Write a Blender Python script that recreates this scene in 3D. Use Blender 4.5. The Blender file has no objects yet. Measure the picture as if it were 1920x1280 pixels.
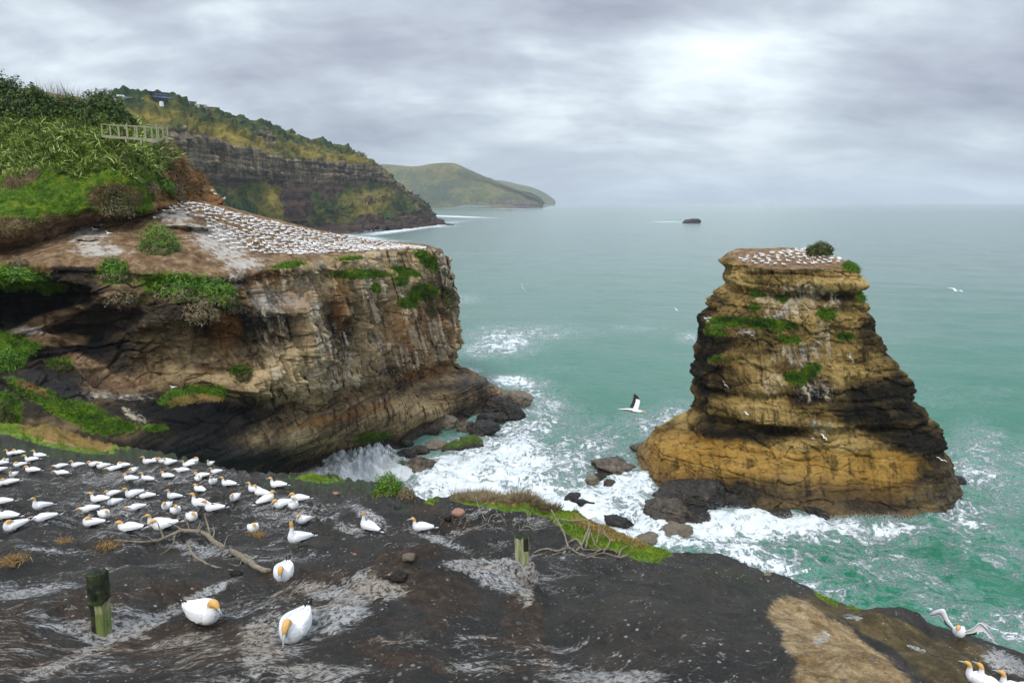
HAZE = 0.6e-4
import bpy, math, random
import numpy as np
from mathutils import Vector, Matrix
from mathutils.bvhtree import BVHTree

random.seed(7); RNG = np.random.default_rng(11)
C = bpy.context.scene.collection
R = math.radians
SC = bpy.context.scene

# ------------------------------------------------------------------ camera
CAM_Z = 44.0; F = 1250.0; TH = R(11.88)
CT, ST = math.cos(TH), math.sin(TH)
cd = bpy.data.cameras.new('camera'); cam = bpy.data.objects.new('camera', cd); C.objects.link(cam)
cam.location = (0, 0, CAM_Z); cam.rotation_euler = (R(90) - TH, 0, 0)
cd.sensor_width = 36; cd.lens = F / 1920 * 36; cd.clip_end = 60000; cd.clip_start = 0.1
SC.camera = cam

def ray(px, py):
    px = np.asarray(px, float); py = np.asarray(py, float)
    u = px - 960; v = py - 640
    return np.stack([u + 0 * v, F * CT - v * ST + 0 * u, -F * ST - v * CT + 0 * u], -1)
def at(px, py, Y):
    """world point on the line of sight of photo pixel px,py at forward distance Y (metres)"""
    d = ray(px, py); Y = np.asarray(Y, float)
    return np.array([0, 0, CAM_Z]) + d * (Y / d[..., 1])[..., None]
def water_at(px, py):
    d = ray(px, py); return np.array([0, 0, CAM_Z]) + d * (CAM_Z / -d[2])
def project(P):
    x, y, z = P[..., 0], P[..., 1], P[..., 2] - CAM_Z
    fw = y * CT - z * ST; up = y * ST + z * CT
    fw = np.where(np.abs(fw) < .05, .05, fw)
    return 960 + F * x / fw, 640 - F * up / fw

# ------------------------------------------------------------------ noise
_G = RNG.normal(size=(256, 3)); _G /= np.linalg.norm(_G, axis=1)[:, None]; _G = _G.astype(np.float32)
_H1 = RNG.random(4096).astype(np.float32); _H3 = RNG.random((4096, 3)).astype(np.float32)
def _hash(i, j, k):
    h = (i * 73856093) ^ (j * 19349663) ^ (k * 83492791)
    h = (h ^ (h >> 13)) * 1274126177
    return (h ^ (h >> 16)) & 0x7fffffff
def perlin(P):
    P = np.asarray(P, np.float32); sh = P.shape[:-1]; P = P.reshape(-1, 3)
    i = np.floor(P); f = P - i; i = i.astype(np.int64); u = f * f * f * (f * (f * 6 - 15) + 10)
    out = np.zeros(len(P), np.float32)
    for dx in (0, 1):
        wx = u[:, 0] if dx else 1 - u[:, 0]
        for dy in (0, 1):
            wy = u[:, 1] if dy else 1 - u[:, 1]
            for dz in (0, 1):
                wz = u[:, 2] if dz else 1 - u[:, 2]
                g = _G[_hash(i[:, 0] + dx, i[:, 1] + dy, i[:, 2] + dz) & 255]
                out += wx * wy * wz * (g[:, 0] * (f[:, 0] - dx) + g[:, 1] * (f[:, 1] - dy) + g[:, 2] * (f[:, 2] - dz))
    return (out * 1.5).reshape(sh)
def fbm(P, o=4, gain=.5, lac=2.03):
    P = np.asarray(P, np.float32); s = 0; a = 1.0
    for _ in range(o):
        s = s + a * perlin(P); P = P * lac + 17.3; a *= gain
    return s
def ridged(P, o=3):
    s = 0; a = 1.0
    for _ in range(o):
        s = s + a * (1 - 2 * np.abs(perlin(P))); P = P * 2.1 + 9.1; a *= .5
    return s
def cells(P):
    """voronoi: per-cell random value, F2-F1"""
    P = np.asarray(P, np.float32); sh = P.shape[:-1]; P = P.reshape(-1, 3)
    i0 = np.floor(P).astype(np.int64); f1 = np.full(len(P), 9e9, np.float32); f2 = f1.copy(); val = np.zeros(len(P), np.float32)
    for dx in (-1, 0, 1):
        for dy in (-1, 0, 1):
            for dz in (-1, 0, 1):
                c = i0 + (dx, dy, dz); h = _hash(c[:, 0], c[:, 1], c[:, 2]) & 4095
                q = c + _H3[h]; d = ((q - P) ** 2).sum(1)
                nearer = d < f1
                f2 = np.where(nearer, f1, np.minimum(f2, d)); val = np.where(nearer, _H1[h], val); f1 = np.where(nearer, d, f1)
    return val.reshape(sh), (np.sqrt(f2) - np.sqrt(f1)).reshape(sh)
def sstep(a, b, x):
    t = np.clip((x - a) / (b - a), 0, 1); return t * t * (3 - 2 * t)
def sc3(P, sx, sy=None, sz=None):
    sy = sx if sy is None else sy; sz = sx if sz is None else sz
    return P / np.array([sx, sy, sz])
def blobs(px, py, lst, warp=None):
    """soft union of ellipses (px,py,rx,ry,rot_deg,strength)"""
    m = np.zeros(px.shape)
    for b in lst:
        cx, cy, rx, ry = b[:4]; rot = R(b[4]) if len(b) > 4 else 0; s = b[5] if len(b) > 5 else 1
        dx, dy = px - cx, py - cy
        a = (dx * math.cos(rot) + dy * math.sin(rot)) / rx; c = (-dx * math.sin(rot) + dy * math.cos(rot)) / ry
        m = np.maximum(m, s * np.clip(1.35 - .7 * np.sqrt(a * a + c * c), 0, 1))
    return m

# ------------------------------------------------------------------ object helpers
def tag(o, label=None, cat=None, group=None, kind=None):
    if label: o['label'] = label
    if cat: o['category'] = cat
    if group: o['group'] = group
    if kind: o['kind'] = kind
    return o
def empty(name, loc=(0, 0, 0), rz=0):
    o = bpy.data.objects.new(name, None); C.objects.link(o); o.location = loc; o.rotation_euler = (0, 0, rz); return o
def mesh_obj(name, V, Fs, mats, parent=None, smooth=True, attrs=None, matidx=None):
    V = np.asarray(V, np.float32).reshape(-1, 3); me = bpy.data.meshes.new(name)
    if isinstance(Fs, np.ndarray):
        n = Fs.shape[1]; me.vertices.add(len(V)); me.vertices.foreach_set('co', V.ravel())
        me.loops.add(Fs.size); me.loops.foreach_set('vertex_index', Fs.astype(np.int32).ravel())
        me.polygons.add(len(Fs)); me.polygons.foreach_set('loop_start', np.arange(0, Fs.size, n, dtype=np.int32))
        me.update(calc_edges=True)
    else:
        me.from_pydata([tuple(map(float, v)) for v in V], [], [tuple(f) for f in Fs])
    if smooth: me.polygons.foreach_set('use_smooth', np.ones(len(me.polygons), bool))
    for m in (mats if isinstance(mats, (list, tuple)) else [mats]): me.materials.append(m)
    if matidx is not None: me.polygons.foreach_set('material_index', np.asarray(matidx, np.int32))
    for k, a in (attrs or {}).items():
        at_ = me.attributes.new(k, 'FLOAT', 'POINT'); at_.data.foreach_set('value', np.asarray(a, np.float32).ravel())
    me.update()
    o = bpy.data.objects.new(name, me); C.objects.link(o)
    if parent: o.parent = parent
    return o
def grid_faces(n, m, wrap=False):
    i = np.arange(n - 1)[:, None]; mm = m if wrap else m - 1; j = np.arange(mm)[None]
    j1 = (j + 1) % m
    return np.stack([i * m + j, i * m + j1, (i + 1) * m + j1, (i + 1) * m + j], -1).reshape(-1, 4)
def catmull(P, t):
    """P (K, ...) evaluated at fractional indices t"""
    K = len(P); i = np.clip(np.floor(t).astype(int), 0, K - 2); f = (t - i).reshape((-1,) + (1,) * (P.ndim - 1))
    g = lambda j: P[np.clip(j, 0, K - 1)]
    p0, p1, p2, p3 = g(i - 1), g(i), g(i + 1), g(i + 2)
    p0 = np.where((i == 0).reshape(f.shape), 2 * p1 - p2, p0); p3 = np.where((i == K - 2).reshape(f.shape), 2 * p2 - p1, p3)
    return p1 + .5 * f * (p2 - p0 + f * (2 * p0 - 5 * p1 + 4 * p2 - p3 + f * (3 * (p1 - p2) + p3 - p0)))
def loft(ctrl, tr, tc):
    """ctrl (rows, cols, 3) -> dense grid at fractional row/col indices"""
    A = catmull(np.asarray(ctrl, float), tr); B = catmull(np.swapaxes(A, 0, 1), tc); return np.swapaxes(B, 0, 1)
def grid_normals(G, wrap=False):
    du = np.gradient(G, axis=0)
    if wrap: dv = (np.roll(G, -1, 1) - np.roll(G, 1, 1)) / 2
    else: dv = np.gradient(G, axis=1)
    n = np.cross(du, dv); n /= np.maximum(np.linalg.norm(n, axis=-1, keepdims=True), 1e-9); return n
def spaced(weights, total):
    """fractional indices with given number of samples per span (relative weights)"""
    w = np.asarray(weights, float); c = np.concatenate([[0], np.cumsum(w)]) / w.sum()
    return np.interp(np.linspace(0, 1, total), c, np.arange(len(c)))

# ------------------------------------------------------------------ material helpers
class NT:
    def __init__(s, name):
        s.m = bpy.data.materials.new(name); s.m.use_nodes = True; s.t = s.m.node_tree; s.t.nodes.clear()
        s.out = s.t.nodes.new('ShaderNodeOutputMaterial')
    def n(s, typ, ins=None, **kw):
        nd = s.t.nodes.new(typ)
        for k, v in kw.items(): setattr(nd, k, v)
        for k, v in (ins or {}).items(): s.set(nd.inputs[k], v)
        return nd
    def set(s, sock, v):
        if isinstance(v, bpy.types.NodeSocket): s.t.links.new(v, sock)
        elif isinstance(v, bpy.types.Node): s.t.links.new(v.outputs[0], sock)
        else:
            if isinstance(v, tuple) and len(v) == 3 and sock.type == 'RGBA': v = (*v, 1)
            sock.default_value = v
    def attr(s, name): return s.n('ShaderNodeAttribute', attribute_name=name).outputs['Fac']
    def pos(s, scale=(1, 1, 1), warp=None):
        g = s.n('ShaderNodeNewGeometry').outputs['Position']
        if warp is not None: g = s.n('ShaderNodeVectorMath', {0: g, 1: warp}, operation='ADD').outputs[0]
        if scale == (1, 1, 1): return g
        return s.n('ShaderNodeVectorMath', {0: g, 1: scale}, operation='MULTIPLY').outputs[0]
    def noise(s, vec, scale, detail=4, rough=.55, dist=0, typ='FBM'):
        nd = s.n('ShaderNodeTexNoise', {'Vector': vec, 'Scale': scale, 'Detail': detail, 'Roughness': rough, 'Distortion': dist}, noise_type=typ)
        return nd.outputs['Fac']
    def ncol(s, vec, scale, detail=2):
        return s.n('ShaderNodeTexNoise', {'Vector': vec, 'Scale': scale, 'Detail': detail}).outputs['Color']
    def vor(s, vec, scale, feature='F1', out='Distance', rand=1):
        return s.n('ShaderNodeTexVoronoi', {'Vector': vec, 'Scale': scale, 'Randomness': rand}, feature=feature).outputs[out]
    def math(s, op, a, b=0, c=0, clamp=False):
        return s.n('ShaderNodeMath', {0: a, 1: b, 2: c}, operation=op, use_clamp=clamp).outputs[0]
    def mul(s, a, b): return s.math('MULTIPLY', a, b)
    def add(s, a, b): return s.math('ADD', a, b)
    def step(s, x, a, b):
        return s.n('ShaderNodeMapRange', {'Value': x, 'From Min': a, 'From Max': b}, interpolation_type='SMOOTHSTEP').outputs[0]
    def mix(s, f, a, b, blend='MIX'):
        nd = s.n('ShaderNodeMix', data_type='RGBA', blend_type=blend)
        for k, v in ((0, f), (6, a), (7, b)): s.set(nd.inputs[k], v)
        return nd.outputs[2]
    def ramp(s, f, stops):
        nd = s.n('ShaderNodeValToRGB', {0: f}); e = nd.color_ramp.elements
        while len(e) < len(stops): e.new(.5)
        for q, (p, c) in zip(e, stops): q.position = p; q.color = (*c, 1)
        return nd.outputs[0]
    def bump(s, h, strength=.5, dist=.1, normal=None):
        nd = s.n('ShaderNodeBump', {'Height': h, 'Strength': strength, 'Distance': dist})
        if normal is not None: s.set(nd.inputs['Normal'], normal)
        return nd.outputs[0]
    def vmath(s, op, a, b): return s.n('ShaderNodeVectorMath', {0: a, 1: b}, operation=op).outputs[0]
    def bsdf(s, **kw):
        nd = s.n('ShaderNodeBsdfPrincipled', {k.replace('_', ' '): v for k, v in kw.items()})
        s.t.links.new(nd.outputs[0], s.out.inputs[0]); return nd
def flat(name, col, rough=.6, spec=.3, var=.12, scale=3, bump=0):
    m = NT(name); n = m.noise(m.n('ShaderNodeTexCoord').outputs['Object'], scale, 3)
    c = m.mix(n, tuple(x * (1 - var) for x in col), tuple(min(1, x * (1 + var)) for x in col))
    kw = dict(Base_Color=c, Roughness=rough, Specular_IOR_Level=spec)
    if bump: kw['Normal'] = m.bump(m.noise(m.n('ShaderNodeTexCoord').outputs['Object'], scale * 4, 5), .6, bump)
    m.bsdf(**kw); return m.m
# ------------------------------------------------------------------ materials
def rock_material(name, cols, dark, ochre, bscale=1.0, streak_col=(.74, .64, .48)):
    """sandstone / lava cliff: bedding bands, vertical stains with painted hollow shade, guano, moss, wet foot - steered by mesh attributes"""
    m = NT(name); P = m.pos()
    w = m.ncol(m.pos((.07, .07, .07)), 1, 3)
    Pw = m.vmath('ADD', P, m.vmath('MULTIPLY', w, (9, 9, 5)))
    big = m.noise(P, .11, 4, .6)
    Ps = m.vmath('ADD', P, m.vmath('MULTIPLY', m.ncol(m.pos((.2, .2, .06)), 1, 3), (1.6, 1.6, 0)))
    mp_ = m.n('ShaderNodeSeparateXYZ', {0: Ps}).outputs; Ps = m.n('ShaderNodeCombineXYZ', {0: m.math('MULTIPLY_ADD', mp_[2], .20, mp_[0]), 1: mp_[1], 2: mp_[2]}).outputs[0]
    band = m.noise(m.vmath('MULTIPLY', Pw, (.03, .03, .75)), 1, 6, .68)
    fine = m.noise(P, 1.3, 6, .68)
    t = m.math('ADD', m.mul(big, .45), m.mul(band, .38)); t = m.math('MULTIPLY_ADD', fine, .24 if bscale == 1 else .6, t)
    if bscale != 1: t = m.math('SUBTRACT', t, .18)
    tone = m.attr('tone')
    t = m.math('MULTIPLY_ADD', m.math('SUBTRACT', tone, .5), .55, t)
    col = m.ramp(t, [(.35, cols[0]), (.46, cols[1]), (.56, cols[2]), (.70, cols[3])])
    # rusty / ochre zones
    oc = m.step(m.add(m.mul(m.attr('ochre'), .8), m.mul(m.noise(P, .35, 4, .6), .7)), .62, .98)
    col = m.mix(m.mul(oc, .55), col, ochre)
    # vertical stains, dark and pale; the dark ones also paint shade in hollows
    st = m.noise(m.vmath('MULTIPLY', Ps, (1.0, 1.0, .055)), 1, 6, .68)
    st2 = m.noise(m.vmath('MULTIPLY', m.vmath('ADD', Ps, (40, 7, 3)), (1.15, 1.15, .05)), 1, 5, .62)
    dk = m.mul(m.step(st, .50, .66), m.attr('stain_shade'))
    col = m.mix(m.mul(dk, .9), col, dark)
    g = m.attr('guano')
    gs = m.step(m.add(m.mul(g, .30), m.mul(st2, .62)), .565, .67)
    gs = m.mul(gs, m.step(g, .03, .3))
    gp = m.mul(m.step(m.add(m.mul(g, .26), m.noise(P, 2.6, 6, .72)), .74, .86), m.math('SUBTRACT', 1, m.mul(m.attr('stain_shade'), .75)))
    gs = m.mul(gs, m.step(m.noise(m.vmath('MULTIPLY', P, (2.4, 2.4, .5)), 1, 5, .7), .30, .50))
    sc_ = m.mix(m.noise(m.vmath('MULTIPLY', Ps, (.6, .6, .05)), 1, 3), (.56, .42, .25), streak_col)
    sc_ = m.mix(m.step(m.noise(P, .3, 3), .5, .62), sc_, (.50, .47, .40))
    col = m.mix(m.mul(gs, .88), col, sc_)
    col = m.mix(m.mul(gp, .7), col, (.55, .53, .50))
    # bare earth on top
    so = m.attr('soil')
    soil = m.ramp(m.noise(P, .9, 6, .65), [(.3, (.085, .048, .022)), (.5, (.22, .135, .068)), (.68, (.42, .29, .17))])
    col = m.mix(m.step(m.add(so, m.mul(m.math('SUBTRACT', fine, .5), .5)), .35, .65), col, soil)
    sg = m.mul(m.step(m.add(m.mul(g, .5), m.noise(P, 1.1, 6, .75)), .80, .98), so)
    col = m.mix(sg, col, (.55, .50, .44))
    # dark bedding joints
    jn = m.vor(m.vmath('MULTIPLY', Pw, (.22, .22, .5)), 1, 'DISTANCE_TO_EDGE')
    jf = m.mul(m.math('SUBTRACT', 1, m.step(jn, .0, .035)), m.step(m.noise(P, .25, 2), .4, .6))
    col = m.mix(m.mul(jf, .40), col, dark)
    # moss and turf
    gr = m.attr('grass')
    gm = m.step(m.add(gr, m.mul(m.math('SUBTRACT', m.noise(P, 1.5, 7, .75), .5), 1.7)), .46, .60)
    gcol = m.ramp(m.noise(P, .7, 4, .6), [(.3, (.028, .055, .005)), (.48, (.075, .15, .008)), (.62, (.15, .22, .012)), (.78, (.26, .19, .035))])
    dry = m.ramp(m.noise(P, 2.2, 4, .6), [(.3, (.12, .075, .02)), (.7, (.38, .25, .08))])
    gcol = m.mix(m.step(m.add(m.attr('dry'), m.mul(m.math('SUBTRACT', m.noise(P, 1.2, 4), .5), .6)), .4, .6), gcol, dry)
    col = m.mix(gm, col, gcol)
    wet = m.attr('wet')
    col = m.mix(wet, col, m.mix(1, col, (.38, .36, .36), 'MULTIPLY'))
    rough = m.math('MULTIPLY_ADD', wet, -.5, .88)
    h = m.add(m.mul(m.noise(P, .8 * bscale, 9, .75), 1.2), m.mul(m.noise(m.vmath('MULTIPLY', Pw, (.5, .5, 4.5)), 1, 4, .6), .35))
    h = m.math('MULTIPLY_ADD', jf, -.10, h)
    h = m.math('MULTIPLY_ADD', m.mul(st, m.attr('stain_shade')), .35, h)
    b = m.bump(h, .9, .55 / bscale)
    b = m.bump(m.noise(P, 7 * bscale, 5, .7), .55, .1 / bscale, b)
    m.bsdf(Base_Color=col, Roughness=rough, Specular_IOR_Level=m.math('MULTIPLY_ADD', wet, .3, .2), Normal=b)
    return m.m
M = {}
M['cliff'] = rock_material('weathered sandstone', [(.008, .0075, .0075), (.052, .038, .024), (.215, .145, .072), (.56, .41, .22)], (.008, .007, .0065), (.32, .13, .028))
M['stack'] = rock_material('brown sandstone', [(.012, .0095, .005), (.072, .048, .016), (.25, .165, .050), (.52, .36, .13)], (.010, .008, .005), (.48, .25, .035))
M['boulder'] = rock_material('wet dark rock', [(.008, .008, .008), (.040, .034, .027), (.12, .096, .066), (.30, .25, .18)], (.010, .009, .009), (.12, .08, .03), 2)

def slab_material():
    m = NT('dark lava slab'); P = m.pos()
    # flow direction of the slope: down towards lower left of the view
    def rot(sx, sy, ang, sz=1.0):
        mp = m.n('ShaderNodeMapping', {'Vector': P, 'Rotation': (0, 0, R(ang)), 'Scale': (sx, sy, sz)}, vector_type='TEXTURE'); return mp.outputs[0]
    fine = m.noise(P, 9, 7, .7); mid = m.noise(P, 1.4, 5, .6); big = m.noise(P, .22, 3, .5)
    t = m.add(m.mul(mid, .42), m.add(m.mul(m.noise(P, 16, 6, .75), .38), m.mul(big, .2)))
    col = m.ramp(t, [(.34, (.009, .0085, .008)), (.48, (.026, .023, .019)), (.60, (.062, .052, .041)), (.75, (.13, .108, .082))])
    col = m.mix(m.mul(m.step(m.noise(P, .45, 5, .65), .5, .66), .35), col, m.mix(fine, (.035, .028, .022), (.11, .095, .08)))
    # mossy film, brown soil and the pale sandstone outcrop
    col = m.mix(m.mul(m.step(m.add(m.attr('moss'), m.mul(mid, .6)), .6, 1.0), .75), col, m.ramp(fine, [(.3, (.022, .036, .012)), (.7, (.055, .078, .028))]))
    soil = m.ramp(m.noise(P, 5, 7, .75), [(.3, (.016, .010, .006)), (.5, (.045, .028, .017)), (.66, (.10, .062, .036)), (.8, (.2, .15, .1))])
    col = m.mix(m.step(m.add(m.attr('soil'), m.mul(m.math('SUBTRACT', mid, .5), .8)), .38, .66), col, soil)
    tan = m.ramp(m.add(m.mul(m.noise(P, 3, 8, .75), .75), m.mul(m.noise(P, 17, 4, .7), .25)), [(.34, (.10, .055, .018)), (.45, (.26, .165, .065)), (.56, (.50, .36, .19)), (.7, (.72, .60, .42))])
    col = m.mix(m.step(m.add(m.attr('tan'), m.mul(m.math('SUBTRACT', m.add(m.mul(fine, .5), m.mul(mid, .5)), .5), 1.1)), .42, .66), col, tan)
    olive = m.ramp(m.noise(P, 2.2, 7, .7), [(.3, (.03, .022, .008)), (.5, (.085, .06, .02)), (.7, (.2, .145, .06))])
    col = m.mix(m.step(m.add(m.attr('olive'), m.mul(m.math('SUBTRACT', mid, .5), .6)), .45, .7), col, olive)
    # guano: streaks drawn out down the slope, smears, speckles
    g = m.attr('guano')
    wv = m.vmath('ADD', P, m.vmath('MULTIPLY', m.ncol(P, .9, 3), (.9, .9, .9)))
    def st(sx, sy, ang, sc):
        mp = m.n('ShaderNodeMapping', {'Vector': wv, 'Rotation': (0, 0, R(ang)), 'Scale': (sx, sy, 1)}, vector_type='TEXTURE').outputs[0]
        return m.noise(mp, sc, 7, .75)
    s1 = st(3.2, .55, 24, 1.2); s2 = st(1.2, .22, 30, 1.6)
    s3 = m.math('SUBTRACT', 1, m.mul(m.math('ABSOLUTE', m.math('SUBTRACT', st(.9, .2, 26, 2.2), .5)), 5), clamp=True)
    k = m.add(m.mul(g, .40), m.add(m.mul(s1, .50), m.mul(s2, .38)))
    k = m.add(k, m.mul(s3, .17))
    gk = m.step(k, .775, .85)
    gk = m.mul(gk, m.step(m.noise(P, 12, 7, .8), .40, .56))
    gc = m.mix(m.noise(P, 2, 3), (.50, .49, .47), (.80, .80, .80))
    gc = m.mix(m.attr('soil'), gc, (.58, .51, .42))
    col = m.mix(m.mul(gk, .8), col, gc)
    gcr = m.step(m.noise(P, 5.5, 8, .8), .585, .64); col = m.mix(m.mul(gcr, m.mul(m.step(m.add(m.noise(P, .5, 3), m.mul(g, .25)), .48, .62), .55)), col, (.42, .41, .38))
    sp = m.vor(P, 7, 'F1'); spk = m.mul(m.math('SUBTRACT', 1, m.step(sp, .10, .2)), m.step(m.add(m.noise(P, 1.1, 3), m.mul(g, .3)), .52, .68))
    sp2 = m.vor(P, 26, 'F1'); spk2 = m.mul(m.math('SUBTRACT', 1, m.step(sp2, .12, .24)), m.step(m.noise(P, 2.3, 3), .5, .62))
    col = m.mix(m.mul(spk, .6), col, (.6, .6, .58)); col = m.mix(m.mul(spk2, .5), col, (.34, .31, .27))
    # turf
    gr = m.attr('grass')
    gm = m.step(m.add(gr, m.mul(m.math('SUBTRACT', m.noise(P, 3, 5, .65), .5), .7)), .42, .56)
    gcol = m.ramp(m.noise(P, 2.5, 5, .65), [(.3, (.04, .085, .008)), (.5, (.12, .23, .01)), (.66, (.26, .32, .02)), (.8, (.33, .25, .05))])
    dry = m.ramp(m.noise(P, 6, 4, .6), [(.3, (.18, .105, .03)), (.7, (.52, .34, .12))])
    gcol = m.mix(m.step(m.add(m.attr('dry'), m.mul(m.math('SUBTRACT', m.noise(P, 2, 4), .5), .6)), .4, .6), gcol, dry)
    col = m.mix(gm, col, gcol)
    rough = m.n('ShaderNodeMapRange', {'Value': mid, 'To Min': .45, 'To Max': .95}).outputs[0]
    h = m.add(m.noise(P, 2.2, 8, .72), m.mul(m.vor(P, 11, 'F1'), .12))
    h = m.add(h, m.mul(m.math('SUBTRACT', 1, m.step(m.vor(wv, 1.5, 'DISTANCE_TO_EDGE'), 0, .05)), -.12))
    b = m.bump(h, .95, .26); b = m.bump(fine, .9, .05, b); b = m.bump(m.noise(P, 40, 4, .7), .8, .012, b)
    m.bsdf(Base_Color=col, Roughness=rough, Specular_IOR_Level=.35, Normal=b)
    return m.m
M['slab'] = slab_material()

def hill_material(name='coastal hillside', k=1.0):
    m = NT(name); P = m.pos()
    n1 = m.noise(P, .012, 5, .6); n2 = m.noise(P, .05, 5, .65); n3 = m.noise(P, .22, 4, .7)
    t = m.add(m.mul(n1, .4), m.add(m.mul(n2, .35), m.mul(n3, .25)))
    veg = m.ramp(t, [(.34, (.016, .038, .012)), (.44, (.045, .072, .018)), (.53, (.14, .125, .024)), (.64, (.30, .21, .04))])
    veg = m.mix(m.mul(m.attr('bush'), .9), veg, m.ramp(n3, [(.3, (.008, .024, .010)), (.7, (.03, .068, .022))]))
    veg = m.mix(m.mul(m.attr('dry'), .8), veg, m.ramp(n2, [(.3, (.16, .12, .022)), (.7, (.46, .33, .06))]))
    Pz = m.vmath('MULTIPLY', m.vmath('ADD', P, m.vmath('MULTIPLY', m.ncol(P, .01, 2), (60, 60, 18))), (.004, .004, .16))
    band = m.noise(Pz, 1, 4, .6); col_v = m.noise(m.vmath('MULTIPLY', P, (.22, .10, .022)), 1, 5, .7)
    rock = m.ramp(m.add(m.mul(band, .5), m.mul(col_v, .5)), [(.37, (.010, .009, .008)), (.45, (.055, .044, .032)), (.53, (.16, .125, .078)), (.63, (.36, .29, .18))])
    rock = m.mix(m.attr('red'), rock, m.ramp(band, [(.35, (.022, .015, .016)), (.6, (.095, .058, .042))]))
    rk = m.step(m.add(m.attr('rock'), m.mul(m.math('SUBTRACT', m.add(m.mul(n3, .5), m.mul(n2, .5)), .5), 2.2)), .4, .6)
    col = m.mix(rk, veg, rock)
    h = m.add(m.mul(n3, 1.0), m.mul(col_v, .6))
    m.bsdf(Base_Color=col, Roughness=.9, Specular_IOR_Level=.1, Normal=m.bump(h, .8, 3.0))
    return m.m
M['hill'] = hill_material()

def sea_material():
    m = NT('sea water'); P = m.pos()
    f = m.attr('foam'); g = m.attr('green'); far = m.attr('far')
    wv = m.vmath('ADD', P, m.vmath('MULTIPLY', m.ncol(P, .13, 4), (9, 9, 0)))
    wv2 = m.vmath('ADD', wv, m.vmath('MULTIPLY', m.ncol(P, .7, 3), (2.4, 2.4, 0)))
    e1 = m.vor(wv2, .34, 'DISTANCE_TO_EDGE'); e2 = m.vor(wv2, 1.05, 'DISTANCE_TO_EDGE')
    r1 = m.math('ABSOLUTE', m.math('SUBTRACT', m.noise(wv2, .33, 5, .6), .5)); r2 = m.math('ABSOLUTE', m.math('SUBTRACT', m.noise(wv2, 1.1, 5, .65), .5))
    lace = m.math('SUBTRACT', 1, m.step(e1, .0, .17)); lace2 = m.math('SUBTRACT', 1, m.step(e2, .0, .22))
    rid = m.math('SUBTRACT', 1, m.step(r1, .0, .10)); rid2 = m.math('SUBTRACT', 1, m.step(r2, .0, .10))
    pat = m.add(m.add(m.mul(lace, .10), m.mul(lace2, .10)), m.add(m.mul(rid, .30), m.mul(rid2, .26)))
    pat = m.add(pat, m.mul(m.noise(wv, 1.2, 7, .75), .42))
    cl = m.noise(wv, .12, 4, .6)
    v = m.add(m.math('MULTIPLY_ADD', f, .95, m.mul(m.math('SUBTRACT', cl, .5), .75)), pat)
    foam = m.mul(m.step(v, .98, 1.38), m.step(f, .02, .16))
    fm2 = m.mul(m.step(v, .62, 1.2), m.step(f, .02, .4))     # milky aerated water between the threads
    lf = m.noise(m.pos((.012, .028, .02)), 1, 4, .6)
    base = m.ramp(m.add(g, m.mul(m.math('SUBTRACT', lf, .5), .5)), [(.0, (.12, .215, .178)), (.35, (.065, .195, .142)), (.8, (.010, .150, .078))])
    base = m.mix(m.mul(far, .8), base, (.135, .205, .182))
    dk = m.step(m.noise(m.pos((.10, .35, .2)), 1, 4, .6), .60, .70)
    base = m.mix(m.mul(dk, .25), base, (.018, .105, .075))
    base = m.mix(m.mul(fm2, .55), base, (.36, .50, .47))
    col = m.mix(foam, base, m.mix(m.noise(wv, .9, 6, .7), (.60, .68, .70), (.90, .92, .93)))
    rough = m.math('MULTIPLY_ADD', foam, .5, .16)
    h = m.add(m.mul(m.noise(m.pos((.22, .55, .4)), 1, 6, .66), 1.0), m.mul(m.noise(m.pos((1.3, 2.4, 1)), 1, 4, .6), .22))
    h = m.math('MULTIPLY_ADD', foam, .7, h)
    b = m.bump(h, .9, .75)
    m.bsdf(Base_Color=col, Roughness=rough, IOR=1.33, Specular_IOR_Level=m.math('MULTIPLY_ADD', foam, -.3, .42), Normal=b)
    return m.m
M['sea'] = sea_material()

def leaf_material(name, dark, mid, light, gloss=.5, trans=.15):
    m = NT(name); v = m.attr('var')
    col = m.ramp(v, [(0, dark), (.5, mid), (1, light)])
    nd = m.bsdf(Base_Color=col, Roughness=gloss, Specular_IOR_Level=.35)
    if trans:
        t = m.n('ShaderNodeBsdfTranslucent', {'Color': col}); mx = m.n('ShaderNodeMixShader', {0: trans, 1: nd.outputs[0], 2: t.outputs[0]})
        m.t.links.new(mx.outputs[0], m.out.inputs[0])
    return m.m
M['leaf_dark'] = leaf_material('dark coastal leaves', (.012, .028, .004), (.050, .098, .010), (.20, .27, .028))
M['leaf_far'] = leaf_material('far dark leaves', (.010, .024, .012), (.020, .044, .020), (.04, .075, .03))
M['leaf_bright'] = leaf_material('bright shrub leaves', (.016, .045, .002), (.075, .20, .005), (.26, .42, .016))
M['leaf_dry'] = leaf_material('dry shrub twigs', (.075, .055, .025), (.20, .155, .08), (.40, .31, .18))
M['leaf_olive'] = leaf_material('olive shrub leaves', (.022, .028, .004), (.065, .075, .010), (.15, .15, .025))
M['flax'] = leaf_material('flax blades', (.014, .030, .003), (.15, .23, .016), (.70, .76, .26), .32)
M['flax_dry'] = leaf_material('withered flax', (.045, .025, .008), (.14, .075, .02), (.30, .2, .08), .6)
M['turf'] = leaf_material('grass blades', (.018, .048, .003), (.082, .185, .006), (.24, .36, .014), .6)
M['turf_lime'] = leaf_material('mossy turf', (.055, .10, .006), (.16, .25, .012), (.32, .38, .03), .6)
M['turf_dry'] = leaf_material('dry turf', (.15, .085, .025), (.36, .225, .075), (.62, .43, .18), .6)
M['stem'] = flat('shrub stems', (.06, .045, .03), .9)
M['feather'] = None
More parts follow.
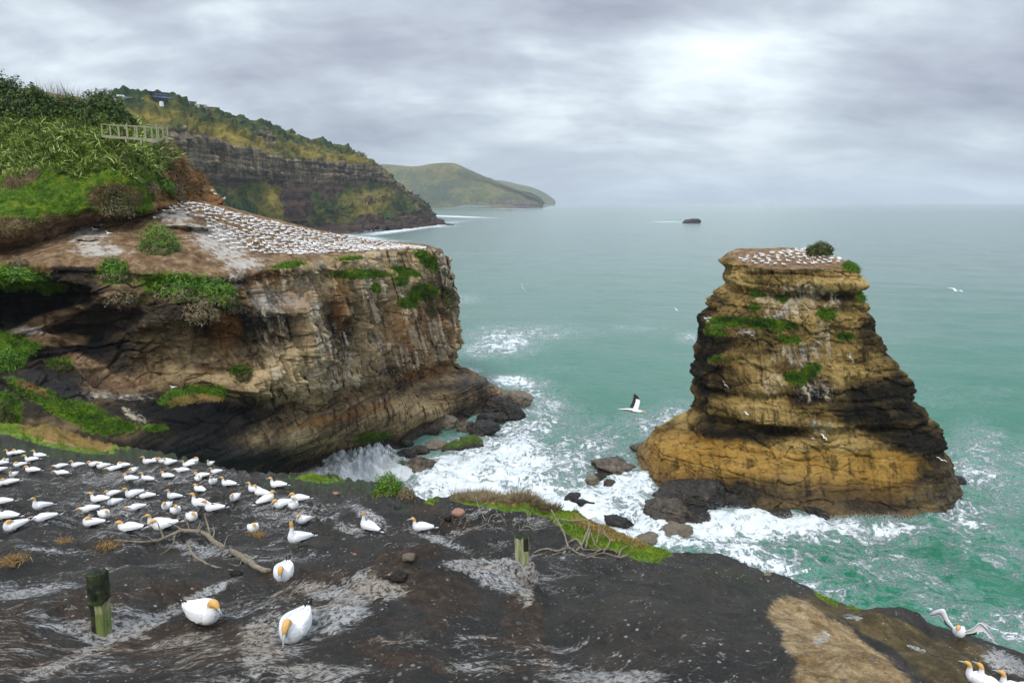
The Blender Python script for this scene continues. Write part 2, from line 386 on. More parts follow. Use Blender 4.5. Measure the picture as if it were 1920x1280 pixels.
def bird_material():
    m = NT('gannet plumage'); b = m.attr('buff'); k = m.attr('black')
    P = m.n('ShaderNodeTexCoord').outputs['Object']
    n = m.noise(P, 30, 4, .6)
    fe = m.vor(m.vmath('MULTIPLY', P, (22, 34, 40)), 1, 'SMOOTH_F1')
    w = m.mix(m.mul(m.step(fe, .35, .8), .35), m.mix(m.noise(P, 6, 3), (.80, .80, .80), (.88, .88, .89)), (.60, .60, .62)); w = m.mix(.35, w, m.mix(n, (.74, .75, .77), (.86, .87, .88)))  # grey feather edges put shading lines into the plumage colour
    col = m.mix(m.step(b, .25, .8), w, m.mix(n, (.62, .34, .10), (.74, .45, .17)))
    col = m.mix(m.step(k, .4, .6), col, m.mix(n, (.012, .010, .010), (.05, .038, .03)))
    m.bsdf(Base_Color=col, Roughness=.75, Specular_IOR_Level=.15, Normal=m.bump(m.add(m.mul(fe, -.8), m.mul(m.noise(P, 60, 3), .3)), .6, .012))
    return m.m
M['bird'] = bird_material()
M['beak'] = flat('gannet beak', (.33, .39, .42), .35, .5, .1, 20)
M['beak_line'] = flat('gannet face line', (.015, .015, .018), .5)
M['foot'] = flat('gannet foot', (.16, .17, .13), .6)
M['gull'] = flat('gull plumage', (.72, .73, .75), .7)
M['grey_feather'] = flat('grey feather', (.2, .2, .22), .7)
M['wood'] = flat('silvery driftwood', (.23, .195, .14), .9, .2, .85, 14, .02)
M['deck'] = flat('weathered timber', (.31, .30, .20), .85, .2, .25, 2)
M['white_paint'] = flat('white wall', (.72, .73, .74), .6)
M['slate'] = flat('dark cladding', (.035, .045, .065), .6)
M['glass'] = flat('window glass', (.10, .16, .22), .1, .8)
M['roof_pale'] = flat('pale roof', (.42, .42, .40), .6)
M['wall_cream'] = flat('cream wall', (.45, .40, .31), .7)
M['foam_white'] = flat('white water', (.93, .95, .96), .7, .2, .02)
M['froth'] = leaf_material('froth', (.80, .84, .86), (.90, .93, .94), (.96, .97, .98), .8, .35)
M['brick'] = flat('weathered brick', (.30, .17, .12), .9, .2, .4, 14, .01)
def post_material():
    m = NT('mossy post timber'); P = m.pos(); O = m.n('ShaderNodeTexCoord').outputs['Object']
    gr = m.noise(m.vmath('MULTIPLY', O, (22, 22, 2.2)), 1, 5, .7)
    col = m.ramp(gr, [(.3, (.10, .10, .04)), (.5, (.28, .29, .14)), (.7, (.52, .52, .34))])
    z = m.n('ShaderNodeSeparateXYZ', {0: O}).outputs[2]
    a = m.attr('dark'); d = m.step(m.add(a, m.mul(m.math('SUBTRACT', m.noise(O, 7, 5, .7), .5), .9)), .45, .58)
    col = m.mix(d, col, m.ramp(m.noise(O, 14, 4), [(.35, (.006, .006, .005)), (.62, (.02, .028, .008)), (.75, (.09, .11, .04))]))
    gm = m.step(m.add(m.attr('green'), m.mul(m.math('SUBTRACT', m.noise(O, 5, 4), .5), .8)), .5, .8)
    col = m.mix(m.mul(gm, .7), col, (.10, .16, .012))
    m.bsdf(Base_Color=col, Roughness=.85, Normal=m.bump(m.add(gr, m.mul(d, .5)), .8, .02)); return m.m
M['post'] = post_material()
# ------------------------------------------------------------------ foreground slab (height field)
_DY = np.array([-6, 0, 3, 5.5, 7.6, 9.2, 12, 16.6, 20, 25, 32, 39, 50, 60, 80.])
_DD = np.array([1.4, 1.9, 3.1, 4.55, 5.6, 6.25, 7.65, 9.2, 10.5, 12.25, 14.2, 15.9, 18., 20., 24.])
_MX, _MY, _MR, _MH = [], [], [], []
def slab_z(X, Y, detail=True):
    X = np.asarray(X, float); Y = np.asarray(Y, float)
    z = CAM_Z - sum(np.interp(Y + o, _DY, _DD) for o in (-1.2, -.4, .4, 1.2)) / 4
    z = z - .27 * np.where(X > 2, X - 2, 0) - .27 * 1.2 * np.exp(-((X - 2) / 1.5) ** 2) * .2
    # near mound with its crest from the left post to the right post
    yr = 9.25 + .20 * (X + 3.5) + .35 * np.sin(X * 1.1 + .6)
    dy = Y - yr; prof = np.where(dy < 0, np.exp(-(dy / 2.6) ** 2), np.exp(-(dy / .85) ** 2))
    win = sstep(-9, -5.5, X) * (1 - sstep(.30, .62, X - .02 * (Y - 9)))
    hh = .52 + .16 * np.sin(X * 1.5 + 4) + .10 * np.exp(-((X + 3.0) / .7) ** 2)
    z = z + hh * prof * win
    # brown crumbly heap behind the nearest birds
    z = z + .42 * np.exp(-((X + 1.5) / .95) ** 2 - ((Y - 10.) / .75) ** 2)
    z = z - 1.15 * sstep(3.9, 5.6, X) * sstep(3.2, 5.2, Y) * (1 - sstep(10.5, 15, Y))
    # pale sandstone outcrop, lower right; olive ledge beyond it
    a = (X - 3.9) * .80 + (Y - 7.6) * -.60; b = (X - 3.9) * .60 + (Y - 7.6) * .80
    z = z + .42 * (1 - sstep(2.2, 2.9, np.abs(a + .3))) * (1 - sstep(.45, .85, b + .10 * np.sin(a * 3))) * sstep(-2.4, -.6, b)
    z = z + .30 * (1 - sstep(1.9, 2.6, b)) * sstep(2.5, 4.5, X) * (1 - sstep(5.2, 6.8, X)) * sstep(4, 6, Y)
    # orange grass hump far left
    z = z + 1.1 * np.exp(-((X + 31) / 9) ** 2 - ((Y - 51) / 5) ** 2)
    for mx, my, mr, mh in zip(_MX, _MY, _MR, _MH):
        z = z + mh * np.exp(-(((X - mx) ** 2 + (Y - my) ** 2) / mr ** 2))
    if detail:
        P = np.stack([X, Y, 0 * X], -1); k = np.clip(Y / 14, .35, 1.5)
        z = z + .42 * k * fbm(P / 6.5, 4) + .19 * fbm(P / 1.7 + 5, 4) * np.clip(Y / 10, .8, 2) + .030 * ridged(P / .5 + 3, 4)
        Pr = np.stack([X * .35 + Y * .15, Y * 1.0 - X * .4, 0 * X], -1)
        z = z + .17 * k * ridged(Pr / 2.6, 3) * sstep(10, 15, Y) * (1 - .6 * sstep(-2, 4, X))
        mm = np.exp(-((Y - yr) / 1.6) ** 2) * win
        z = z + mm * (.07 * fbm(P / .33, 4))
    return z
def hit_slab(px, py, detail=True, ymax=75.):
    d = ray(px, py); d = d / d[1]; ys = np.concatenate([np.linspace(1.5, 20, 600), np.linspace(20, ymax, 700)])
    x = d[0] * ys; zz = CAM_Z + d[2] * ys; g = slab_z(x, ys, detail) - zz
    i = np.argmax(g > 0)
    if not g.max() > 0: return None
    if i == 0: return None
    t = g[i - 1] / (g[i - 1] - g[i]); y = ys[i - 1] + t * (ys[i] - ys[i - 1]); return np.array([d[0] * y, y, slab_z(d[0] * y, y, detail)])
EDGE = np.array([(-900, 770), (-300, 775), (-100, 785), (0, 793), (110, 806), (215, 836), (300, 846), (400, 872), (460, 884), (560, 888), (620, 896), (690, 902),
                 (760, 922), (800, 939), (860, 938), (960, 944), (1060, 968), (1130, 984), (1180, 1009), (1245, 1036), (1310, 1035), (1365, 1044), (1450, 1079), (1520, 1110),
                 (1610, 1144), (1720, 1164), (1800, 1184), (1860, 1204), (1920, 1224), (2050, 1275), (2300, 1370), (2900, 1500)], float)
EDGE_Y = np.array([54, 54, 54, 54, 52, 49, 47, 43, 40, 36, 33, 31, 27, 25, 24.5, 24, 23, 21.5, 20.5, 19.6, 19.2, 18.8, 18, 17.6, 17.3, 17.3, 17, 17, 16.5, 16, 15, 14.5])
# mounds under nests are added once the bird list is known (see birds), so slab is built later by build_slab()
G_SLAB = {}
def slab_edge_shift():
    """height correction along the edge so that its crest lies on the photographed outline"""
    return None

# ------------------------------------------------------------------ headland (lofted cliff, plateau and gully)
HC = [-700, -150, 0, 120, 250, 350, 440, 520, 620, 720, 790, 832]
H_ROWS = [
 # under the back of the plateau
 [(-700,430,125),(-150,430,120),(0,430,120),(120,430,122),(250,430,124),(350,440,130),(470,470,134),(550,480,140),(640,500,148),(730,520,156),(800,540,160),(825,560,158)],
 # T0 back silhouette
 [(-700,440,98),(-150,440,98),(0,432,98),(120,402,98),(250,386,99),(345,373,103),(432,391,110),(515,412,120),(620,438,130),(720,456,142),(795,465,150),(824,474,151)],
 # T1
 [(-700,470,85),(-150,470,85),(0,462,86),(120,440,86),(250,432,87),(350,425,90),(440,440,95),(520,452,104),(620,461,116),(720,464,132),(797,466,144),(830,481,149)],
 # T2 front rim
 [(-700,520,70),(-150,520,70),(0,505,72),(120,490,74),(250,500,76),(350,508,78),(440,512,82),(520,498,90),(620,482,104),(720,471,122),(800,467,138),(831,490,146)],
 # just below the rim
 [(-700,545,69),(-150,545,69),(0,535,71),(120,525,73),(250,530,75),(350,535,77.5),(440,535,81),(520,522,89),(620,503,103.2),(720,490,121),(797,486,137),(833,505,145)],
 # upper cliff
 [(-700,600,70),(-150,600,70),(0,580,73),(120,575,76),(250,590,73),(350,590,75),(440,585,80),(520,580,87),(620,570,101),(720,560,118),(788,556,134),(844,550,143.5)],
 # recess under the rim, left ; mid cliff
 [(-700,640,69),(-150,640,69),(0,632,71),(120,632,75),(250,640,75.5),(350,640,77.5),(440,640,80.5),(520,638,86),(620,628,99),(720,612,115.5),(788,600,132),(851,600,143)],
 # shelf top left ; lower cliff
 [(-700,690,62),(-150,690,62),(0,680,66),(120,672,72),(250,690,74.5),(350,690,77.5),(440,690,79),(520,695,84),(620,686,97),(720,668,113),(790,650,130),(853,645,142.5)],
 # notch
 [(-700,735,60),(-150,735,60),(0,712,63),(120,712,66),(250,722,72),(350,728,76),(440,742,78),(520,745,83.5),(620,735,97),(720,712,113),(788,688,130),(846,684,142.5)],
 # gully slope ; lower apron upper edge
 [(-700,770,57),(-150,770,57),(0,745,60),(120,752,62),(250,752,66),(350,760,70),(440,780,76),(520,785,82),(620,768,95),(720,744,110),(790,715,127),(870,697,139)],
 # apron outer edge
 [(-700,830,54),(-150,830,54),(0,800,57),(120,812,58.5),(250,812,61),(350,835,66),(440,850,73),(520,842,82),(620,815,95),(720,785,109),(805,752,123),(912,722,138)],
 # waterline
 [(-700,900,52),(-150,900,52),(0,880,54.5),(120,890,56),(250,895,59),(350,915,66),(440,900,77),(525,882,95),(612,856,105),(735,838,114),(850,790,128),(955,750,145)],
 # under water
 [(-700,1100,50),(-150,1100,50),(0,1080,52),(120,1080,53),(250,1080,56),(350,1080,62),(440,1060,75),(540,990,92),(640,930,101),(750,900,111),(870,830,126),(985,775,143)],
]
def wrap_cols(rows, spec):
    """append columns that carry the cliff round the point to its hidden back; spec = (dX, dY)"""
    out = []
    for k, r in enumerate(rows):
        P = [at(*p) for p in r]; e = P[-1]
        for dx, dy in spec: P.append(e + np.array([dx, dy, 0]))
        out.append(P)
    return np.array(out)
def strata(G, N, dip=(.04, -.02), amp=1.0, seed=0, scale=1.0, flute=0.0, bed=1.0, big=0.0, warp=1.0):
    """outward offset of a bedded cliff: ledges, joint blocks, lumps"""
    P = G.astype(np.float32)
    zz = G[..., 2] + dip[0] * G[..., 0] + dip[1] * G[..., 1] + warp * (1.3 * fbm(sc3(P, 22) + seed, 3) + .25 * fbm(sc3(P, 4) + seed, 2))
    one = np.zeros_like(zz)
    L = lambda s, o: perlin(np.stack([zz / s + o, G[..., 0] * .012 + seed, G[..., 1] * .012 + one], -1))
    hard = sstep(-.15, .25, L(2.6, seed)) + .5 * sstep(-.1, .15, L(1.1, seed + 7))
    mod = .55 + .9 * fbm(sc3(P, 9, 9, 5) + 31 + seed, 3)
    mod = mod * bed
    d = 1.5 * (hard - .8) * np.clip(mod, .05, 1.6)
    d = d + big * (2.2 * (1 - np.abs(2 * perlin(np.stack([G[..., 0] / 7, G[..., 1] / 7, zz / 5], -1) + seed))) - 1.1)
    # bedding joints
    jt = L(3.6, seed + 20); d -= .65 * bed * np.exp(-(jt / .04) ** 2); jt = L(2.1, seed + 40); d -= .20 * bed * np.exp(-(jt / .05) ** 2)
    # joint blocks
    wq = np.stack([G[..., 0] + .8 * fbm(sc3(P, 5) + 3, 2), G[..., 1] + .8 * fbm(sc3(P, 5) + 8, 2), zz * 1.3], -1)
    v, e = cells(wq / (3.6 * scale) + seed); d += .9 * (v - .5) * scale - .35 * (1 - sstep(0, .09, e))
    v, e = cells(wq / (1.25 * scale) + seed + 5); d += .32 * (v - .5) * scale - .10 * (1 - sstep(0, .1, e))
    d += 1.3 * fbm(sc3(P, 12) + seed, 3) + .35 * fbm(sc3(P, 2.2) + seed, 4) + .14 * ridged(sc3(P, .7), 2)
    if np.any(flute):
        lean = np.stack([P[..., 0] + .22 * P[..., 2], P[..., 1], P[..., 2]], -1)
        d += flute * (1.05 * ridged(sc3(lean, 2.3, 2.3, 20) + seed, 3) - .5 + .28 * ridged(sc3(lean, .8, .8, 9), 2) + .9 * perlin(sc3(lean, 5, 5, 26) + 4))
    return d * amp

def interp_axis(vals, t): return np.interp(t, np.arange(len(vals)), vals)
H_ctrl = wrap_cols(H_ROWS, [(-2.0, 7.0), (-14, 14), (-34, 18)])
tr = spaced([30, 95, 110, 30, 75, 75, 70, 60, 50, 75, 60, 18], 640)
tc = spaced([14, 30, 55, 60, 55, 60, 60, 75, 85, 80, 60, 34, 20, 12], 860)
G = loft(H_ctrl, tr, tc); N = grid_normals(G)
if (N * (np.array([0, 0, CAM_Z]) - G)).sum(-1).mean() < 0: N = -N
TRg, TCg = np.meshgrid(tr, tc, indexing='ij')
cliffy = sstep(2.9, 3.35, TRg) ; top = 1 - cliffy
apron = sstep(8.6, 9.4, TRg)
right = sstep(5.2, 7.0, TCg)
amp = cliffy * (1 - .72 * apron) * (.75 + .25 * right) + .02
flute = 1.5 * right * cliffy * (1 - sstep(7.6, 8.6, TRg)) * (1 - .75 * sstep(10.6, 11.2, TCg))
d = strata(G, N, dip=(.10, -.05), amp=1, seed=3, flute=flute, bed=1 - .82 * right * (1 - sstep(8.0, 8.8, TRg)), big=.5) * amp
Nh = N.copy(); Nh[..., 2] *= .35; Nh /= np.linalg.norm(Nh, axis=-1, keepdims=True)
Nd = Nh * cliffy[..., None] + N * top[..., None]
d += top * (.35 * fbm(sc3(G, 6), 4) + .12 * ridged(sc3(G, 1.6), 3)) * np.clip((TRg - .9), 0, 1)
# caves in the left gully
HPX, HPY = project(G)
cave = blobs(HPX, HPY, [(60, 560, 95, 26, -4), (230, 588, 75, 26, -18), (160, 628, 70, 14, 5), (20, 600, 60, 18, 0), (380, 640, 20, 40, 15), (640, 610, 14, 42, 12)])
cave = cave * (1 - .5 * sstep(.2, .8, perlin(sc3(G, 3))))
d -= 1.9 * sstep(.35, .85, cave)
bulge = blobs(HPX, HPY, [(80, 600, 60, 14, -22), (105, 635, 50, 13, 4), (210, 545, 30, 14, -10), (440, 745, 50, 20)])
d += 1.3 * sstep(.3, .9, bulge)
G2 = G + Nd * d[..., None]
HX, HY = project(G2)
grass = blobs(HX, HY, [(30, 520, 50, 22), (95, 540, 30, 12, 0, .8), (8, 655, 45, 28), (50, 648, 25, 7), (112, 682, 20, 9), (60, 735, 45, 12, 28), (95, 752, 50, 14, 30),
    (150, 775, 55, 18, 15), (205, 800, 45, 13), (15, 770, 22, 30), (345, 742, 42, 14, -14), (400, 735, 25, 12), (290, 802, 22, 6), (450, 695, 18, 8), (675, 514, 52, 8), (762, 509, 26, 7, 15), (753, 526, 12, 10), (705, 540, 9, 9),
    (540, 497, 32, 6, -8, .8), (655, 484, 30, 5, -4, .75), (800, 487, 26, 12, 40, .9), (795, 548, 24, 14), (210, 512, 26, 18), (350, 540, 80, 22, 8), (700, 818, 40, 10, -10, .7), (880, 822, 24, 12), (240, 560, 40, 12, 0, .6), (765, 568, 18, 10)])
dry = blobs(HX, HY, [(60, 728, 30, 6, 25), (350, 750, 35, 7, -10), (395, 752, 25, 8), (100, 500, 30, 10), (50, 505, 20, 8)])
guano = blobs(HX, HY, [(110, 430, 60, 14, -12), (170, 445, 45, 20), (190, 470, 60, 14), (330, 405, 40, 14), (400, 445, 50, 30), (430, 470, 45, 25), (455, 495, 40, 18), (440, 530, 18, 25),
    (60, 620, 50, 9), (180, 742, 60, 10), (250, 745, 45, 10), (255, 780, 40, 12, 30), (530, 440, 120, 40, 18, .35), (640, 458, 100, 16, 4, .35), (700, 470, 110, 6, 0, .5), (470, 488, 40, 8, 0, .9)]) * .9
# pale stained face on the right
guano = np.maximum(guano, 1.0 * right * cliffy * (1 - sstep(7.6, 8.6, TRg)) * (.74 + .26 * sstep(-.3, .3, fbm(sc3(G, 6, 6, 30) + 2, 2))) * (1 - .8 * sstep(10.7, 11.1, TCg)))
guano = np.maximum(guano, blobs(HX, HY, [(300, 650, 60, 30), (390, 640, 60, 30), (560, 640, 60, 60), (650, 810, 70, 12, 20), (540, 800, 60, 20), (800, 740, 14, 30)]) * .45)
soil = np.maximum((1 - sstep(3.0, 3.25, TRg)) * sstep(.6, 1, TRg), .85 * blobs(HX, HY, [(90, 600, 60, 12, -20), (110, 637, 50, 11), (170, 690, 50, 16, 25), (230, 560, 40, 16), (490, 560, 60, 14, 6), (220, 720, 60, 14), (390, 690, 25, 9)]))
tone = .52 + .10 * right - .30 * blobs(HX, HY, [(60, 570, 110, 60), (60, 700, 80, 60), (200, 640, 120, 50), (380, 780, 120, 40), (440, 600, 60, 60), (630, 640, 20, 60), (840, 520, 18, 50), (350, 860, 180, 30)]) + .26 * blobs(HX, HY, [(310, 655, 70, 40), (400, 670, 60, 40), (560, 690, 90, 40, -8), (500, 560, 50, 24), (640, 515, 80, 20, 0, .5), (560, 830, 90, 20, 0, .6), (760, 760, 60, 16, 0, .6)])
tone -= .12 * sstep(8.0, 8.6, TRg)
ochre = blobs(HX, HY, [(420, 620, 30, 40), (560, 560, 40, 22), (680, 770, 90, 12, -12, .8), (600, 790, 80, 12, -8, .8), (800, 700, 50, 16, -10), (640, 560, 18, 60), (500, 520, 40, 22), (780, 620, 60, 60)]) * .8
stain_shade = cliffy * (.50 + .50 * right)
wet = np.maximum(1 - sstep(1.2, 4.2, G2[..., 2] + 1.2 * fbm(sc3(G2, 3), 2)), .75 * blobs(HX, HY, [(880, 715, 60, 14, 8), (100, 720, 80, 25), (400, 860, 120, 24)]))
v = G2.reshape(-1, 3)
HEAD = mesh_obj('headland_cliff', v, grid_faces(*G2.shape[:2]), M['cliff'], attrs=dict(grass=grass, dry=dry, guano=guano, soil=soil, tone=tone, ochre=ochre, stain_shade=stain_shade, wet=wet))
tag(HEAD, kind='structure')
HG, HGATTR = G2, dict(grass=grass, dry=dry)

# ------------------------------------------------------------------ upper slope above the plateau, left (turf, flax and bushes grow on it)
U_ROWS = [
 [(-700,150,150),(-150,150,150),(0,160,145),(80,190,140),(160,215,135),(240,240,130),(300,262,128),(345,300,128),(380,340,126),(425,380,122)],
 [(-700,140,118),(-150,145,116),(0,165,112),(80,192,110),(160,208,108),(235,225,106),(285,246,106),(330,290,110),(372,336,113),(424,373,114)],
 [(-700,215,98),(-150,215,98),(0,215,97),(80,222,96),(160,228,96),(225,240,95),(272,262,96),(322,296,102),(366,342,108),(421,377,110)],
 [(-700,270,92),(-150,270,92),(0,268,91),(80,270,90.5),(160,275,90),(215,282,90),(262,296,91),(308,318,97),(356,352,103),(414,381,107)],
 [(-700,330,87),(-150,330,87),(0,328,86),(80,328,86),(150,328,86.5),(205,330,87),(250,336,88),(297,345,93),(342,362,99),(405,386,103)],
 [(-700,385,82),(-150,385,82),(0,380,81),(70,378,82),(130,378,83.5),(190,378,85),(240,380,86.5),(285,380,91),(335,378,97),(398,390,101)],
 [(-700,440,76),(-150,440,76),(0,432,77),(60,425,79),(110,412,82),(165,402,84.5),(228,396,86.5),(280,390,90),(330,384,96),(392,394,100)],
 [(-700,480,80),(-150,480,80),(0,470,81),(60,455,83),(110,440,86),(165,425,88),(228,412,90),(280,402,94),(330,398,100),(392,404,104)],
]
Uc = np.array([[at(*p) for p in r] for r in U_ROWS])
tr = spaced([20, 50, 50, 55, 55, 55, 20], 300); tc = spaced([14, 40, 60, 60, 50, 45, 45, 45, 45], 420)
G = loft(Uc, tr, tc); N = grid_normals(G)
if (N * (np.array([0, 0, CAM_Z]) - G)).sum(-1).mean() < 0: N = -N
TRg, TCg = np.meshgrid(tr, tc, indexing='ij')
rockr = sstep(6.6, 7.4, TCg)
d = .9 * fbm(sc3(G, 7), 4) + .35 * fbm(sc3(G, 1.6) + 4, 3) + .12 * ridged(sc3(G, .6), 2)
d = d * (1 - rockr * .3) + rockr * strata(G, N, amp=.6, seed=9)
G2 = G + N * d[..., None]; UX, UY = project(G2)
ug = np.clip(1 - rockr - .9 * sstep(5.9, 6.3, TRg), 0, 1); ug = np.maximum(ug, .62 * blobs(UX, UY, [(330, 350, 22, 12)]))
udry = blobs(UX, UY, [(12, 425, 60, 14), (40, 335, 30, 12, -20), (60, 440, 60, 10), (345, 365, 30, 20), (215, 372, 40, 22), (100, 410, 20, 6)])
HILLTOP = mesh_obj('upper_slope', G2.reshape(-1, 3), grid_faces(*G2.shape[:2]), M['cliff'], attrs=dict(grass=ug, dry=np.maximum(udry, .8 * rockr), soil=.8 * sstep(5.9, 6.4, TRg), tone=.55 + 0 * ug, ochre=rockr, stain_shade=.2 + 0 * ug, wet=0 * ug, guano=.5 * blobs(UX, UY, [(400, 375, 30, 10)])))
tag(HILLTOP, kind='structure')
UG, UGATTR = G2, dict(grass=ug, dry=udry)

# ------------------------------------------------------------------ sea stack
YC = 103.0
S_L = [(36.6, 1395), (34.6, 1357), (33, 1357), (30.4, 1359), (27.9, 1332), (26.4, 1330), (25.4, 1309), (22.3, 1310), (18.9, 1304), (14.5, 1301), (9.3, 1297), (7.4, 1284), (6.2, 1240), (5.2, 1222), (2, 1200), (0, 1186), (-4, 1160)]
S_R = [(36.6, 1560), (35.4, 1592), (34, 1614), (30.4, 1624), (25.7, 1644), (22.3, 1660), (19.4, 1680), (17.8, 1697), (14.6, 1702), (13.4, 1728), (12.4, 1744), (9.1, 1766), (5.5, 1788), (1, 1806), (-1, 1808), (-4, 1830)]
S_F = [(36.6, 98), (35, 94.2), (30, 94.2), (27, 93.6), (22, 93.0), (17, 92.2), (12.4, 91.2), (11.6, 92.6), (10.4, 92.6), (9.4, 91.3), (5, 89.9), (1.5, 89.2), (0, 88.4), (-4, 86.5)]
def lut(t, z): a = np.array(sorted(t)); return np.interp(z, a[:, 0], a[:, 1])
nz, nphi = 520, 760
zs = np.concatenate([np.linspace(-4, 34.8, nz - 90), 34.8 + 0 * np.arange(90)])
shrink = np.concatenate([np.ones(nz - 90), np.linspace(.995, 0.02, 90)])
kk = np.sign(np.linspace(-1, 1, nphi + 1)[:-1])
# more samples on the side that faces the beach
tt = np.linspace(0, 1, nphi, endpoint=False); ang = 2 * np.pi * tt; ang = -np.pi / 2 + (ang - .55 * np.sin(ang))   # dense around -pi/2 (front)
Zg, Ag = np.meshgrid(zs, ang, indexing='ij'); Sh = shrink[:, None]
zr = Zg.copy()
def px2x(px, z, Y):
    # X of pixel column px for a point at forward distance Y and height z
    fw = Y * CT - (z - CAM_Z) * ST; return (px - 960) * fw / F
xl = px2x(lut(S_L, zr), zr, YC); xr = px2x(lut(S_R, zr), zr, YC); yf = lut(S_F, zr)
yb = 2 * YC - yf + 3
cx = (xl + xr) / 2; ax = (xr - xl) / 2; ca, sa = np.cos(Ag), np.sin(Ag); pw = .72
qx = np.sign(ca) * np.abs(ca) ** pw; qy = np.sign(sa) * np.abs(sa) ** pw
# the waterline reaches furthest forward at right
fr = np.where(sa < 0, (YC - yf), (yb - YC))
skew = np.where(sa < 0, 1 + .16 * qx * sstep(12, 2, Zg) - .12 * sstep(0, -1, qx) * sstep(14, 4, Zg), 1)
X = cx + ax * qx * Sh; Y = YC + fr * qy * Sh * skew
for _ in range(4):      # fit each course to the width it shows
    fw_ = Y * CT - (Zg - CAM_Z) * ST; pxx = 960 + F * X / fw_; lo, hi = pxx.min(1), pxx.max(1); okr = shrink >= 1
    tl, tr_ = lut(S_L, zs) + 7, lut(S_R, zs) - 8; k_ = np.where(okr, (tr_ - tl) / (hi - lo), 0)
    if _ == 0: topk = None
    k_ = np.where(okr, k_, k_[okr][-1]); mid0 = (lo + hi) / 2; sh_ = ((tl + tr_) / 2 - mid0) * np.median(fw_) / F; sh_ = np.where(okr, sh_, sh_[okr][-1])
    cx = cx + sh_[:, None]; ax = ax * k_[:, None]; X = cx + ax * qx * Sh
G = np.stack([X, Y, Zg], -1)
G[..., 2] += np.where(Sh < 1, (1 - Sh ** 1.5) * .9, 0) + sstep(24, 34.8, Zg) * ((Y - 94) * .075 - .35 + .05 * (X - 38) * .4)
N = np.stack([qx / ax, qy / fr, 0 * qx], -1); N /= np.linalg.norm(N, axis=-1, keepdims=True)
side = (Sh >= 1) * 1.0 * np.ones_like(Zg); rim = sstep(34.8, 34.0, Zg)
d = strata(G, N, dip=(.03, .03), amp=.70, seed=12, scale=1.15, flute=.85, bed=.62, big=.30, warp=.7) * side * (.35 + .65 * rim)
# smoother, rounded base course
lowm = sstep(9.5, 7.5, Zg)
d = d * (1 - .35 * lowm)
SX, SY = project(G)
d -= 1.9 * side * np.exp(-((Zg - 10.9 - .6 * perlin(sc3(G, 8))) / .75) ** 2) * sstep(1570, 1430, SX) * sstep(1293, 1330, SX)
d -= 1.3 * side * np.exp(-((Zg - 15.6 - .8 * perlin(sc3(G, 9))) / .6) ** 2) * sstep(1560, 1440, SX)
d -= 1.2 * side * np.exp(-((Zg - 30.6) / .8) ** 2) * sstep(1400, 1480, SX) * sstep(1625, 1580, SX)
G2 = G + N * d[..., None]
topm = (Sh < 1) * np.ones_like(Zg)
G2[..., 2] += topm * (.25 * fbm(sc3(G, 4), 3) + .1 * ridged(sc3(G, 1.2), 2))
SX, SY = project(G2); front = (np.sin(Ag) < .2)
sg = blobs(SX, SY, [(1368, 603, 38, 8), (1432, 607, 52, 9, 6), (1470, 612, 22, 6), (1345, 621, 22, 8), (1355, 673, 24, 8, -8), (1550, 589, 16, 10), (1585, 631, 16, 6), (1480, 635, 20, 8, 15), (1489, 708, 22, 11, 20), (1523, 690, 16, 7),
    (1420, 551, 12, 6), (1414, 577, 10, 5), (1467, 560, 10, 6), (1615, 556, 8, 10), (1600, 500, 18, 8), (1515, 700, 14, 7)]) * front
sd = blobs(SX, SY, [(1375, 665, 26, 8, -20), (1355, 680, 22, 5), (1375, 625, 18, 5, 25), (1470, 690, 18, 8), (1450, 545, 20, 6), (1480, 625, 14, 5)]) * front
sgu = blobs(SX, SY, [(1430, 560, 18, 22), (1480, 575, 60, 40), (1500, 665, 66, 34), (1450, 600, 30, 12), (1400, 622, 30, 8), (1545, 620, 24, 60), (1560, 575, 20, 40), (1530, 730, 50, 30), (1450, 720, 30, 30), (1500, 550, 80, 30), (1540, 800, 30, 20)]) * front * .95
stone = .54 + .12 * lowm + .25 * fbm(sc3(G, 7, 7, 3) + 5, 3) - .30 * blobs(SX, SY, [(1340, 650, 40, 30), (1520, 735, 40, 20), (1600, 770, 60, 20), (1680, 640, 40, 60), (1745, 850, 90, 100), (1640, 740, 60, 24), (1330, 700, 40, 60), (1400, 815, 120, 10), (1400, 920, 100, 24), (1650, 945, 120, 16)]) + .14 * blobs(SX, SY, [(1580, 710, 60, 30), (1560, 850, 90, 40), (1420, 790, 60, 20), (1430, 700, 60, 30), (1400, 540, 40, 20)])  # darker sides and undercut put shading patches into the rock colour
soc = (.75 * lowm + .35 * sstep(22, 10, Zg)) * (.10 + .85 * blobs(SX, SY, [(1430, 850, 140, 40), (1250, 860, 70, 40), (1640, 870, 70, 60), (1560, 870, 60, 50), (1400, 780, 80, 20)]))
swet = 1 - sstep(1.0, 5.5, G2[..., 2] + 1.6 * fbm(sc3(G2, 4), 2) - 1.2 * (SX > 1380) * 1.0)
ssoil = np.maximum(topm * 1.0, .5 * (1 - rim) * side)
faces = grid_faces(nz, nphi, wrap=True)
STACK = mesh_obj('sea_stack', G2.reshape(-1, 3), faces, M['stack'], attrs=dict(grass=sg, dry=sd, guano=np.maximum(sgu, .5 * topm), soil=ssoil, tone=stone, ochre=soc, stain_shade=.75 * side, wet=swet))
tag(STACK, kind='structure')
SG, SGATTR = G2, dict(grass=sg, dry=sd)

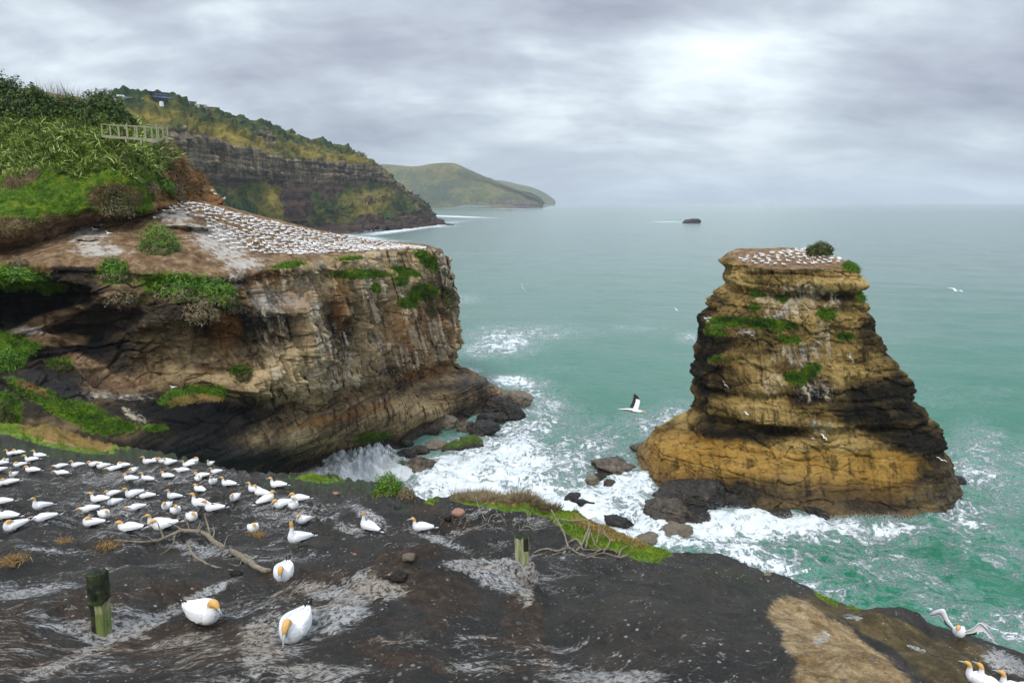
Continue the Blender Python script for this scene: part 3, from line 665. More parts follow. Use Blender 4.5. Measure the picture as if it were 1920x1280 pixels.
# ------------------------------------------------------------------ far coast
def far_hill(name, rows, wts_r, wts_c, nr, nc, amp, fn, back):
    c = np.array([[at(*p) for p in r] for r in rows]); b = c[0] + np.array([0, back, -20.]); c = np.concatenate([b[None], c])
    tr = spaced([.5] + list(wts_r), nr); tc = spaced(wts_c, nc)
    G = loft(c, tr, tc); N = grid_normals(G)
    if (N * (np.array([0, 0, CAM_Z]) - G)).sum(-1).mean() < 0: N = -N
    TRg, TCg = np.meshgrid(tr, tc, indexing='ij')
    A, d = fn(G, TRg, TCg); G2 = G + N * (d * amp)[..., None]
    return tag(mesh_obj(name, G2.reshape(-1, 3), grid_faces(nr, nc), M['hill'], attrs=A), kind='structure')
R1 = [
 [(-600,150,760),(60,175,740),(160,185,740),(230,186,735),(300,190,760),(350,192,800),(400,206,850),(460,222,930),(520,240,1010),(580,258,1080),(640,276,1150),(690,300,1210),(722,318,1250),(748,342,1300),(780,368,1340),(803,390,1370),(822,414,1385)],
 [(-600,210,700),(60,215,680),(160,215,680),(225,222,680),(290,225,700),(345,232,740),(400,240,790),(460,254,870),(520,266,950),(580,280,1020),(640,291,1090),(690,307,1160),(718,322,1200),(745,345,1260),(776,370,1310),(802,392,1350),(822,415,1372)],
 [(-600,250,660),(60,250,640),(160,250,640),(220,255,640),(285,250,650),(340,248,690),(400,266,745),(455,280,820),(515,294,905),(575,302,985),(635,304,1060),(688,316,1130),(714,327,1180),(742,350,1240),(774,373,1300),(801,394,1345),(821,416,1368)],
 [(-600,330,650),(60,330,630),(160,330,630),(220,330,630),(285,320,640),(350,325,685),(405,336,738),(455,342,812),(515,344,895),(575,342,975),(635,340,1050),(686,340,1120),(714,345,1165),(742,358,1235),(774,378,1296),(801,397,1342),(821,417,1366)],
 [(-600,400,620),(60,400,610),(160,400,610),(225,400,620),(300,395,640),(370,390,660),(425,392,710),(470,394,780),(525,390,860),(585,386,940),(645,382,1010),(700,380,1080),(730,382,1135),(760,388,1205),(785,397,1280),(805,407,1335),(822,420,1362)],
 [(-600,470,600),(60,470,600),(160,470,600),(235,465,610),(320,450,640),(400,436,680),(450,430,740),(490,426,800),(540,422,880),(600,418,950),(655,414,1010),(708,410,1070),(738,408,1120),(768,408,1190),(790,410,1260),(808,416,1320),(824,423,1350)],
 [(-600,520,590),(60,520,590),(160,520,590),(240,500,610),(330,480,650),(410,462,720),(460,452,800),(500,446,850),(550,442,900),(605,439,930),(655,436,965),(708,431,1040),(740,428,1095),(770,426,1150),(792,424,1220),(812,424,1290),(828,426,1320)],
 [(-600,560,560),(60,560,560),(160,560,560),(240,560,570),(330,540,600),(410,500,680),(460,480,760),(500,470,810),(550,460,860),(605,452,890),(655,447,930),(710,440,1000),(742,437,1050),(772,434,1110),(796,431,1180),(816,430,1250),(834,431,1290)],
]
def f1(G, TR, TC):
    px, py = project(G)
    rock = sstep(2.75, 3.15, TR) * (1 - sstep(4.0, 4.5, TR + .5 * fbm(sc3(G, 60), 3)))
    rock = np.maximum(rock, .8 * sstep(5.6, 6.3, TR + .5 * fbm(sc3(G, 50), 3)))
    rock = np.maximum(rock, blobs(px, py, [(548, 375, 30, 40, 0, .85), (495, 262, 16, 10, 30), (738, 322, 30, 6, 20), (775, 350, 14, 20), (545, 400, 26, 18, 0, .8), (610, 372, 30, 10, 0, .5), (690, 375, 50, 9, 0, .5), (790, 405, 30, 10, 20, .6)]))
    bush = blobs(px, py, [(600, 360, 20, 22, 40), (615, 390, 20, 16, 50), (622, 410, 14, 12), (720, 355, 10, 22, -30), (745, 390, 14, 28, -35), (755, 405, 26, 10), (640, 350, 16, 8, 30), (450, 395, 60, 14, 28), (480, 410, 30, 12, 30),
        (440, 345, 30, 12, 40), (640, 290, 60, 9, 24), (700, 300, 26, 12, 30), (350, 200, 60, 10, 20), (400, 215, 60, 12, 22), (310, 225, 30, 12, 30), (360, 235, 60, 14, 25), (470, 240, 40, 8, 22), (540, 262, 12, 7), (250, 200, 60, 12), (790, 375, 10, 14)])
    bush = bush * sstep(-.35, .1, fbm(sc3(G, 22), 3)); bush = np.maximum(bush, .95 * sstep(.02, .30, fbm(sc3(G, 34) + 7, 4)))
    dryb = blobs(px, py, [(430, 262, 60, 10, 20), (470, 275, 60, 10, 12), (600, 290, 60, 8, 8), (510, 380, 20, 30, -20), (530, 410, 30, 30, 45), (500, 355, 22, 12), (650, 300, 50, 7), (690, 385, 30, 14, -30), (240, 240, 60, 16)]) * .75
    red = sstep(3.9, 4.3, TR) * 1.0
    d = 9 * fbm(sc3(G, 70), 5) + 3.4 * fbm(sc3(G, 14) + 5, 4) + 7 * bush * (.6 + fbm(sc3(G, 9), 2)) * sstep(.1, .5, bush)
    cl = np.clip(rock, 0, 1) * sstep(2.7, 3, TR)
    d += cl * (8.5 * ridged(sc3(G, 26, 26, 140), 3) - 3 + 2.0 * sstep(-.1, .1, perlin(np.stack([G[..., 2] / 5, G[..., 0] / 200, 0 * G[..., 0]], -1))))
    d = d * (.35 + .65 * sstep(1, 1.25, TR))
    return dict(rock=rock, bush=bush, dry=dryb, red=red), d
far_hill('coastal_cliff', R1, [55, 60, 80, 80, 70, 55, 15], [10, 20, 20, 25, 30, 34, 40, 42, 42, 42, 42, 34, 24, 26, 26, 22], 420, 620, 1.0, f1, 90)
R2 = [
 [(-300,240,5600),(300,270,5400),(600,310,5000),(715,308,4800),(775,312,4700),(810,307,4600),(850,306,4550),(880,318,4500),(905,329,4480),(950,347,4450),(990,362,4440),(1010,372,4435),(1016,384,4430)],
 [(-300,320,4700),(300,330,4600),(600,345,4500),(715,345,4450),(775,346,4430),(810,344,4420),(850,342,4410),(880,345,4400),(905,348,4395),(950,358,4390),(990,369,4385),(1010,376,4380),(1016,385,4375)],
 [(-300,375,4300),(300,375,4300),(600,375,4280),(715,375,4270),(775,374,4265),(810,373,4260),(850,372,4255),(880,371,4250),(905,371,4245),(950,372,4240),(990,375,4238),(1010,379,4236),(1017,386,4234)],
 [(-300,392,4150),(300,392,4150),(600,392,4150),(715,392,4150),(775,391.6,4160),(810,391,4180),(850,390.6,4190),(880,390.3,4200),(905,390,4205),(950,389.6,4215),(990,389,4222),(1010,388.6,4228),(1018,388.4,4230)],
 [(-300,400,4050),(300,400,4050),(600,400,4050),(715,400,4050),(775,399,4060),(810,398,4080),(850,397,4090),(880,396,4100),(905,396,4105),(950,395,4115),(990,394,4122),(1010,393,4128),(1019,392,4130)],
]
def f2(G, TR, TC):
    px, py = project(G)
    rock = np.maximum(sstep(2.95, 3.5, TR) * sstep(7.5, 9, TC) * .8, .3 * sstep(3, 3.6, TR))
    d = 45 * fbm(sc3(G, 520), 4) * sstep(1, 1.6, TR) + 10 * fbm(sc3(G, 90), 4) * sstep(.9, 1.6, TR)
    return dict(rock=np.maximum(rock, .36), bush=.25 + .7 * sstep(-.1, .4, fbm(sc3(G, 260) + 3, 4)), dry=.25 * blobs(px, py, [(900, 345, 60, 12, 20), (960, 362, 40, 8, 12), (830, 315, 60, 8)]), red=0 * rock), d
far_hill('distant_headland', R2, [50, 45, 40, 12], [4, 10, 10, 20, 20, 20, 20, 20, 20, 20, 16, 6], 150, 320, 1.0, f2, 700)
R3 = [
 [(700,340,8000),(860,336,7700),(935,338,7600),(970,345,7500),(1000,352,7450),(1022,362,7420),(1036,373,7400),(1039,382,7390)],
 [(700,365,7400),(860,362,7300),(935,362,7250),(970,362,7220),(1000,366,7200),(1022,371,7190),(1036,377,7185),(1039.5,383,7180)],
 [(700,385.5,7000),(860,385.5,7000),(935,385.5,7000),(970,385.2,7020),(1000,385,7040),(1022,384.8,7060),(1036,384.6,7080),(1040,384.5,7085)],
 [(700,390,6900),(860,390,6900),(935,390,6900),(970,390,6920),(1000,389,6940),(1022,388,6960),(1036,388,6980),(1041,387,6985)],
]
def f3(G, TR, TC):
    return dict(rock=.5 * sstep(2.2, 3, TR), bush=.5 + 0 * TR, dry=0 * TR, red=0 * TR), 30 * fbm(sc3(G, 500), 3) * sstep(1, 1.6, TR)
far_hill('farthest_headland', R3, [30, 30, 8], [4, 6, 6, 6, 6, 6, 3], 70, 120, 1.0, f3, 900)

# ------------------------------------------------------------------ sea
rr = np.concatenate([np.geomspace(24, 420, 560), np.geomspace(424, 12480, 160)]); aa = np.linspace(R(-72), R(72), 760)
Rg, Ag = np.meshgrid(rr, aa, indexing='ij'); X = Rg * np.sin(Ag); Y = Rg * np.cos(Ag); Z = 0 * X
P = np.stack([X, Y, Z], -1); px, py = project(P)
foam = blobs(px, py, [
    (650, 868, 95, 30, 0, 1.0), (700, 845, 45, 24, 0, 1.0), (850, 890, 80, 34, -12, 1.0), (960, 880, 110, 40, 0, .9), (900, 925, 130, 30, 0, 1.0), (1010, 920, 80, 40, 0, .9), (1090, 960, 120, 50, 20, 1.0), (1180, 920, 70, 40, 10, .95),
    (1230, 990, 90, 40, 20, 1.0), (1330, 990, 90, 34, 0, 1.0), (1450, 985, 120, 26, 5, 1.0), (1560, 990, 90, 18, 5, .95), (1680, 990, 70, 14, 0, .85), (1400, 1040, 150, 34, 20, .78), (1500, 1090, 150, 44, 25, .56), (1640, 1050, 130, 40, 20, .46),
    (1600, 1000, 130, 22, 0, .7), (1790, 960, 90, 40, 30, .60), (1830, 870, 60, 60, 60, .58), (1900, 900, 60, 90, 60, .42), (1850, 1010, 120, 50, 30, .42), (1760, 1140, 100, 30, 20, .45), (1900, 1180, 60, 40, 30, .62), (1700, 1090, 200, 60, 20, .36),
    (980, 810, 90, 50, -10, .72), (930, 850, 100, 30, 0, .85), (1040, 850, 120, 46, 0, .66), (1010, 770, 60, 40, 20, .62), (960, 718, 55, 12, 0, .82), (1010, 745, 60, 14, 20, .62), (1120, 830, 120, 40, 10, .48), (1230, 800, 70, 26, 0, .62), (1270, 780, 40, 20, 0, .6), (1120, 880, 60, 24, 0, .66),
    (945, 640, 58, 24, 0, .72), (905, 655, 40, 16, 0, .62), (1010, 622, 90, 14, 0, .46), (1190, 615, 50, 8, 0, .35), (1292, 634, 22, 9, 0, .55), (870, 560, 30, 9, 0, .4), (885, 695, 20, 5, 0, .5), (870, 475, 40, 3, 0, .25),
    (670, 449, 42, 4, 0, 1.0), (645, 443, 30, 3, 0, .9), (700, 452, 50, 3, 0, .7), (760, 430, 80, 3.5, -8, .9), (850, 406, 60, 1.2, 2, .9), (800, 424, 40, 2.4, 0, .8), (950, 390.5, 60, .8, 0, .8), (1255, 416, 30, 1.2, 0, .65), (1400, 790, 400, 60, 0, .0)])
foam = np.where(Y > 0, foam, 0)
foam = np.maximum(foam, .20 * sstep(.25, .6, fbm(sc3(P, 40, 18, 1), 4)) * sstep(500, 150, Rg))
green = blobs(px, py, [(1560, 1080, 330, 120, 20, 1.0), (1850, 1150, 260, 140, 20, .95), (1800, 1000, 200, 120, 30, .75), (1440, 1020, 120, 60, 0, .9), (1350, 1080, 200, 60, 0, .8), (1860, 800, 160, 160, 0, .5), (1100, 800, 200, 120, 0, .42), (1060, 700, 260, 60, 0, .30)])
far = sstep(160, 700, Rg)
# swell and chop as real relief
w = 0
for k, (lam, ang, am) in enumerate([(38, 12, .22), (21, 24, .16), (13, 3, .12), (8.2, 34, .08), (5.1, -10, .06), (3.3, 20, .035)]):
    a = R(ang); ph = (X * math.sin(a) + Y * math.cos(a)) * 2 * np.pi / lam + 2.2 * fbm(sc3(P, lam * 2.2) + k, 2)
    s = 1 - np.abs(np.sin(ph / 2)); fade = sstep(lam * 60, lam * 14, Rg); w = w + am * (2 * s - .7) * fade
near = np.clip(foam, 0, 1)
w = w + near * (1.0 * fbm(sc3(P, 5), 4) + .40 * ridged(sc3(P, 2.2), 4) - .2) * sstep(400, 120, Rg)
w = w + .9 * blobs(px, py, [(650, 868, 60, 20), (850, 885, 60, 20, -12), (1450, 985, 110, 14, 5), (1180, 930, 50, 20)]) + 2.0 * blobs(px, py, [(660, 872, 60, 16), (700, 862, 26, 14)]) * (.15 + 1.9 * np.abs(fbm(sc3(P, 1.3), 4))) + 1.2 * blobs(px, py, [(668, 447, 40, 3)])
Zw = w
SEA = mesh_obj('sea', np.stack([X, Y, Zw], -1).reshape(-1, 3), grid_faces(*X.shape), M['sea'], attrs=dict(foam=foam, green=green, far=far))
tag(SEA, kind='structure')
def sea_z(x, y): return 0.0
# ------------------------------------------------------------------ build the slab mesh
def build_slab():
    nc, nr = 900, 620
    pxs = np.concatenate([np.linspace(-900, -40, 60), np.linspace(-38, 1960, nc - 120), np.linspace(1970, 2900, 60)])
    epy = np.interp(pxs, EDGE[:, 0], EDGE[:, 1]); eY = np.interp(pxs, EDGE[:, 0], EDGE_Y)
    eY = np.convolve(np.pad(eY, 12, 'edge'), np.ones(25) / 25, 'valid')
    k = (pxs - 960) / F / (CT * 1.0)     # lateral slope, refined by height below
    E = at(pxs, epy, eY)                 # points that the crest must pass through
    sl = E[:, 0] / E[:, 1]
    t = np.linspace(0, 1, nr)
    # rows spaced so that they look evenly spread down the slope
    Yn = 1.2; a = 1 / Yn; b = 1 / eY
    Yg = 1 / (a + (b - a)[None] * (t[:, None] ** .62)); Xg = Yg * sl[None]
    Z = slab_z(Xg, Yg); corr = E[:, 2] - slab_z(E[:, 0], E[:, 1])
    corr_s = np.convolve(np.pad(corr, 4, 'edge'), np.ones(9) / 9, 'valid')
    wgt = sstep(0, 1, (Yg - eY[None] * .74) / (eY[None] * .26))
    Z = Z + wgt * (corr_s)[None]
    G = np.stack([Xg, Yg, Z], -1)
    # roll over the edge and down to the sea
    e = G[-1]; out = np.stack([sl * .3, np.ones_like(sl), 0 * sl], -1); out /= np.linalg.norm(out, axis=1)[:, None]
    drop = []
    for q in np.linspace(0, 1, 90)[1:]:
        run = 1.2 * q + 5 * q ** 3; dz = -.25 * q * 3 - 44 * q ** 2.2
        drop.append(e + out * run + np.array([0, 0, 1]) * dz)
    D = np.array(drop); D = D + (.8 * fbm(sc3(D, 3), 4) * np.linspace(0, 1, len(D))[:, None])[..., None] * out[None]
    D[..., 2] = np.maximum(D[..., 2], -4 + .001 * D[..., 1])
    G = np.concatenate([G, D]); X, Y = G[..., 0], G[..., 1]; px, py = project(G); P = G
    grass = blobs(px, py, [(40, 797, 90, 8, 6), (110, 822, 90, 15, 12), (150, 812, 80, 12, 15), (30, 808, 60, 6, 5), (190, 830, 30, 6, 10),
        (592, 896, 44, 6, 4), (960, 948, 90, 8, 6), (1040, 962, 50, 8, 15), (1000, 955, 60, 7, 12), (900, 940, 40, 4, 0), (1112, 996, 62, 22, 20), (1170, 1015, 66, 18, 26), (1225, 1030, 30, 6, 20), (1095, 985, 40, 9, 10), (1160, 998, 40, 8, 22),
        (1545, 1122, 26, 4, 26), (810, 941, 12, 3), (1600, 1142, 20, 3, 20, .6)])
    dry = blobs(px, py, [(130, 822, 80, 12, 12), (180, 828, 30, 6), (1120, 993, 44, 9, 22), (1175, 1012, 36, 6, 26), (60, 803, 20, 4), (980, 940, 60, 6)])
    moss = blobs(px, py, [(230, 850, 250, 14, 3, .8), (700, 912, 60, 14, 0, .9), (640, 910, 80, 14, 0, .8), (560, 905, 60, 10), (1400, 1100, 120, 30, 20, .45), (100, 850, 160, 12, 0, .7), (760, 950, 60, 14, 0, .5)])
    win = sstep(-9, -5.5, X) * (1 - sstep(.3, .6, X)) * sstep(10.6, 9.4, Y) * sstep(4.2, 6.8, Y)
    soil = .75 * win * sstep(-.3, .25, fbm(sc3(P, 1.1, 1.1, 1.1), 3)) + .85 * blobs(px, py, [(780, 1085, 70, 26), (540, 1085, 60, 14, 8), (600, 1080, 60, 14), (440, 1190, 90, 20, 10), (320, 1200, 90, 24), (860, 985, 40, 12, 10), (800, 955, 30, 8), (1520, 1180, 200, 12, 30, .5), (1100, 1240, 300, 40, 0, .35)])
    tan = blobs(px, py, [(1500, 1160, 52, 32, 20), (1560, 1205, 60, 36, 35), (1620, 1250, 70, 34, 35), (1660, 1285, 60, 30, 30), (1500, 1200, 40, 30, 60, .9), (1480, 1150, 30, 18), (1540, 1260, 40, 50, 60, .8)])
    olive = blobs(px, py, [(1620, 1165, 110, 12, 22), (1700, 1200, 120, 26, 28), (1780, 1250, 110, 34, 30), (1850, 1230, 80, 16, 26, .8), (1650, 1185, 60, 14, 24)])
    olive = np.where(Y > 3, olive, 0)
    guano = np.zeros_like(X)
    for mx_, my_, mr_, mh_ in zip(_MX, _MY, _MR, _MH):
        rr_ = np.sqrt((X - mx_) ** 2 + (Y - my_) ** 2) / (mr_ * 1.9); guano = np.maximum(guano, .72 * np.exp(-((rr_ - .85) / .45) ** 2))
        soil = np.maximum(soil, .62 * np.exp(-rr_ ** 2 * 2.0))
    guano = guano * (1 - .3 * sstep(8, 12, Y))
    guano = np.maximum(guano, blobs(px, py, [(620, 1110, 80, 20, 8, .85), (700, 1100, 60, 20, 10, .9), (560, 1180, 90, 40, -40, .75), (640, 1150, 60, 30, -30, .85), (500, 1200, 60, 50, -50, .8), (900, 1060, 60, 12, 0, 1.05), (930, 1080, 50, 22, 20, 1.05), (985, 1085, 16, 40, 0, .95), (350, 1130, 90, 10, -26, .9), (250, 1180, 80, 12, -26, 1.0), (190, 1185, 36, 12, -20, 1.1),
        (120, 1240, 120, 10, -26, .8), (60, 1110, 90, 10, -10, .75), (200, 1140, 60, 9, -12, .6), (380, 1030, 80, 14, 8, .7), (100, 1030, 120, 8, 6, .55), (600, 1260, 120, 20, 0, .7), (760, 1200, 100, 20, 10, .55), (1150, 1270, 120, 14, 0, .85), (900, 1250, 90, 16, 0, .6), (820, 1010, 60, 9, 20, .8), (690, 965, 40, 10, 30, .9), (640, 985, 60, 10, 20, .7),
        (1880, 1240, 50, 16, 24, .95), (1540, 1195, 14, 8, -30, 1.3), (1600, 1157, 16, 3, 10, 1.3), (1715, 1215, 18, 4, 10, 1.2), (280, 890, 240, 40, 0, .55), (200, 960, 240, 50, 0, .50), (520, 950, 90, 40, 0, .6), (400, 1130, 60, 14, 0, .4), (60, 1180, 90, 20, -30, .5)]))
    guano = np.maximum(guano, .50 * sstep(-.25, .35, fbm(sc3(P, 2.6, 2.6, 9), 3)) * (1 - .35 * sstep(0, 3, X)))
    guano = guano * (1 - .85 * np.clip(moss, 0, 1))
    o = mesh_obj('lava_slab', G.reshape(-1, 3), grid_faces(*G.shape[:2]), M['slab'], attrs=dict(grass=grass, dry=dry, moss=moss, soil=soil, tan=tan, olive=olive, guano=guano))
    tag(o, kind='structure'); G_SLAB.update(G=G, grass=grass, dry=dry, obj=o); return o
def tree_of(G):
    f = grid_faces(*G.shape[:2]); return BVHTree.FromPolygons([tuple(v) for v in G.reshape(-1, 3)[:, :].tolist()], f.tolist())
def cast(tree, px, py):
    d = ray(px, py); d = Vector(d / np.linalg.norm(d)); h = tree.ray_cast(Vector((0, 0, CAM_Z)), d)
    return h[0]
def drop_on(tree, x, y, z0=90.):
    h = tree.ray_cast(Vector((x, y, z0)), Vector((0, 0, -1))); return h[0], h[1]
# ------------------------------------------------------------------ gannets
def tube(pts, radii, nseg=14, closed_ends=True, lat=None):
    """pts (n,3); radii (n,2) = half width (lateral), half height; returns verts, faces, ring param"""
    pts = np.asarray(pts, float); n = len(pts); T = np.gradient(pts, axis=0); T /= np.linalg.norm(T, axis=1)[:, None]
    lat = np.array([0, 1, 0.]) if lat is None else np.asarray(lat, float)
    V = []
    for i in range(n):
        s = lat - T[i] * lat.dot(T[i]); s /= np.linalg.norm(s); u = np.cross(s, T[i])
        for k in range(nseg):
            a = 2 * np.pi * k / nseg; V.append(pts[i] + s * math.cos(a) * radii[i][0] + u * math.sin(a) * radii[i][1])
    Fc = [(i * nseg + k, i * nseg + (k + 1) % nseg, (i + 1) * nseg + (k + 1) % nseg, (i + 1) * nseg + k) for i in range(n - 1) for k in range(nseg)]
    if closed_ends:
        V.append(pts[0]); V.append(pts[-1]); a, b = len(V) - 2, len(V) - 1
        Fc += [(a, (k + 1) % nseg, k) for k in range(nseg)] + [(b, (n - 1) * nseg + k, (n - 1) * nseg + (k + 1) % nseg) for k in range(nseg)]
    return np.array(V), Fc
def dense(a, k=3):
    a = np.asarray(a, float); t = np.linspace(0, len(a) - 1, (len(a) - 1) * k + 1); return catmull(a, t), t
BODY = [(-.40, .13, .012, .010), (-.34, .14, .040, .032), (-.25, .15, .078, .066), (-.14, .158, .112, .100), (-.02, .165, .136, .125), (.09, .175, .142, .138), (.17, .20, .125, .128)]
NECKS = {   # (x, z, half width, half height, buff)
 'up': [(.215, .255, .092, .095, 0), (.232, .32, .062, .064, 0), (.236, .385, .047, .049, .3), (.245, .44, .046, .049, .8), (.272, .478, .049, .050, 1), (.312, .485, .044, .042, 1), (.345, .476, .030, .029, 1), (.365, .469, .016, .016, 1)],
 'rest': [(.215, .25, .095, .10, 0), (.225, .305, .072, .08, .1), (.225, .35, .056, .062, .6), (.248, .385, .054, .056, 1), (.29, .388, .052, .050, 1), (.325, .368, .042, .040, 1), (.348, .345, .028, .028, 1), (.362, .330, .015, .015, 1)],
 'down': [(.215, .25, .100, .10, 0), (.23, .305, .070, .075, .0), (.242, .348, .050, .056, .35), (.268, .374, .044, .046, 1), (.302, .368, .045, .042, 1), (.330, .338, .038, .036, 1), (.346, .308, .026, .026, 1), (.354, .288, .016, .016, 1)],
 'tuck': [(.21, .26, .090, .09, 0), (.21, .315, .066, .066, .2), (.185, .36, .052, .054, .8), (.14, .375, .050, .048, 1), (.095, .362, .044, .042, 1), (.06, .34, .030, .030, 1), (.045, .33, .016, .016, 1)],
 'low': [(.235, .235, .088, .085, 0), (.29, .265, .060, .058, 0), (.34, .285, .047, .047, .3), (.385, .292, .048, .049, .9), (.425, .285, .044, .043, 1), (.455, .272, .030, .029, 1), (.475, .265, .016, .016, 1)],
 'sky': [(.20, .275, .088, .088, 0), (.205, .35, .058, .058, 0), (.205, .43, .045, .045, .1), (.212, .50, .044, .044, .7), (.22, .55, .048, .048, 1), (.225, .595, .042, .042, 1), (.232, .63, .028, .028, 1), (.236, .65, .014, .014, 1)],
}
BEAKS = {'up': ((.350, .476), (.475, .450)), 'rest': ((.347, .350), (.430, .275)), 'down': ((.342, .308), (.425, .165)), 'tuck': ((.055, .338), (-.03, .275)), 'low': ((.46, .272), (.585, .240)), 'sky': ((.233, .635), (.262, .765))}
def body_mesh(pose, lift, seg, k):
    B = [(x, z, w, h, 0) for x, z, w, h in BODY] + NECKS[pose]
    B = np.array(B, float); A, _ = dense(B, k)
    if lift:   # standing birds tip up a little
        ca, sa_ = math.cos(.16), math.sin(.16); x, z = A[:, 0].copy(), A[:, 1].copy(); A[:, 0] = x * ca - (z - .16) * sa_ * .6; A[:, 1] = .16 + x * sa_ + (z - .16) * ca + lift
    pts = np.stack([A[:, 0], 0 * A[:, 0], A[:, 1]], -1); V, Fc = tube(pts, np.maximum(A[:, 2:4], .004), seg)
    if not lift: V[:, 2] = np.where(V[:, 2] < .035, .035 + (V[:, 2] - .035) * .4, V[:, 2])
    buff = np.concatenate([np.repeat(A[:, 4], seg), [0, 1]])
    return V, Fc, buff
def tip(V, lift):
    if not lift: return V
    V = V.copy(); ca, sa_ = math.cos(.16), math.sin(.16); x, z = V[:, 0].copy(), V[:, 2].copy(); V[:, 0] = x * ca - (z - .16) * sa_ * .6; V[:, 2] = .16 + x * sa_ + (z - .16) * ca + lift; return V
def wing_mesh(side, seg, k, lift, cross=0):
    W_ = np.array([(.175, .105, .225, .012, .05), (.13, .128, .215, .026, .085), (.03, .143, .20, .030, .098), (-.10, .128, .19, .028, .085), (-.22, .090, .18, .022, .060), (-.34, .050, .175, .015, .034), (-.44, .018 - cross, .19, .010, .018), (-.52, -.012 - cross, .205, .005, .008)])
    A, t = dense(W_, k); pts = np.stack([A[:, 0], A[:, 1] * side, A[:, 2]], -1); V, Fc = tube(pts, A[:, 3:5], seg)
    blk = []
    for i, tt in enumerate(t):
        for q in range(seg):
            a = 2 * np.pi * q / seg; low = math.sin(a)
            blk.append(1.0 if tt > 5.3 or (tt > 1.6 and low < -.40) else 0.0)
    return tip(V, lift), Fc, blk + [0, 1]
def tail_mesh(lift):
    V = np.array([(-.30, -.035, .15), (-.30, .035, .15), (-.44, .045, .135), (-.585, 0, .135), (-.44, -.045, .135), (-.32, 0, .175), (-.44, 0, .155), (-.32, 0, .125), (-.44, 0, .125)])
    Fc = [(0, 4, 6, 5), (5, 6, 2, 1), (4, 3, 6), (6, 3, 2), (0, 7, 8, 4), (7, 1, 2, 8), (4, 8, 3), (8, 2, 3)]
    return tip(V, lift), Fc
def make_gannet(pose, lift=0, hi=False):
    """one gannet: continuous body with head, and its wings, tail, beak, eyes and feet as parts"""
    seg, k = (24, 5) if hi else (12, 2)
    root = empty('gannet')
    V, Fc, bf = body_mesh(pose, lift, seg, k); mesh_obj('body', V, Fc, M['bird'], root, attrs=dict(buff=bf, black=np.zeros(len(V))))
    for s in (-1, 1):
        V, Fc, bk = wing_mesh(s, 16 if hi else 8, k, lift, .03 if hi else 0); mesh_obj('wing', V, Fc, M['bird'], root, attrs=dict(buff=np.zeros(len(V)), black=bk))
    V, Fc = tail_mesh(lift)
    if hi:
        V = V.copy(); V[:, 2] += np.where(V[:, 0] < -.4, .05, 0)
    mesh_obj('tail', V, Fc, M['bird'], root, attrs=dict(buff=np.zeros(9), black=[0, 0, 0, 1, 0, 0, 0, 0, 0] if not hi else [0, 0, 1, 1, 1, 0, .4, 0, 1]))
    (x0, z0), (x1, z1) = BEAKS[pose]; p = np.array([(x0, 0, z0), ((x0 + x1) / 2, 0, (z0 + z1) / 2 + .004), (x1 - (x1 - x0) * .12, 0, z1 + (z0 - z1) * .1), (x1, 0, z1)])
    V, Fc = tube(p, np.array([(.022, .023), (.014, .015), (.007, .009), (.002, .002)]), 10); V = tip(V, lift); bk = mesh_obj('beak', V, Fc, M['beak'], root)
    if hi or lift:
        d = np.array([x1 - x0, z1 - z0]); d = d / np.linalg.norm(d); up = np.array([-d[1], d[0]]); up = up if up[1] > 0 or pose in ('down', 'sky') else -up
        if pose in ('down',): up = np.array([abs(up[0]), up[1]])
        e = np.array([x0, z0]) - d * .030 + up * .010
        for s in (-1, 1):
            c = np.array([e[0], s * (.034 if pose == 'down' else .036), e[1]]); p = np.array([c - (0, s * .006, 0), c, c + (0, s * .004, 0)]); V, Fc = tube(p, np.array([(.009, .009), (.009, .009), (.004, .004)]), 8, lat=(1, 0, 0)); mesh_obj('eye', tip(V, lift), Fc, M['beak_line'], root)
            if hi:   # black facial line from the eye down along the gape
                a = np.array([x0, z0]) - d * .018; b = np.array([x0, z0]) + d * .055; q = np.array([(a[0], s * .031, a[1]), ((a[0] + b[0]) / 2, s * .023, (a[1] + b[1]) / 2), (b[0], s * .014, b[1])])
                V, Fc = tube(q, np.array([(.004, .004), (.0048, .0045), (.003, .003)]), 6, lat=(0, 0, 1)); mesh_obj('gape_line', tip(V, lift), Fc, M['beak_line'], root)
    if lift:
        for s in (-1, 1):
            p = np.array([(.0, s * .05, lift + .10), (.005, s * .05, lift * .5 + .02), (.0, s * .05, .012)]); V1, F1 = tube(p, np.array([(.014, .014), (.009, .009), (.008, .008)]), 6)
            web = np.array([(-.02, s * .05 - .012, .012), (-.02, s * .05 + .012, .012), (.085, s * .05 + .045, .004), (.095, s * .05, .004), (.085, s * .05 - .045, .004), (.0, s * .05, .022)])
            nb = len(V1); F2 = [(nb, nb + 5, nb + 1), (nb + 1, nb + 5, nb + 2), (nb + 2, nb + 5, nb + 3), (nb + 3, nb + 5, nb + 4), (nb + 4, nb + 5, nb), (nb, nb + 1, nb + 2), (nb, nb + 2, nb + 3), (nb, nb + 3, nb + 4)]
            mesh_obj('foot', np.concatenate([V1, web]), F1 + F2, M['foot'], root)
    return root
def copy_tree(o, parent=None):
    c = o.copy(); C.objects.link(c); c.parent = parent
    for ch in list(o.children): copy_tree(ch, c)
    return c
PROTO = {}
def gannet(pose, lift, hi, loc, face, scale=1.0, tilt=0):
    key = (pose, lift, hi); new = key not in PROTO
    if new: PROTO[key] = make_gannet(pose, lift, hi); o = PROTO[key]
    else: o = copy_tree(PROTO[key])
    o.location = loc; o.scale = (scale,) * 3; o.rotation_euler = (0, tilt, face); return o
# heading of the beak as seen in the photo: L left, R right, F towards the viewer, B away
FACE = {'L': 180, 'FL': 215, 'F': 262, 'FR': 302, 'R': 0, 'BL': 150, 'BR': 30, 'B': 90}
G0 = 'gannets nesting on the dark near slab'
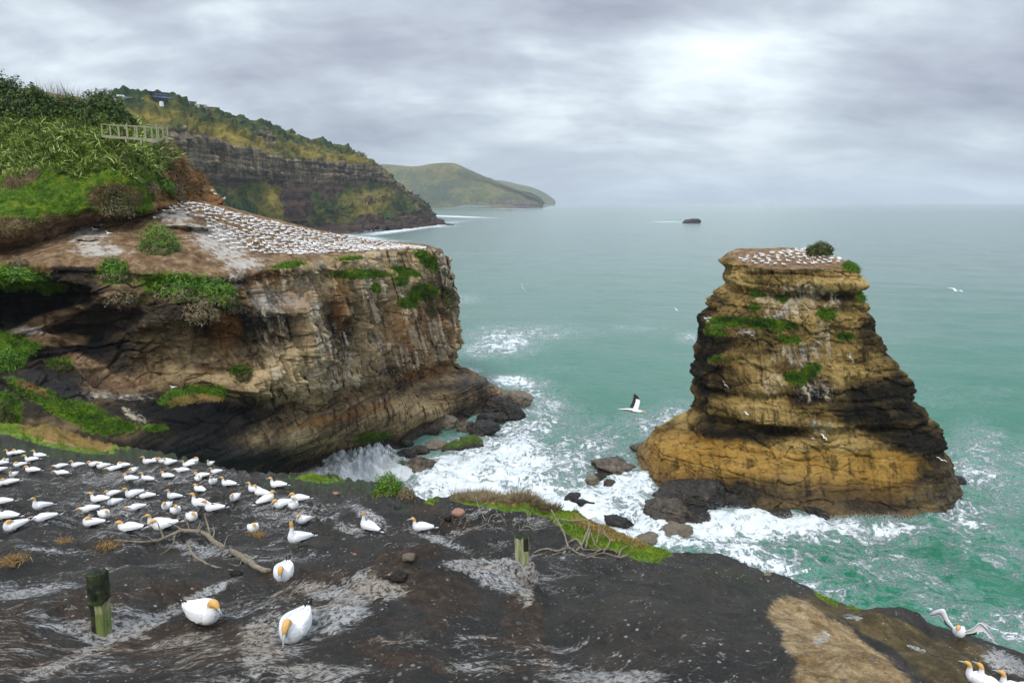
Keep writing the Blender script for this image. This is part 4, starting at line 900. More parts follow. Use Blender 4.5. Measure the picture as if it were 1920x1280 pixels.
# x, y = middle of the bird in the enlarged upper-left view (3.2 px per photo px, origin 0,820); heading, pose, standing lift, label
NEAR = [
 (75, 97, 'L', 'up', 0, 'front gannet of the top left pair below the orange grass, facing left'),
 (116, 92, 'L', 'rest', 0, 'gannet in the top left pair below the orange grass, the overlapped rear one'),
 (237, 110, 'L', 'up', 0, 'lone gannet just right of the top left pair, facing left with black wing edge'),
 (35, 140, 'F', 'rest', 0, 'gannet facing the viewer at the left border beneath the top left pair'),
 (4, 158, 'L', 'up', 0, 'gannet cut by the left border, second row from the orange grass'),
 (192, 134, 'L', 'up', 0, 'gannet facing left on the brown nest heap below the top left pair'),
 (122, 165, 'L', 'tuck', 0, 'gannet with lowered buff head and raised rear, left side of the brown nest heap'),
 (197, 198, 'L', 'rest', 0, 'plump gannet facing left at the bottom of the brown nest heap'),
 (84, 222, 'F', 'rest', 0, 'gannet facing the viewer alone below the left end of the brown nest heap'),
 (2, 196, 'L', 'up', 0, 'sliver of a gannet at the left border beside the brown nest heap'),
 (368, 172, 'L', 'low', 0, 'gannet bowing left with raised tail, upper bird of two right of the brown heap'),
 (372, 213, 'L', 'low', 0, 'gannet with head held low, lower bird of two right of the brown heap'),
 (468, 166, 'L', 'up', 0, 'gannet sitting alone facing left in the back row with dark tail to the right'),
 (572, 161, 'L', 'rest', 0, 'back row gannet facing left, leftmost of three in a close line'),
 (620, 172, 'L', 'rest', 0, 'back row gannet in the middle of three in a close line'),
 (688, 186, 'L', 'low', 0, 'gannet stretched out low to the left on the back row brown nest'),
 (742, 167, 'BL', 'tuck', 0, 'gannet leaning forward with its tail up right of the stretched low bird'),
 (802, 196, 'F', 'down', 0, 'round gannet facing the viewer on a nest in the gap of the back row'),
 (785, 246, 'L', 'rest', 0, 'small gannet facing left, left one of the two in the row under the round bird'),
 (896, 152, 'L', 'up', .07, 'gannet standing tall at the left end of the far right back row'),
 (931, 138, 'F', 'rest', 0, 'small gannet facing the viewer next to the tall one of the far back row'),
 (990, 141, 'L', 'rest', 0, 'gannet in the back row with a mate pressed against its right side'),
 (1022, 151, 'L', 'up', 0, 'gannet pressed behind its mate in the back row, long white back to the right'),
 (1132, 163, 'L', 'up', 0, 'back row gannet near the slab edge with a preening neighbour at its right'),
 (1158, 148, 'R', 'tuck', 0, 'preening gannet with hidden head at the top of the back row near the slab edge'),
 (1096, 196, 'L', 'low', 0, 'gannet facing left just below the back row near the slab edge'),
 (1006, 230, 'L', 'rest', 0, 'gannet facing left on a small dark nest below the pressed pair of the back row'),
 (887, 247, 'L', 'up', .07, 'gannet standing with legs in view, right one of the two under the round bird'),
 (1265, 157, 'F', 'up', 0, 'gannet facing the viewer at the far upper right end of the colony by the cliff'),
 (1298, 205, 'L', 'up', 0, 'gannet facing left with long neck at the right end, below the topmost bird'),
 (1214, 229, 'L', 'rest', 0, 'gannet facing left behind a viewer-facing one, right side of the colony'),
 (1190, 245, 'F', 'rest', 0, 'small gannet facing the viewer before a left-facing one, right of the colony'),
 (1282, 264, 'F', 'up', .05, 'narrow upright gannet facing the viewer left of a long left-facing one'),
 (1372, 277, 'L', 'up', 0, 'long gannet facing left with black tail, on the brow above the brown heap'),
 (1670, 282, 'L', 'up', 0, 'lone gannet on the smooth rock at the far right of the colony, facing left'),
 (1200, 310, 'BL', 'rest', 0, 'gannet leaning left with uplifted tail beside the pale twiggy nests'),
 (66, 268, 'L', 'rest', 0, 'gannet near the left border with its back to a second one cut by the border'),
 (14, 278, 'L', 'low', 0, 'gannet cut by the left border with dark tail overlapping its neighbour'),
 (682, 334, 'L', 'rest', 0, 'gannet facing left alone above the central group'),
 (808, 341, 'L', 'up', 0, 'gannet facing left in the middle pair, partly behind its mate'),
 (880, 349, 'L', 'tuck', 0, 'gannet of the middle pair with buff head turned back, black wing edge'),
 (1046, 352, 'L', 'up', .05, 'gannet facing left standing behind the close front pair of the centre'),
 (1413, 356, 'F', 'down', 0, 'gannet facing the viewer with bowed head on the pale twig nest'),
 (1532, 312, 'L', 'up', 0, 'gannet mostly hidden behind another on the right brown heap'),
 (1572, 332, 'L', 'up', 0, 'gannet on top of the right brown heap overlapping the one behind it'),
 (1598, 373, 'R', 'rest', 0, 'gannet facing right at the foot of the right brown heap'),
 (14, 387, 'L', 'low', 0, 'gannet at the left border in the middle rows showing only its rear'),
 (602, 374, 'L', 'up', 0, 'gannet facing left with black flight feathers, upper bird of the left centre group'),
 (690, 390, 'FL', 'up', 0, 'gannet with bright buff neck at the right of the left centre group'),
 (1205, 398, 'L', 'up', .07, 'tall gannet with raised neck standing in the colony centre beside a sitting one'),
 (822, 418, 'L', 'low', 0, 'gannet bowing left with its tail pointing up, in the colony centre'),
 (254, 415, 'L', 'up', .04, 'large gannet facing left with grey beak, left of the colony centre'),
 (542, 427, 'L', 'low', 0, 'long low gannet facing left with black wing tips, under the left centre group'),
 (625, 460, 'F', 'down', 0, 'gannet facing the viewer with bowed head under the left centre group'),
 (1005, 410, 'F', 'rest', 0, 'gannet with low head, left one of the front centre pair'),
 (1055, 437, 'F', 'rest', .04, 'gannet of the front centre pair with back of head showing, the right one'),
 (1288, 421, 'L', 'up', 0, 'gannet sitting right of the tall centre bird with dark tail feathers'),
 (1698, 396, 'L', 'rest', 0, 'left gannet of the trio at the right edge of the colony'),
 (1762, 407, 'F', 'up', .05, 'middle gannet of the trio at the right edge of the colony, facing the viewer'),
 (1797, 365, 'L', 'rest', 0, 'rear gannet of the trio at the right edge of the colony, black wing tip'),
 (44, 473, 'L', 'up', 0, 'gannet facing left at the left border above the bird with hidden beak'),
 (272, 484, 'L', 'low', 0, 'gannet low and pointing left, below the large one left of centre'),
 (98, 532, 'L', 'tuck', 0, 'stout gannet with buff head laid on its back, lower left of the colony'),
 (560, 511, 'L', 'tuck', 0, 'gannet with head turned over its back and wings to the right, lower rows'),
 (784, 543, 'L', 'rest', 0, 'small rounded gannet sitting alone above the bleached branch'),
 (1152, 475, 'F', 'rest', 0, 'gannet facing the viewer alone above the branch on a dark mound'),
 (952, 512, 'L', 'up', 0, 'rear gannet of the close pair directly above the branch'),
 (992, 528, 'L', 'rest', 0, 'front gannet of the close pair directly above the branch'),
 (1826, 490, 'FL', 'down', .05, 'gannet looking down with its back to the viewer right of the trio, near right'),
 (1520, 538, 'F', 'down', .02, 'gannet looking down on the yellow straw nest'),
 (1797, 600, 'L', 'sky', .09, 'tall gannet pointing its beak to the sky with feet in view'),
]
build_positions = []
def heading(face, P):
    """turn a heading as seen from the viewpoint into a world heading at P"""
    return R(FACE[face]) - math.atan2(P[0], P[1])
def near_spots():
    out = []
    for row in NEAR:
        px, py = row[0] / 3.2, 820 + row[1] / 3.2
        P = hit_slab(px, py, False); D = math.hypot(*P[:2]) if P is not None else 40
        py2 = py + (.16 + row[4]) * F / max(D, 8) * .92
        P = hit_slab(px, py2, False)
        if P is None: P = hit_slab(px, py2 + 4, False)
        out.append(P)
    return out
_sp = near_spots()
for P, row in zip(_sp, NEAR):
    if P is None: continue
    _MX.append(P[0]); _MY.append(P[1]); _MR.append(.42); _MH.append(.17)
BIG = [((532, 1089), 'F', 'down', 'gannet facing the viewer behind the other two big ones, on top of the near mound', -.06, 2), ((378, 1171), 'FR', 'rest', 'large gannet on the near mound with its head and grey beak turned right', 0, 0), ((554, 1200), 'F', 'down', 'nearest gannet on the mound, facing the viewer with beak straight down', -.24, 0)]
build_slab()
SLAB_T = tree_of(G_SLAB['G'])
for i, row in enumerate(NEAR):
    px, py = row[0] / 3.2, 820 + row[1] / 3.2
    P = cast(SLAB_T, px, py)
    D = math.hypot(P.x, P.y) if P else 40
    P = cast(SLAB_T, px, py + (.16 + row[4]) * F / D * .92) or cast(SLAB_T, px, py + (.16 + row[4]) * F / D * .92 + 4)
    if P is None or P.y > 62: continue
    pose, lift = row[3], row[4]
    o = gannet(pose, lift, False, (P.x, P.y, P.z - .02), heading(row[2], P) + random.uniform(-.5, .5), random.uniform(.94, 1.06), random.uniform(-.06, .06))
    tag(o, row[5], 'gannet', G0)
for (px, py), face, pose, lab, tw, hid in BIG:
    P = cast(SLAB_T, px, py); o = gannet(pose, 0, True, (P.x, P.y + .05, P.z - .015), heading(face, P) + tw, 1.0 if px != 532 else 1.12, -.03 if pose == 'down' else 0)
    tag(o, lab, 'gannet', G0)
for px, py, face, pose, lift, lab in [(693, 1001, 'BL', 'sky', .09, 'gannet craning its neck straight up on the whitish ridge, tail to the right'), (792, 997, 'L', 'up', 0, 'gannet sitting alone right of the craning one with a long dark tail'),
        (1838, 1288, 'L', 'up', 0, 'gannet looking left at the lower right border, in front of its mate'), (1856, 1297, 'BL', 'up', 0, 'gannet behind its mate at the lower right border, body turned right'),
        (1902, 1306, 'L', 'up', 0, 'left head of the pair cut off by the lower right corner'), (1922, 1306, 'BR', 'up', 0, 'right head of the pair cut off by the lower right corner')]:
    P = cast(SLAB_T, px, py)
    o = gannet(pose, lift, False, (P.x, P.y, P.z - .01), heading(face, P), 1.0, 0); tag(o, lab, 'gannet', G0)

# wings: a feathered blade along a bent arm; root, wrist and tip given in the bird's frame
def blade_wing(name, root, pts, chords, parent, trail, blackf):
    """pts: leading edge points (n,3); chords: chord length at each; trail: unit vector towards the trailing edge (n,3)"""
    A, t = dense(np.array(pts, float), 5); ch = np.interp(t, range(len(chords)), chords); tv, _ = dense(np.array(trail, float), 5); tv /= np.linalg.norm(tv, axis=1)[:, None]
    V, bk = [], []; nu = 7
    nrm = np.cross(np.gradient(A, axis=0), tv); nrm /= np.linalg.norm(nrm, axis=1)[:, None]
    for i in range(len(A)):
        for u in range(nu):
            q = u / (nu - 1); jag = 1 + (.07 if i % 2 else -.05) * (q > .9)
            c = A[i] + tv[i] * ch[i] * q * jag + nrm[i] * .022 * math.sin(math.pi * min(q * 1.15, 1)) * (ch[i] / chords[0]); V.append(c + nrm[i] * .006 * (1 - q)); bk.append(blackf(t[i], q))
    n = len(A); n0 = len(V)
    for i in range(n):
        for u in range(nu):
            q = u / (nu - 1); V.append(np.array(V[i * nu + u]) - nrm[i] * (.004 + .014 * (1 - q))); bk.append(blackf(t[i], q))
    Fc = [(i * nu + u, i * nu + u + 1, (i + 1) * nu + u + 1, (i + 1) * nu + u) for i in range(n - 1) for u in range(nu - 1)]
    Fc += [tuple(n0 + k for k in reversed(f)) for f in Fc]
    for i in range(n - 1):
        for e in (0, nu - 1):
            a, b = i * nu + e, (i + 1) * nu + e; Fc.append((a, b, n0 + b, n0 + a))
    return mesh_obj(name, V, Fc, M['bird'], parent, attrs=dict(buff=np.zeros(len(V)), black=bk))
# gannet in flight over the channel
fl = empty('gannet'); FB = np.array([(-.50, 0, .010, .006, 0), (-.40, .005, .035, .018, 0), (-.28, .01, .060, .045, 0), (-.12, .012, .085, .075, 0), (.05, .01, .090, .082, 0), (.18, .01, .070, .066, 0), (.27, .018, .050, .050, 0), (.33, .022, .046, .046, .7), (.38, .022, .045, .045, 1), (.42, .014, .034, .032, 1), (.45, .006, .018, .018, 1)])
A, _ = dense(FB, 4); V, Fc = tube(np.stack([A[:, 0], 0 * A[:, 0], A[:, 1]], -1), A[:, 2:4], 16); mesh_obj('body', V, Fc, M['bird'], fl, attrs=dict(buff=np.concatenate([np.repeat(A[:, 4], 16), [0, 1]]), black=np.zeros(len(V))))
V, Fc = tube(np.array([(.435, 0, .008), (.49, 0, -.012), (.555, 0, -.038)]), np.array([(.017, .017), (.010, .011), (.002, .002)]), 8); mesh_obj('beak', V, Fc, M['beak'], fl)
V = np.array([(-.42, -.05, .0), (-.42, .05, .0), (-.60, .03, -.012), (-.68, 0, -.016), (-.60, -.03, -.012), (-.42, 0, .02), (-.42, 0, -.012)]); mesh_obj('tail', V, [(0, 4, 5), (5, 4, 3), (5, 3, 2), (5, 2, 1), (0, 6, 4), (6, 3, 4), (6, 2, 3), (6, 1, 2)], M['bird'], fl, attrs=dict(buff=np.zeros(7), black=[0, 0, 0, 0, .3, 0, 0]))
bf = lambda t, q: 1.0 if (t > 2.15 or q > .62) else 0.0
blade_wing('wing', 0, [(.16, .06, .05), (.20, .20, .20), (.19, .32, .36), (.09, .42, .47), (-.05, .50, .52)], [.34, .32, .27, .18, .03], fl, [(-1, 0, 0), (-1, 0, 0), (-1, .0, .0), (-.95, .1, .2), (-.8, .2, .4)], bf)
blade_wing('wing', 0, [(.12, -.07, .03), (.10, -.26, .10), (-.05, -.46, .20), (-.28, -.62, .27), (-.50, -.74, .32)], [.22, .20, .17, .12, .02], fl, [(-1, 0, .1), (-1, 0, .12), (-1, 0, .16), (-.9, -.2, .2), (-.8, -.3, .2)], bf)
V, Fc = tube(np.array([(-.25, .03, -.03), (-.33, .035, -.05), (-.39, .035, -.05)]), np.array([(.012, .01), (.018, .010), (.012, .005)]), 8); mesh_obj('foot', V, Fc, M['foot'], fl)
Pf = at(1188, 770, 22.5); fl.location = Pf; fl.scale = (.88,) * 3; fl.rotation_euler = (R(8), R(6), -math.atan2(Pf[0], Pf[1])); tag(fl, 'gannet flying right over the green channel with dark-tipped wings raised', 'gannet')
# gannet landing with half open wings, lower right
la = make_gannet('down', .09, False)
for ch in [c for c in la.children if c.name.startswith('wing')]: bpy.data.objects.remove(ch)
bf2 = lambda t, q: 1.0 if q > .8 and t < 1.4 else 0.0
for s in (-1, 1):
    blade_wing('wing', 0, [(.12, s * .09, .34), (.10, s * .26, .52), (.08, s * .38, .72), (.03, s * .56, .58), (-.06, s * .70, .36)], [.16, .20, .26, .24, .03], la, [(-.5, 0, -.8), (-.3, s * .25, -1), (-.3, s * .35, -1), (-.3, s * .15, -1), (-.3, -s * .1, -1)], bf2)
P = cast(SLAB_T, 1797, 1199); la.location = (P.x, P.y, P.z - .01); la.rotation_euler = (0, 0, heading('F', P)); tag(la, 'gannet holding both wings half open at the slab edge above the turquoise water', 'gannet')

# ------------------------------------------------------------------ colonies on the plateau and on the stack
def simple_gannet(pose):
    V, Fc, bf = body_mesh(pose, 0, 8, 1); n0 = len(V); bk = np.zeros(n0)
    for s in (-1, 1):
        v, f, b = wing_mesh(s, 6, 1, 0); Fc = Fc + [tuple(n0 + k for k in q) for q in f]; V = np.concatenate([V, v]); bk = np.concatenate([bk, b]); n0 = len(V)
    v, f = tail_mesh(0); Fc = Fc + [tuple(n0 + k for k in q) for q in f]; V = np.concatenate([V, v]); bk = np.concatenate([bk, [0, 0, 0, 1, 0, 0, 0, 0, 0]]); n0 = len(V)
    (x0, z0), (x1, z1) = BEAKS[pose]; v, f = tube(np.array([(x0, 0, z0), (x1, 0, z1)]), np.array([(.018, .02), (.003, .003)]), 5); Fc = Fc + [tuple(n0 + k for k in q) for q in f]; V = np.concatenate([V, v])
    buff = np.zeros(len(V)); buff[:len(bf)] = np.array(bf) * .72; bk = np.concatenate([bk, np.zeros(len(V) - len(bk))])
    return V, Fc, buff, bk
POSES = ['up', 'rest', 'tuck', 'up', 'low']
SIMPLE = {p: simple_gannet(p) for p in set(POSES)}
def inpoly(x, y, poly):
    c = np.zeros(x.shape, bool); n = len(poly)
    for i in range(n):
        x1, y1 = poly[i]; x2, y2 = poly[(i + 1) % n]
        with np.errstate(divide='ignore', invalid='ignore'): c ^= ((y1 > y) != (y2 > y)) & (x < (x2 - x1) * (y - y1) / (y2 - y1) + x1)
    return c
HEAD_T = tree_of(HG); UP_T = tree_of(UG)
sv = SG.reshape(-1, 3); STACK_T = BVHTree.FromPolygons(sv.tolist(), faces.tolist())
def scatter_birds(Gr, poly, n, mind, rowsel=None):
    V = Gr.reshape(-1, 3) if rowsel is None else Gr[rowsel].reshape(-1, 3); px, py = project(V); V = V[inpoly(px, py, poly)]
    # even out the sampling over the ground area
    key = np.unique(np.floor(V[:, :2] / .3).astype(int), axis=0, return_index=True)[1]; V = V[key]; RNG.shuffle(V)
    out = []
    for v in V:
        if all((v[0] - o[0]) ** 2 + (v[1] - o[1]) ** 2 > mind * mind for o in out): out.append(v)
        if len(out) >= n: break
    return out
poly_main = [(286, 384), (345, 374), (430, 390), (520, 412), (620, 437), (720, 456), (798, 465), (798, 468), (720, 469), (640, 474), (560, 478), (500, 477), (440, 466), (395, 446), (388, 415), (345, 396), (290, 398)]
main = scatter_birds(HG, poly_main, 820, .68, slice(60, 330)); 
few = [(118, 407), (155, 409), (172, 405), (190, 414), (228, 403), (272, 388), (287, 393), (290, 410), (325, 397), (350, 402), (435, 468), (100, 433), (178, 432), (205, 440)]
misc = [p for p in (cast(HEAD_T, *q) for q in few) if p]
ledge = [p for p in (cast(UP_T, *q) for q in [(397, 360), (404, 366), (413, 369), (420, 374), (382, 351), (428, 377)]) if p]
poly_st = [(1372, 492), (1400, 482), (1450, 474), (1500, 468), (1540, 467), (1575, 478), (1590, 480), (1572, 492), (1500, 498), (1440, 497)]
st = scatter_birds(SG, poly_st, 120, 1.0, slice(430, 520))
allb = [(Vector(map(float, v)), 'main') for v in main] + [(v, 'misc') for v in misc] + [(v, 'ledge') for v in ledge] + [(Vector(map(float, v)), 'stack') for v in st]
extra = [(cast(HEAD_T, 325, 728), 'misc2'), (cast(STACK_T, 1324, 599), 'sl'), (cast(STACK_T, 1331, 598), 'sl'), (cast(STACK_T, 1328, 604), 'sl')]
allb.sort(key=lambda b: b[0].length if b[0] else 0)
room = 300 - len([o for o in C.objects if o.parent is None and o.name.startswith('gannet')]) - 4
LAB = {'main': ('small white gannet in the packed colony on the brown plateau above the cliff', 'gannets packed on the plateau'),
       'misc': ('small white gannet on the whitish rock left of the packed plateau colony', 'gannets on the pale rocks beside the plateau colony'),
       'ledge': ('small white gannet on the rusty ledge above the plateau colony', 'gannets on the rusty ledge'),
       'stack': ('tiny white gannet among those on the flat top of the sea stack', 'gannets on top of the sea stack'),
       'misc2': ('single white gannet on the shelf above the dry grass in the gully', None), 'sl': ('tiny white gannet on the left grassy ledge of the sea stack', 'gannets on the left ledge of the stack')}
SM = {}
rest_V, rest_F, rest_b, rest_k = [], [], [], []; nb = 0
for i, (P, kind) in enumerate([e for e in extra if e[0]] + allb):
    pose = random.choice(POSES); fa = heading('L', P) + random.uniform(-.9, .9) + (math.pi if random.random() < .15 else 0); s = random.uniform(.92, 1.12)
    if i < room:
        if pose not in SM:
            V, Fc, b, k = SIMPLE[pose]; SM[pose] = mesh_obj('gannet', V, Fc, M['bird'], attrs=dict(buff=b, black=k)); o = SM[pose]
        else: o = SM[pose].copy(); C.objects.link(o)
        for kk_ in ('label', 'category', 'group'):
            if kk_ in o: del o[kk_]
        o.location = (P.x, P.y, P.z - .03); o.rotation_euler = (0, 0, fa); o.scale = (s,) * 3
        tag(o, LAB[kind][0], 'gannet', LAB[kind][1])
    else:
        V, Fc, b, k = SIMPLE[pose]; c_, s_ = math.cos(fa) * s, math.sin(fa) * s
        v = np.stack([V[:, 0] * c_ - V[:, 1] * s_ + P.x, V[:, 0] * s_ + V[:, 1] * c_ + P.y, V[:, 2] * s + P.z - .03], -1)
        rest_V.append(v); rest_F += [tuple(nb + q for q in f) for f in Fc]; rest_b.append(b); rest_k.append(k); nb += len(V)
if rest_V: tag(mesh_obj('distant_gannets', np.concatenate(rest_V), rest_F, M['bird'], attrs=dict(buff=np.concatenate(rest_b), black=np.concatenate(rest_k))), kind='stuff')

# gulls and terns in the air, birds resting on the sea
def make_gull():
    r = empty('gull'); A, _ = dense(np.array([(-.22, 0, .01, .006), (-.12, 0, .035, .03), (0, .0, .055, .05), (.12, .01, .045, .042), (.18, .015, .032, .032), (.225, .012, .012, .012)]), 3)
    V, Fc = tube(np.stack([A[:, 0], 0 * A[:, 0], A[:, 1]], -1), A[:, 2:4], 8); mesh_obj('body', V, Fc, M['gull'], r)
    for s in (-1, 1):
        V = np.array([(.08, s * .03, .03), (-.07, s * .03, .02), (.10, s * .26, .14), (-.05, s * .26, .12), (-.02, s * .48, .13), (-.10, s * .46, .12), (-.12, s * .62, .10)]); V = np.concatenate([V, V - (0, 0, .012)])
        f = [(0, 2, 3, 1), (2, 4, 5, 3), (4, 6, 5)]; f += [tuple(7 + q for q in reversed(x)) for x in f] + [(0, 7, 9, 2), (2, 9, 11, 4), (4, 11, 13, 6), (1, 3, 10, 8), (3, 5, 12, 10), (5, 6, 13, 12)]
        mesh_obj('wing', V, f, M['gull'], r, smooth=False)
    return r
gull0 = make_gull(); first = True
for px, py, Yd, yaw, roll, s, lab in [(1793, 546, 62, 10, 5, 1.3, 'white gull gliding over open water right of the sea stack'), (1578, 524, 88, 40, -30, 1.0, 'tiny white tern flying before the upper right of the sea stack'), (1453, 593, 88, 190, 20, 1.0, 'tiny white tern above the grassy ledges of the sea stack'),
        (1411, 629, 88, 170, 10, .9, 'tiny white tern below the grassy ledge of the stack'), (1536, 642, 88, 200, 15, .9, 'tiny white tern before the pale streaks of the stack'), (1594, 670, 84, 110, 60, 1.2, 'white tern banking before the right half of the stack'), (1359, 721, 84, 80, 50, 1.0, 'white tern at the left side of the stack above its dark band'),
        (1400, 776, 84, 10, 10, .9, 'tiny white tern low before the dark band of the stack'), (1524, 822, 82, 150, 20, 1.0, 'left one of two white terns by the crack in the lower stack'), (1545, 820, 82, 20, 25, 1.0, 'right one of two white terns by the crack in the lower stack'),
        (1765, 862, 84, 60, 20, 1.1, 'white tern at the far right shoulder of the stack'), (980, 540, 110, 90, 60, 1.2, 'tiny gull low over the sea right of the headland'), (1268, 581, 120, 20, 20, 1.0, 'tiny white gull over the sea left of the stack'), (1046, 221, 160, 20, 10, .9, 'tiny dark speck of a bird high in the cloudy sky')]:
    o = gull0 if first else copy_tree(gull0); first = False; P = at(px, py, Yd); o.location = P; o.rotation_euler = (R(roll), 0, R(yaw)); o.scale = (s * 1.1,) * 3; tag(o, lab, 'gull' if 'gull' in lab or 'speck' in lab else 'tern')
def sea_bird(x, y, big):
    A, _ = dense(np.array([(-.3, .02, .02, .02), (-.15, .08, .12, .09), (.05, .08, .14, .10), (.2, .10, .08, .08), (.24, .22, .045, .05), (.30, .30, .05, .05), (.40, .28, .012, .012)]), 2)
    V, Fc = tube(np.stack([A[:, 0], 0 * A[:, 0], A[:, 1]], -1) * big, A[:, 2:4] * big, 6); return V, Fc
V, Fc = sea_bird(0, 0, 1.7); sb = mesh_obj('sea_bird', V, Fc, M['slate']); first = True
for px, py in [(820, 449), (826, 455), (820, 455), (850, 450), (838, 452), (871, 447), (881, 463), (893, 470), (913, 458), (865, 474), (829, 474), (813, 470), (893, 430), (877, 436), (864, 427), (1230, 466), (1090, 479)]:
    o = sb if first else sb.copy()
    if not first: C.objects.link(o)
    first = False; P = water_at(px, py); o.location = (P[0], P[1], .1); o.rotation_euler = (0, 0, random.uniform(0, 6)); tag(o, 'dark speck of a sea bird resting on the pale water beyond the headland', 'sea bird', 'birds resting on the sea')
# ------------------------------------------------------------------ boulders, islet, driftwood, posts
import bmesh
def rock_mesh(seed, sub=5, sq=(1, 1, 1), rough=1.0, nplanes=16):
    bm = bmesh.new(); bmesh.ops.create_icosphere(bm, subdivisions=sub, radius=1); V = np.array([v.co[:] for v in bm.verts]); Fc = [tuple(v.index for v in f.verts) for f in bm.faces]; bm.free()
    rg = np.random.default_rng(seed); n = rg.normal(size=(nplanes, 3)); n /= np.linalg.norm(n, axis=1)[:, None]; off = rg.uniform(.62, 1.0, nplanes)
    q = V @ n.T; r = np.where(q > .05, off[None] / np.maximum(q, .05), 9).min(1); r = np.minimum(r, 1.25)
    r = r * (1 + rough * (.10 * fbm(V * 1.7 + seed, 4) + .05 * ridged(V * 4 + seed, 3) + .03 * fbm(V * 11 + seed, 3)))
    return V * r[:, None] * np.array(sq), Fc
def boulder(px, py, wpx, hpx, label, cat='rock', depth=.8, seed=0, Y=None, z=0, name='rock', tone=.5, wet=.8, moss=0, mat='boulder', group=None, rough=1.0, rot=0):
    d = ray(px, py); P = at(px, py, Y) if Y else water_at(px, py)
    Yd = P[1]; sx = wpx * Yd / F / 2; sz = hpx * Yd / F / 2
    V, Fc = rock_mesh(seed + 100, 6 if wpx > 45 else 5, (sx, sx * depth, sz * 1.15), rough * 1.5, 30)
    c, s = math.cos(R(rot)), math.sin(R(rot)); V = np.stack([V[:, 0] * c - V[:, 2] * s, V[:, 1], V[:, 0] * s + V[:, 2] * c], -1)
    mo = moss * sstep(.1, .6, V[:, 2] / sz)
    o = mesh_obj(name, V, Fc, M[mat], attrs=dict(tone=np.full(len(V), tone), wet=np.full(len(V), wet), grass=mo, guano=np.full(len(V), .45 if 'streaked' in label or 'wash' in label or 'water' in label or 'stream' in label else 0), stain_shade=np.full(len(V), .4), soil=np.zeros(len(V)), ochre=np.zeros(len(V)), dry=np.zeros(len(V))))
    o.location = (P[0], P[1] + sx * depth * .5, P[2] + sz * (.22 if 'stack' in label or 'channel' in label or 'black boulder' in label else .45)); tag(o, label, cat, group); return o
B = [
 (903, 757, 62, 30, 'low wet slab of rock at the outer foot of the headland'), (940, 768, 70, 26, 'broad water-washed rock shelf between headland and sea'), (948, 752, 34, 34, 'brown blocky rock left of the outermost sea-washed pair'), (975, 762, 42, 42, 'outermost brown rock off the headland tip'), (966, 786, 40, 30, 'rock with water running off at the front of the outer cluster'), (925, 790, 50, 22, 'washed rock in the surf before the outer cluster'),
 (905, 815, 56, 36, 'big rounded dark boulder at the end of the pile'), (872, 808, 34, 26, 'grey dome-shaped boulder in the pile'), (838, 800, 40, 34, 'olive faced boulder in the middle of the pile'), (858, 782, 44, 28, 'dark boulder at the top of the pile below the cliff foot'), (822, 782, 36, 26, 'dark boulder wedged under the cliff foot'), (812, 812, 22, 30, 'upright reddish boulder left of the pile'),
 (846, 846, 44, 24, 'mossy boulder at the front of the pile'), (880, 840, 46, 26, 'green tinted boulder at the right front of the pile'), (815, 842, 36, 24, 'brown boulder above the surf at the left of the pile'), (786, 850, 34, 22, 'small dark boulder above the splash rock'), (764, 858, 30, 26, 'boulder under the cliff left of the splash rock'), (745, 880, 34, 24, 'mossy dark boulder behind the green shoreline bush'), (760, 838, 24, 22, 'flat topped boulder in the rubble behind the bush'), (728, 868, 26, 20, 'leftmost mossy boulder beside the spray'),
 (792, 884, 50, 34, 'grey angular rock with foam running over it'),
 (1160, 886, 84, 34, 'smooth grey slab sloping into the sea left of the stack'), (1222, 848, 54, 30, 'grey rock leaning on the left foot of the stack'), (1112, 904, 24, 16, 'small brown rock in the surf at the end of the smooth slab'), (1143, 910, 22, 18, 'small square grey rock in the surf near the smooth slab'), (1128, 898, 30, 16, 'rounded rocks tip half covered by surf beside the smooth slab'),
 (1075, 938, 30, 18, 'small dark rock in the white water of the channel'), (1098, 950, 40, 18, 'low jagged rock in the white water of the channel'), (1268, 1008, 66, 34, 'large brown rounded rock in the foam below the stack'), (1215, 1020, 40, 22, 'half drowned rock just left of the large brown one'), (1262, 968, 84, 40, 'grey wave-washed rock before the black boulder'), (1322, 945, 110, 68, 'great black wet boulder streaked with white water at the stack foot'), (1385, 950, 50, 30, 'dark wet rock between the great black boulder and the stack'), (1160, 985, 50, 22, 'rock just under the rushing foam of the channel'), (1460, 972, 46, 22, 'low dark rock at the front foot of the stack'), (1540, 968, 40, 18, 'small dark rock in the surf at the middle of the stack foot'), (1798, 905, 26, 22, 'black point of rock at the right foot of the stack'), (1310, 975, 60, 24, 'streaming dark rock at the front of the great black boulder'),
]
for i, b in enumerate(B):
    big = b[2] > 60
    k = b[4]
    boulder(b[0], b[1] + b[3] * .08, b[2] * 1.3, b[3] * 1.02, k, seed=i * 7, depth=.85, tone=.9 if ('brown' in k or 'olive' in k) else (.62 if 'grey' in k else .38), wet=.9 if 'black' in k or 'dark' in k else .6, moss=.7 if ('moss' in k or 'green tinted' in k) else 0, rot=random.uniform(-12, 12), mat='boulder')
boulder(1300, 418.5, 38, 11, 'lone dark islet far out on the calm sea', 'islet', seed=5, name='islet', depth=.6, tone=.3, wet=.6)
for i, (px, py, w, h, l) in enumerate([(832, 421, 12, 5, 'dark rocks right at the tip of the coastal cliff'), (841, 422, 10, 4, 'second dark rock off the tip of the coastal cliff'), (849, 422, 6, 3, 'outermost small rock off the tip of the coastal cliff'), (1020, 388.6, 14, 2, 'thin reef at the tip of the distant headland'), (956, 395, 4, 2, 'tiny rock off the distant headland')]):
    boulder(px, py, w, h, l, seed=200 + i, depth=.5, tone=.3)
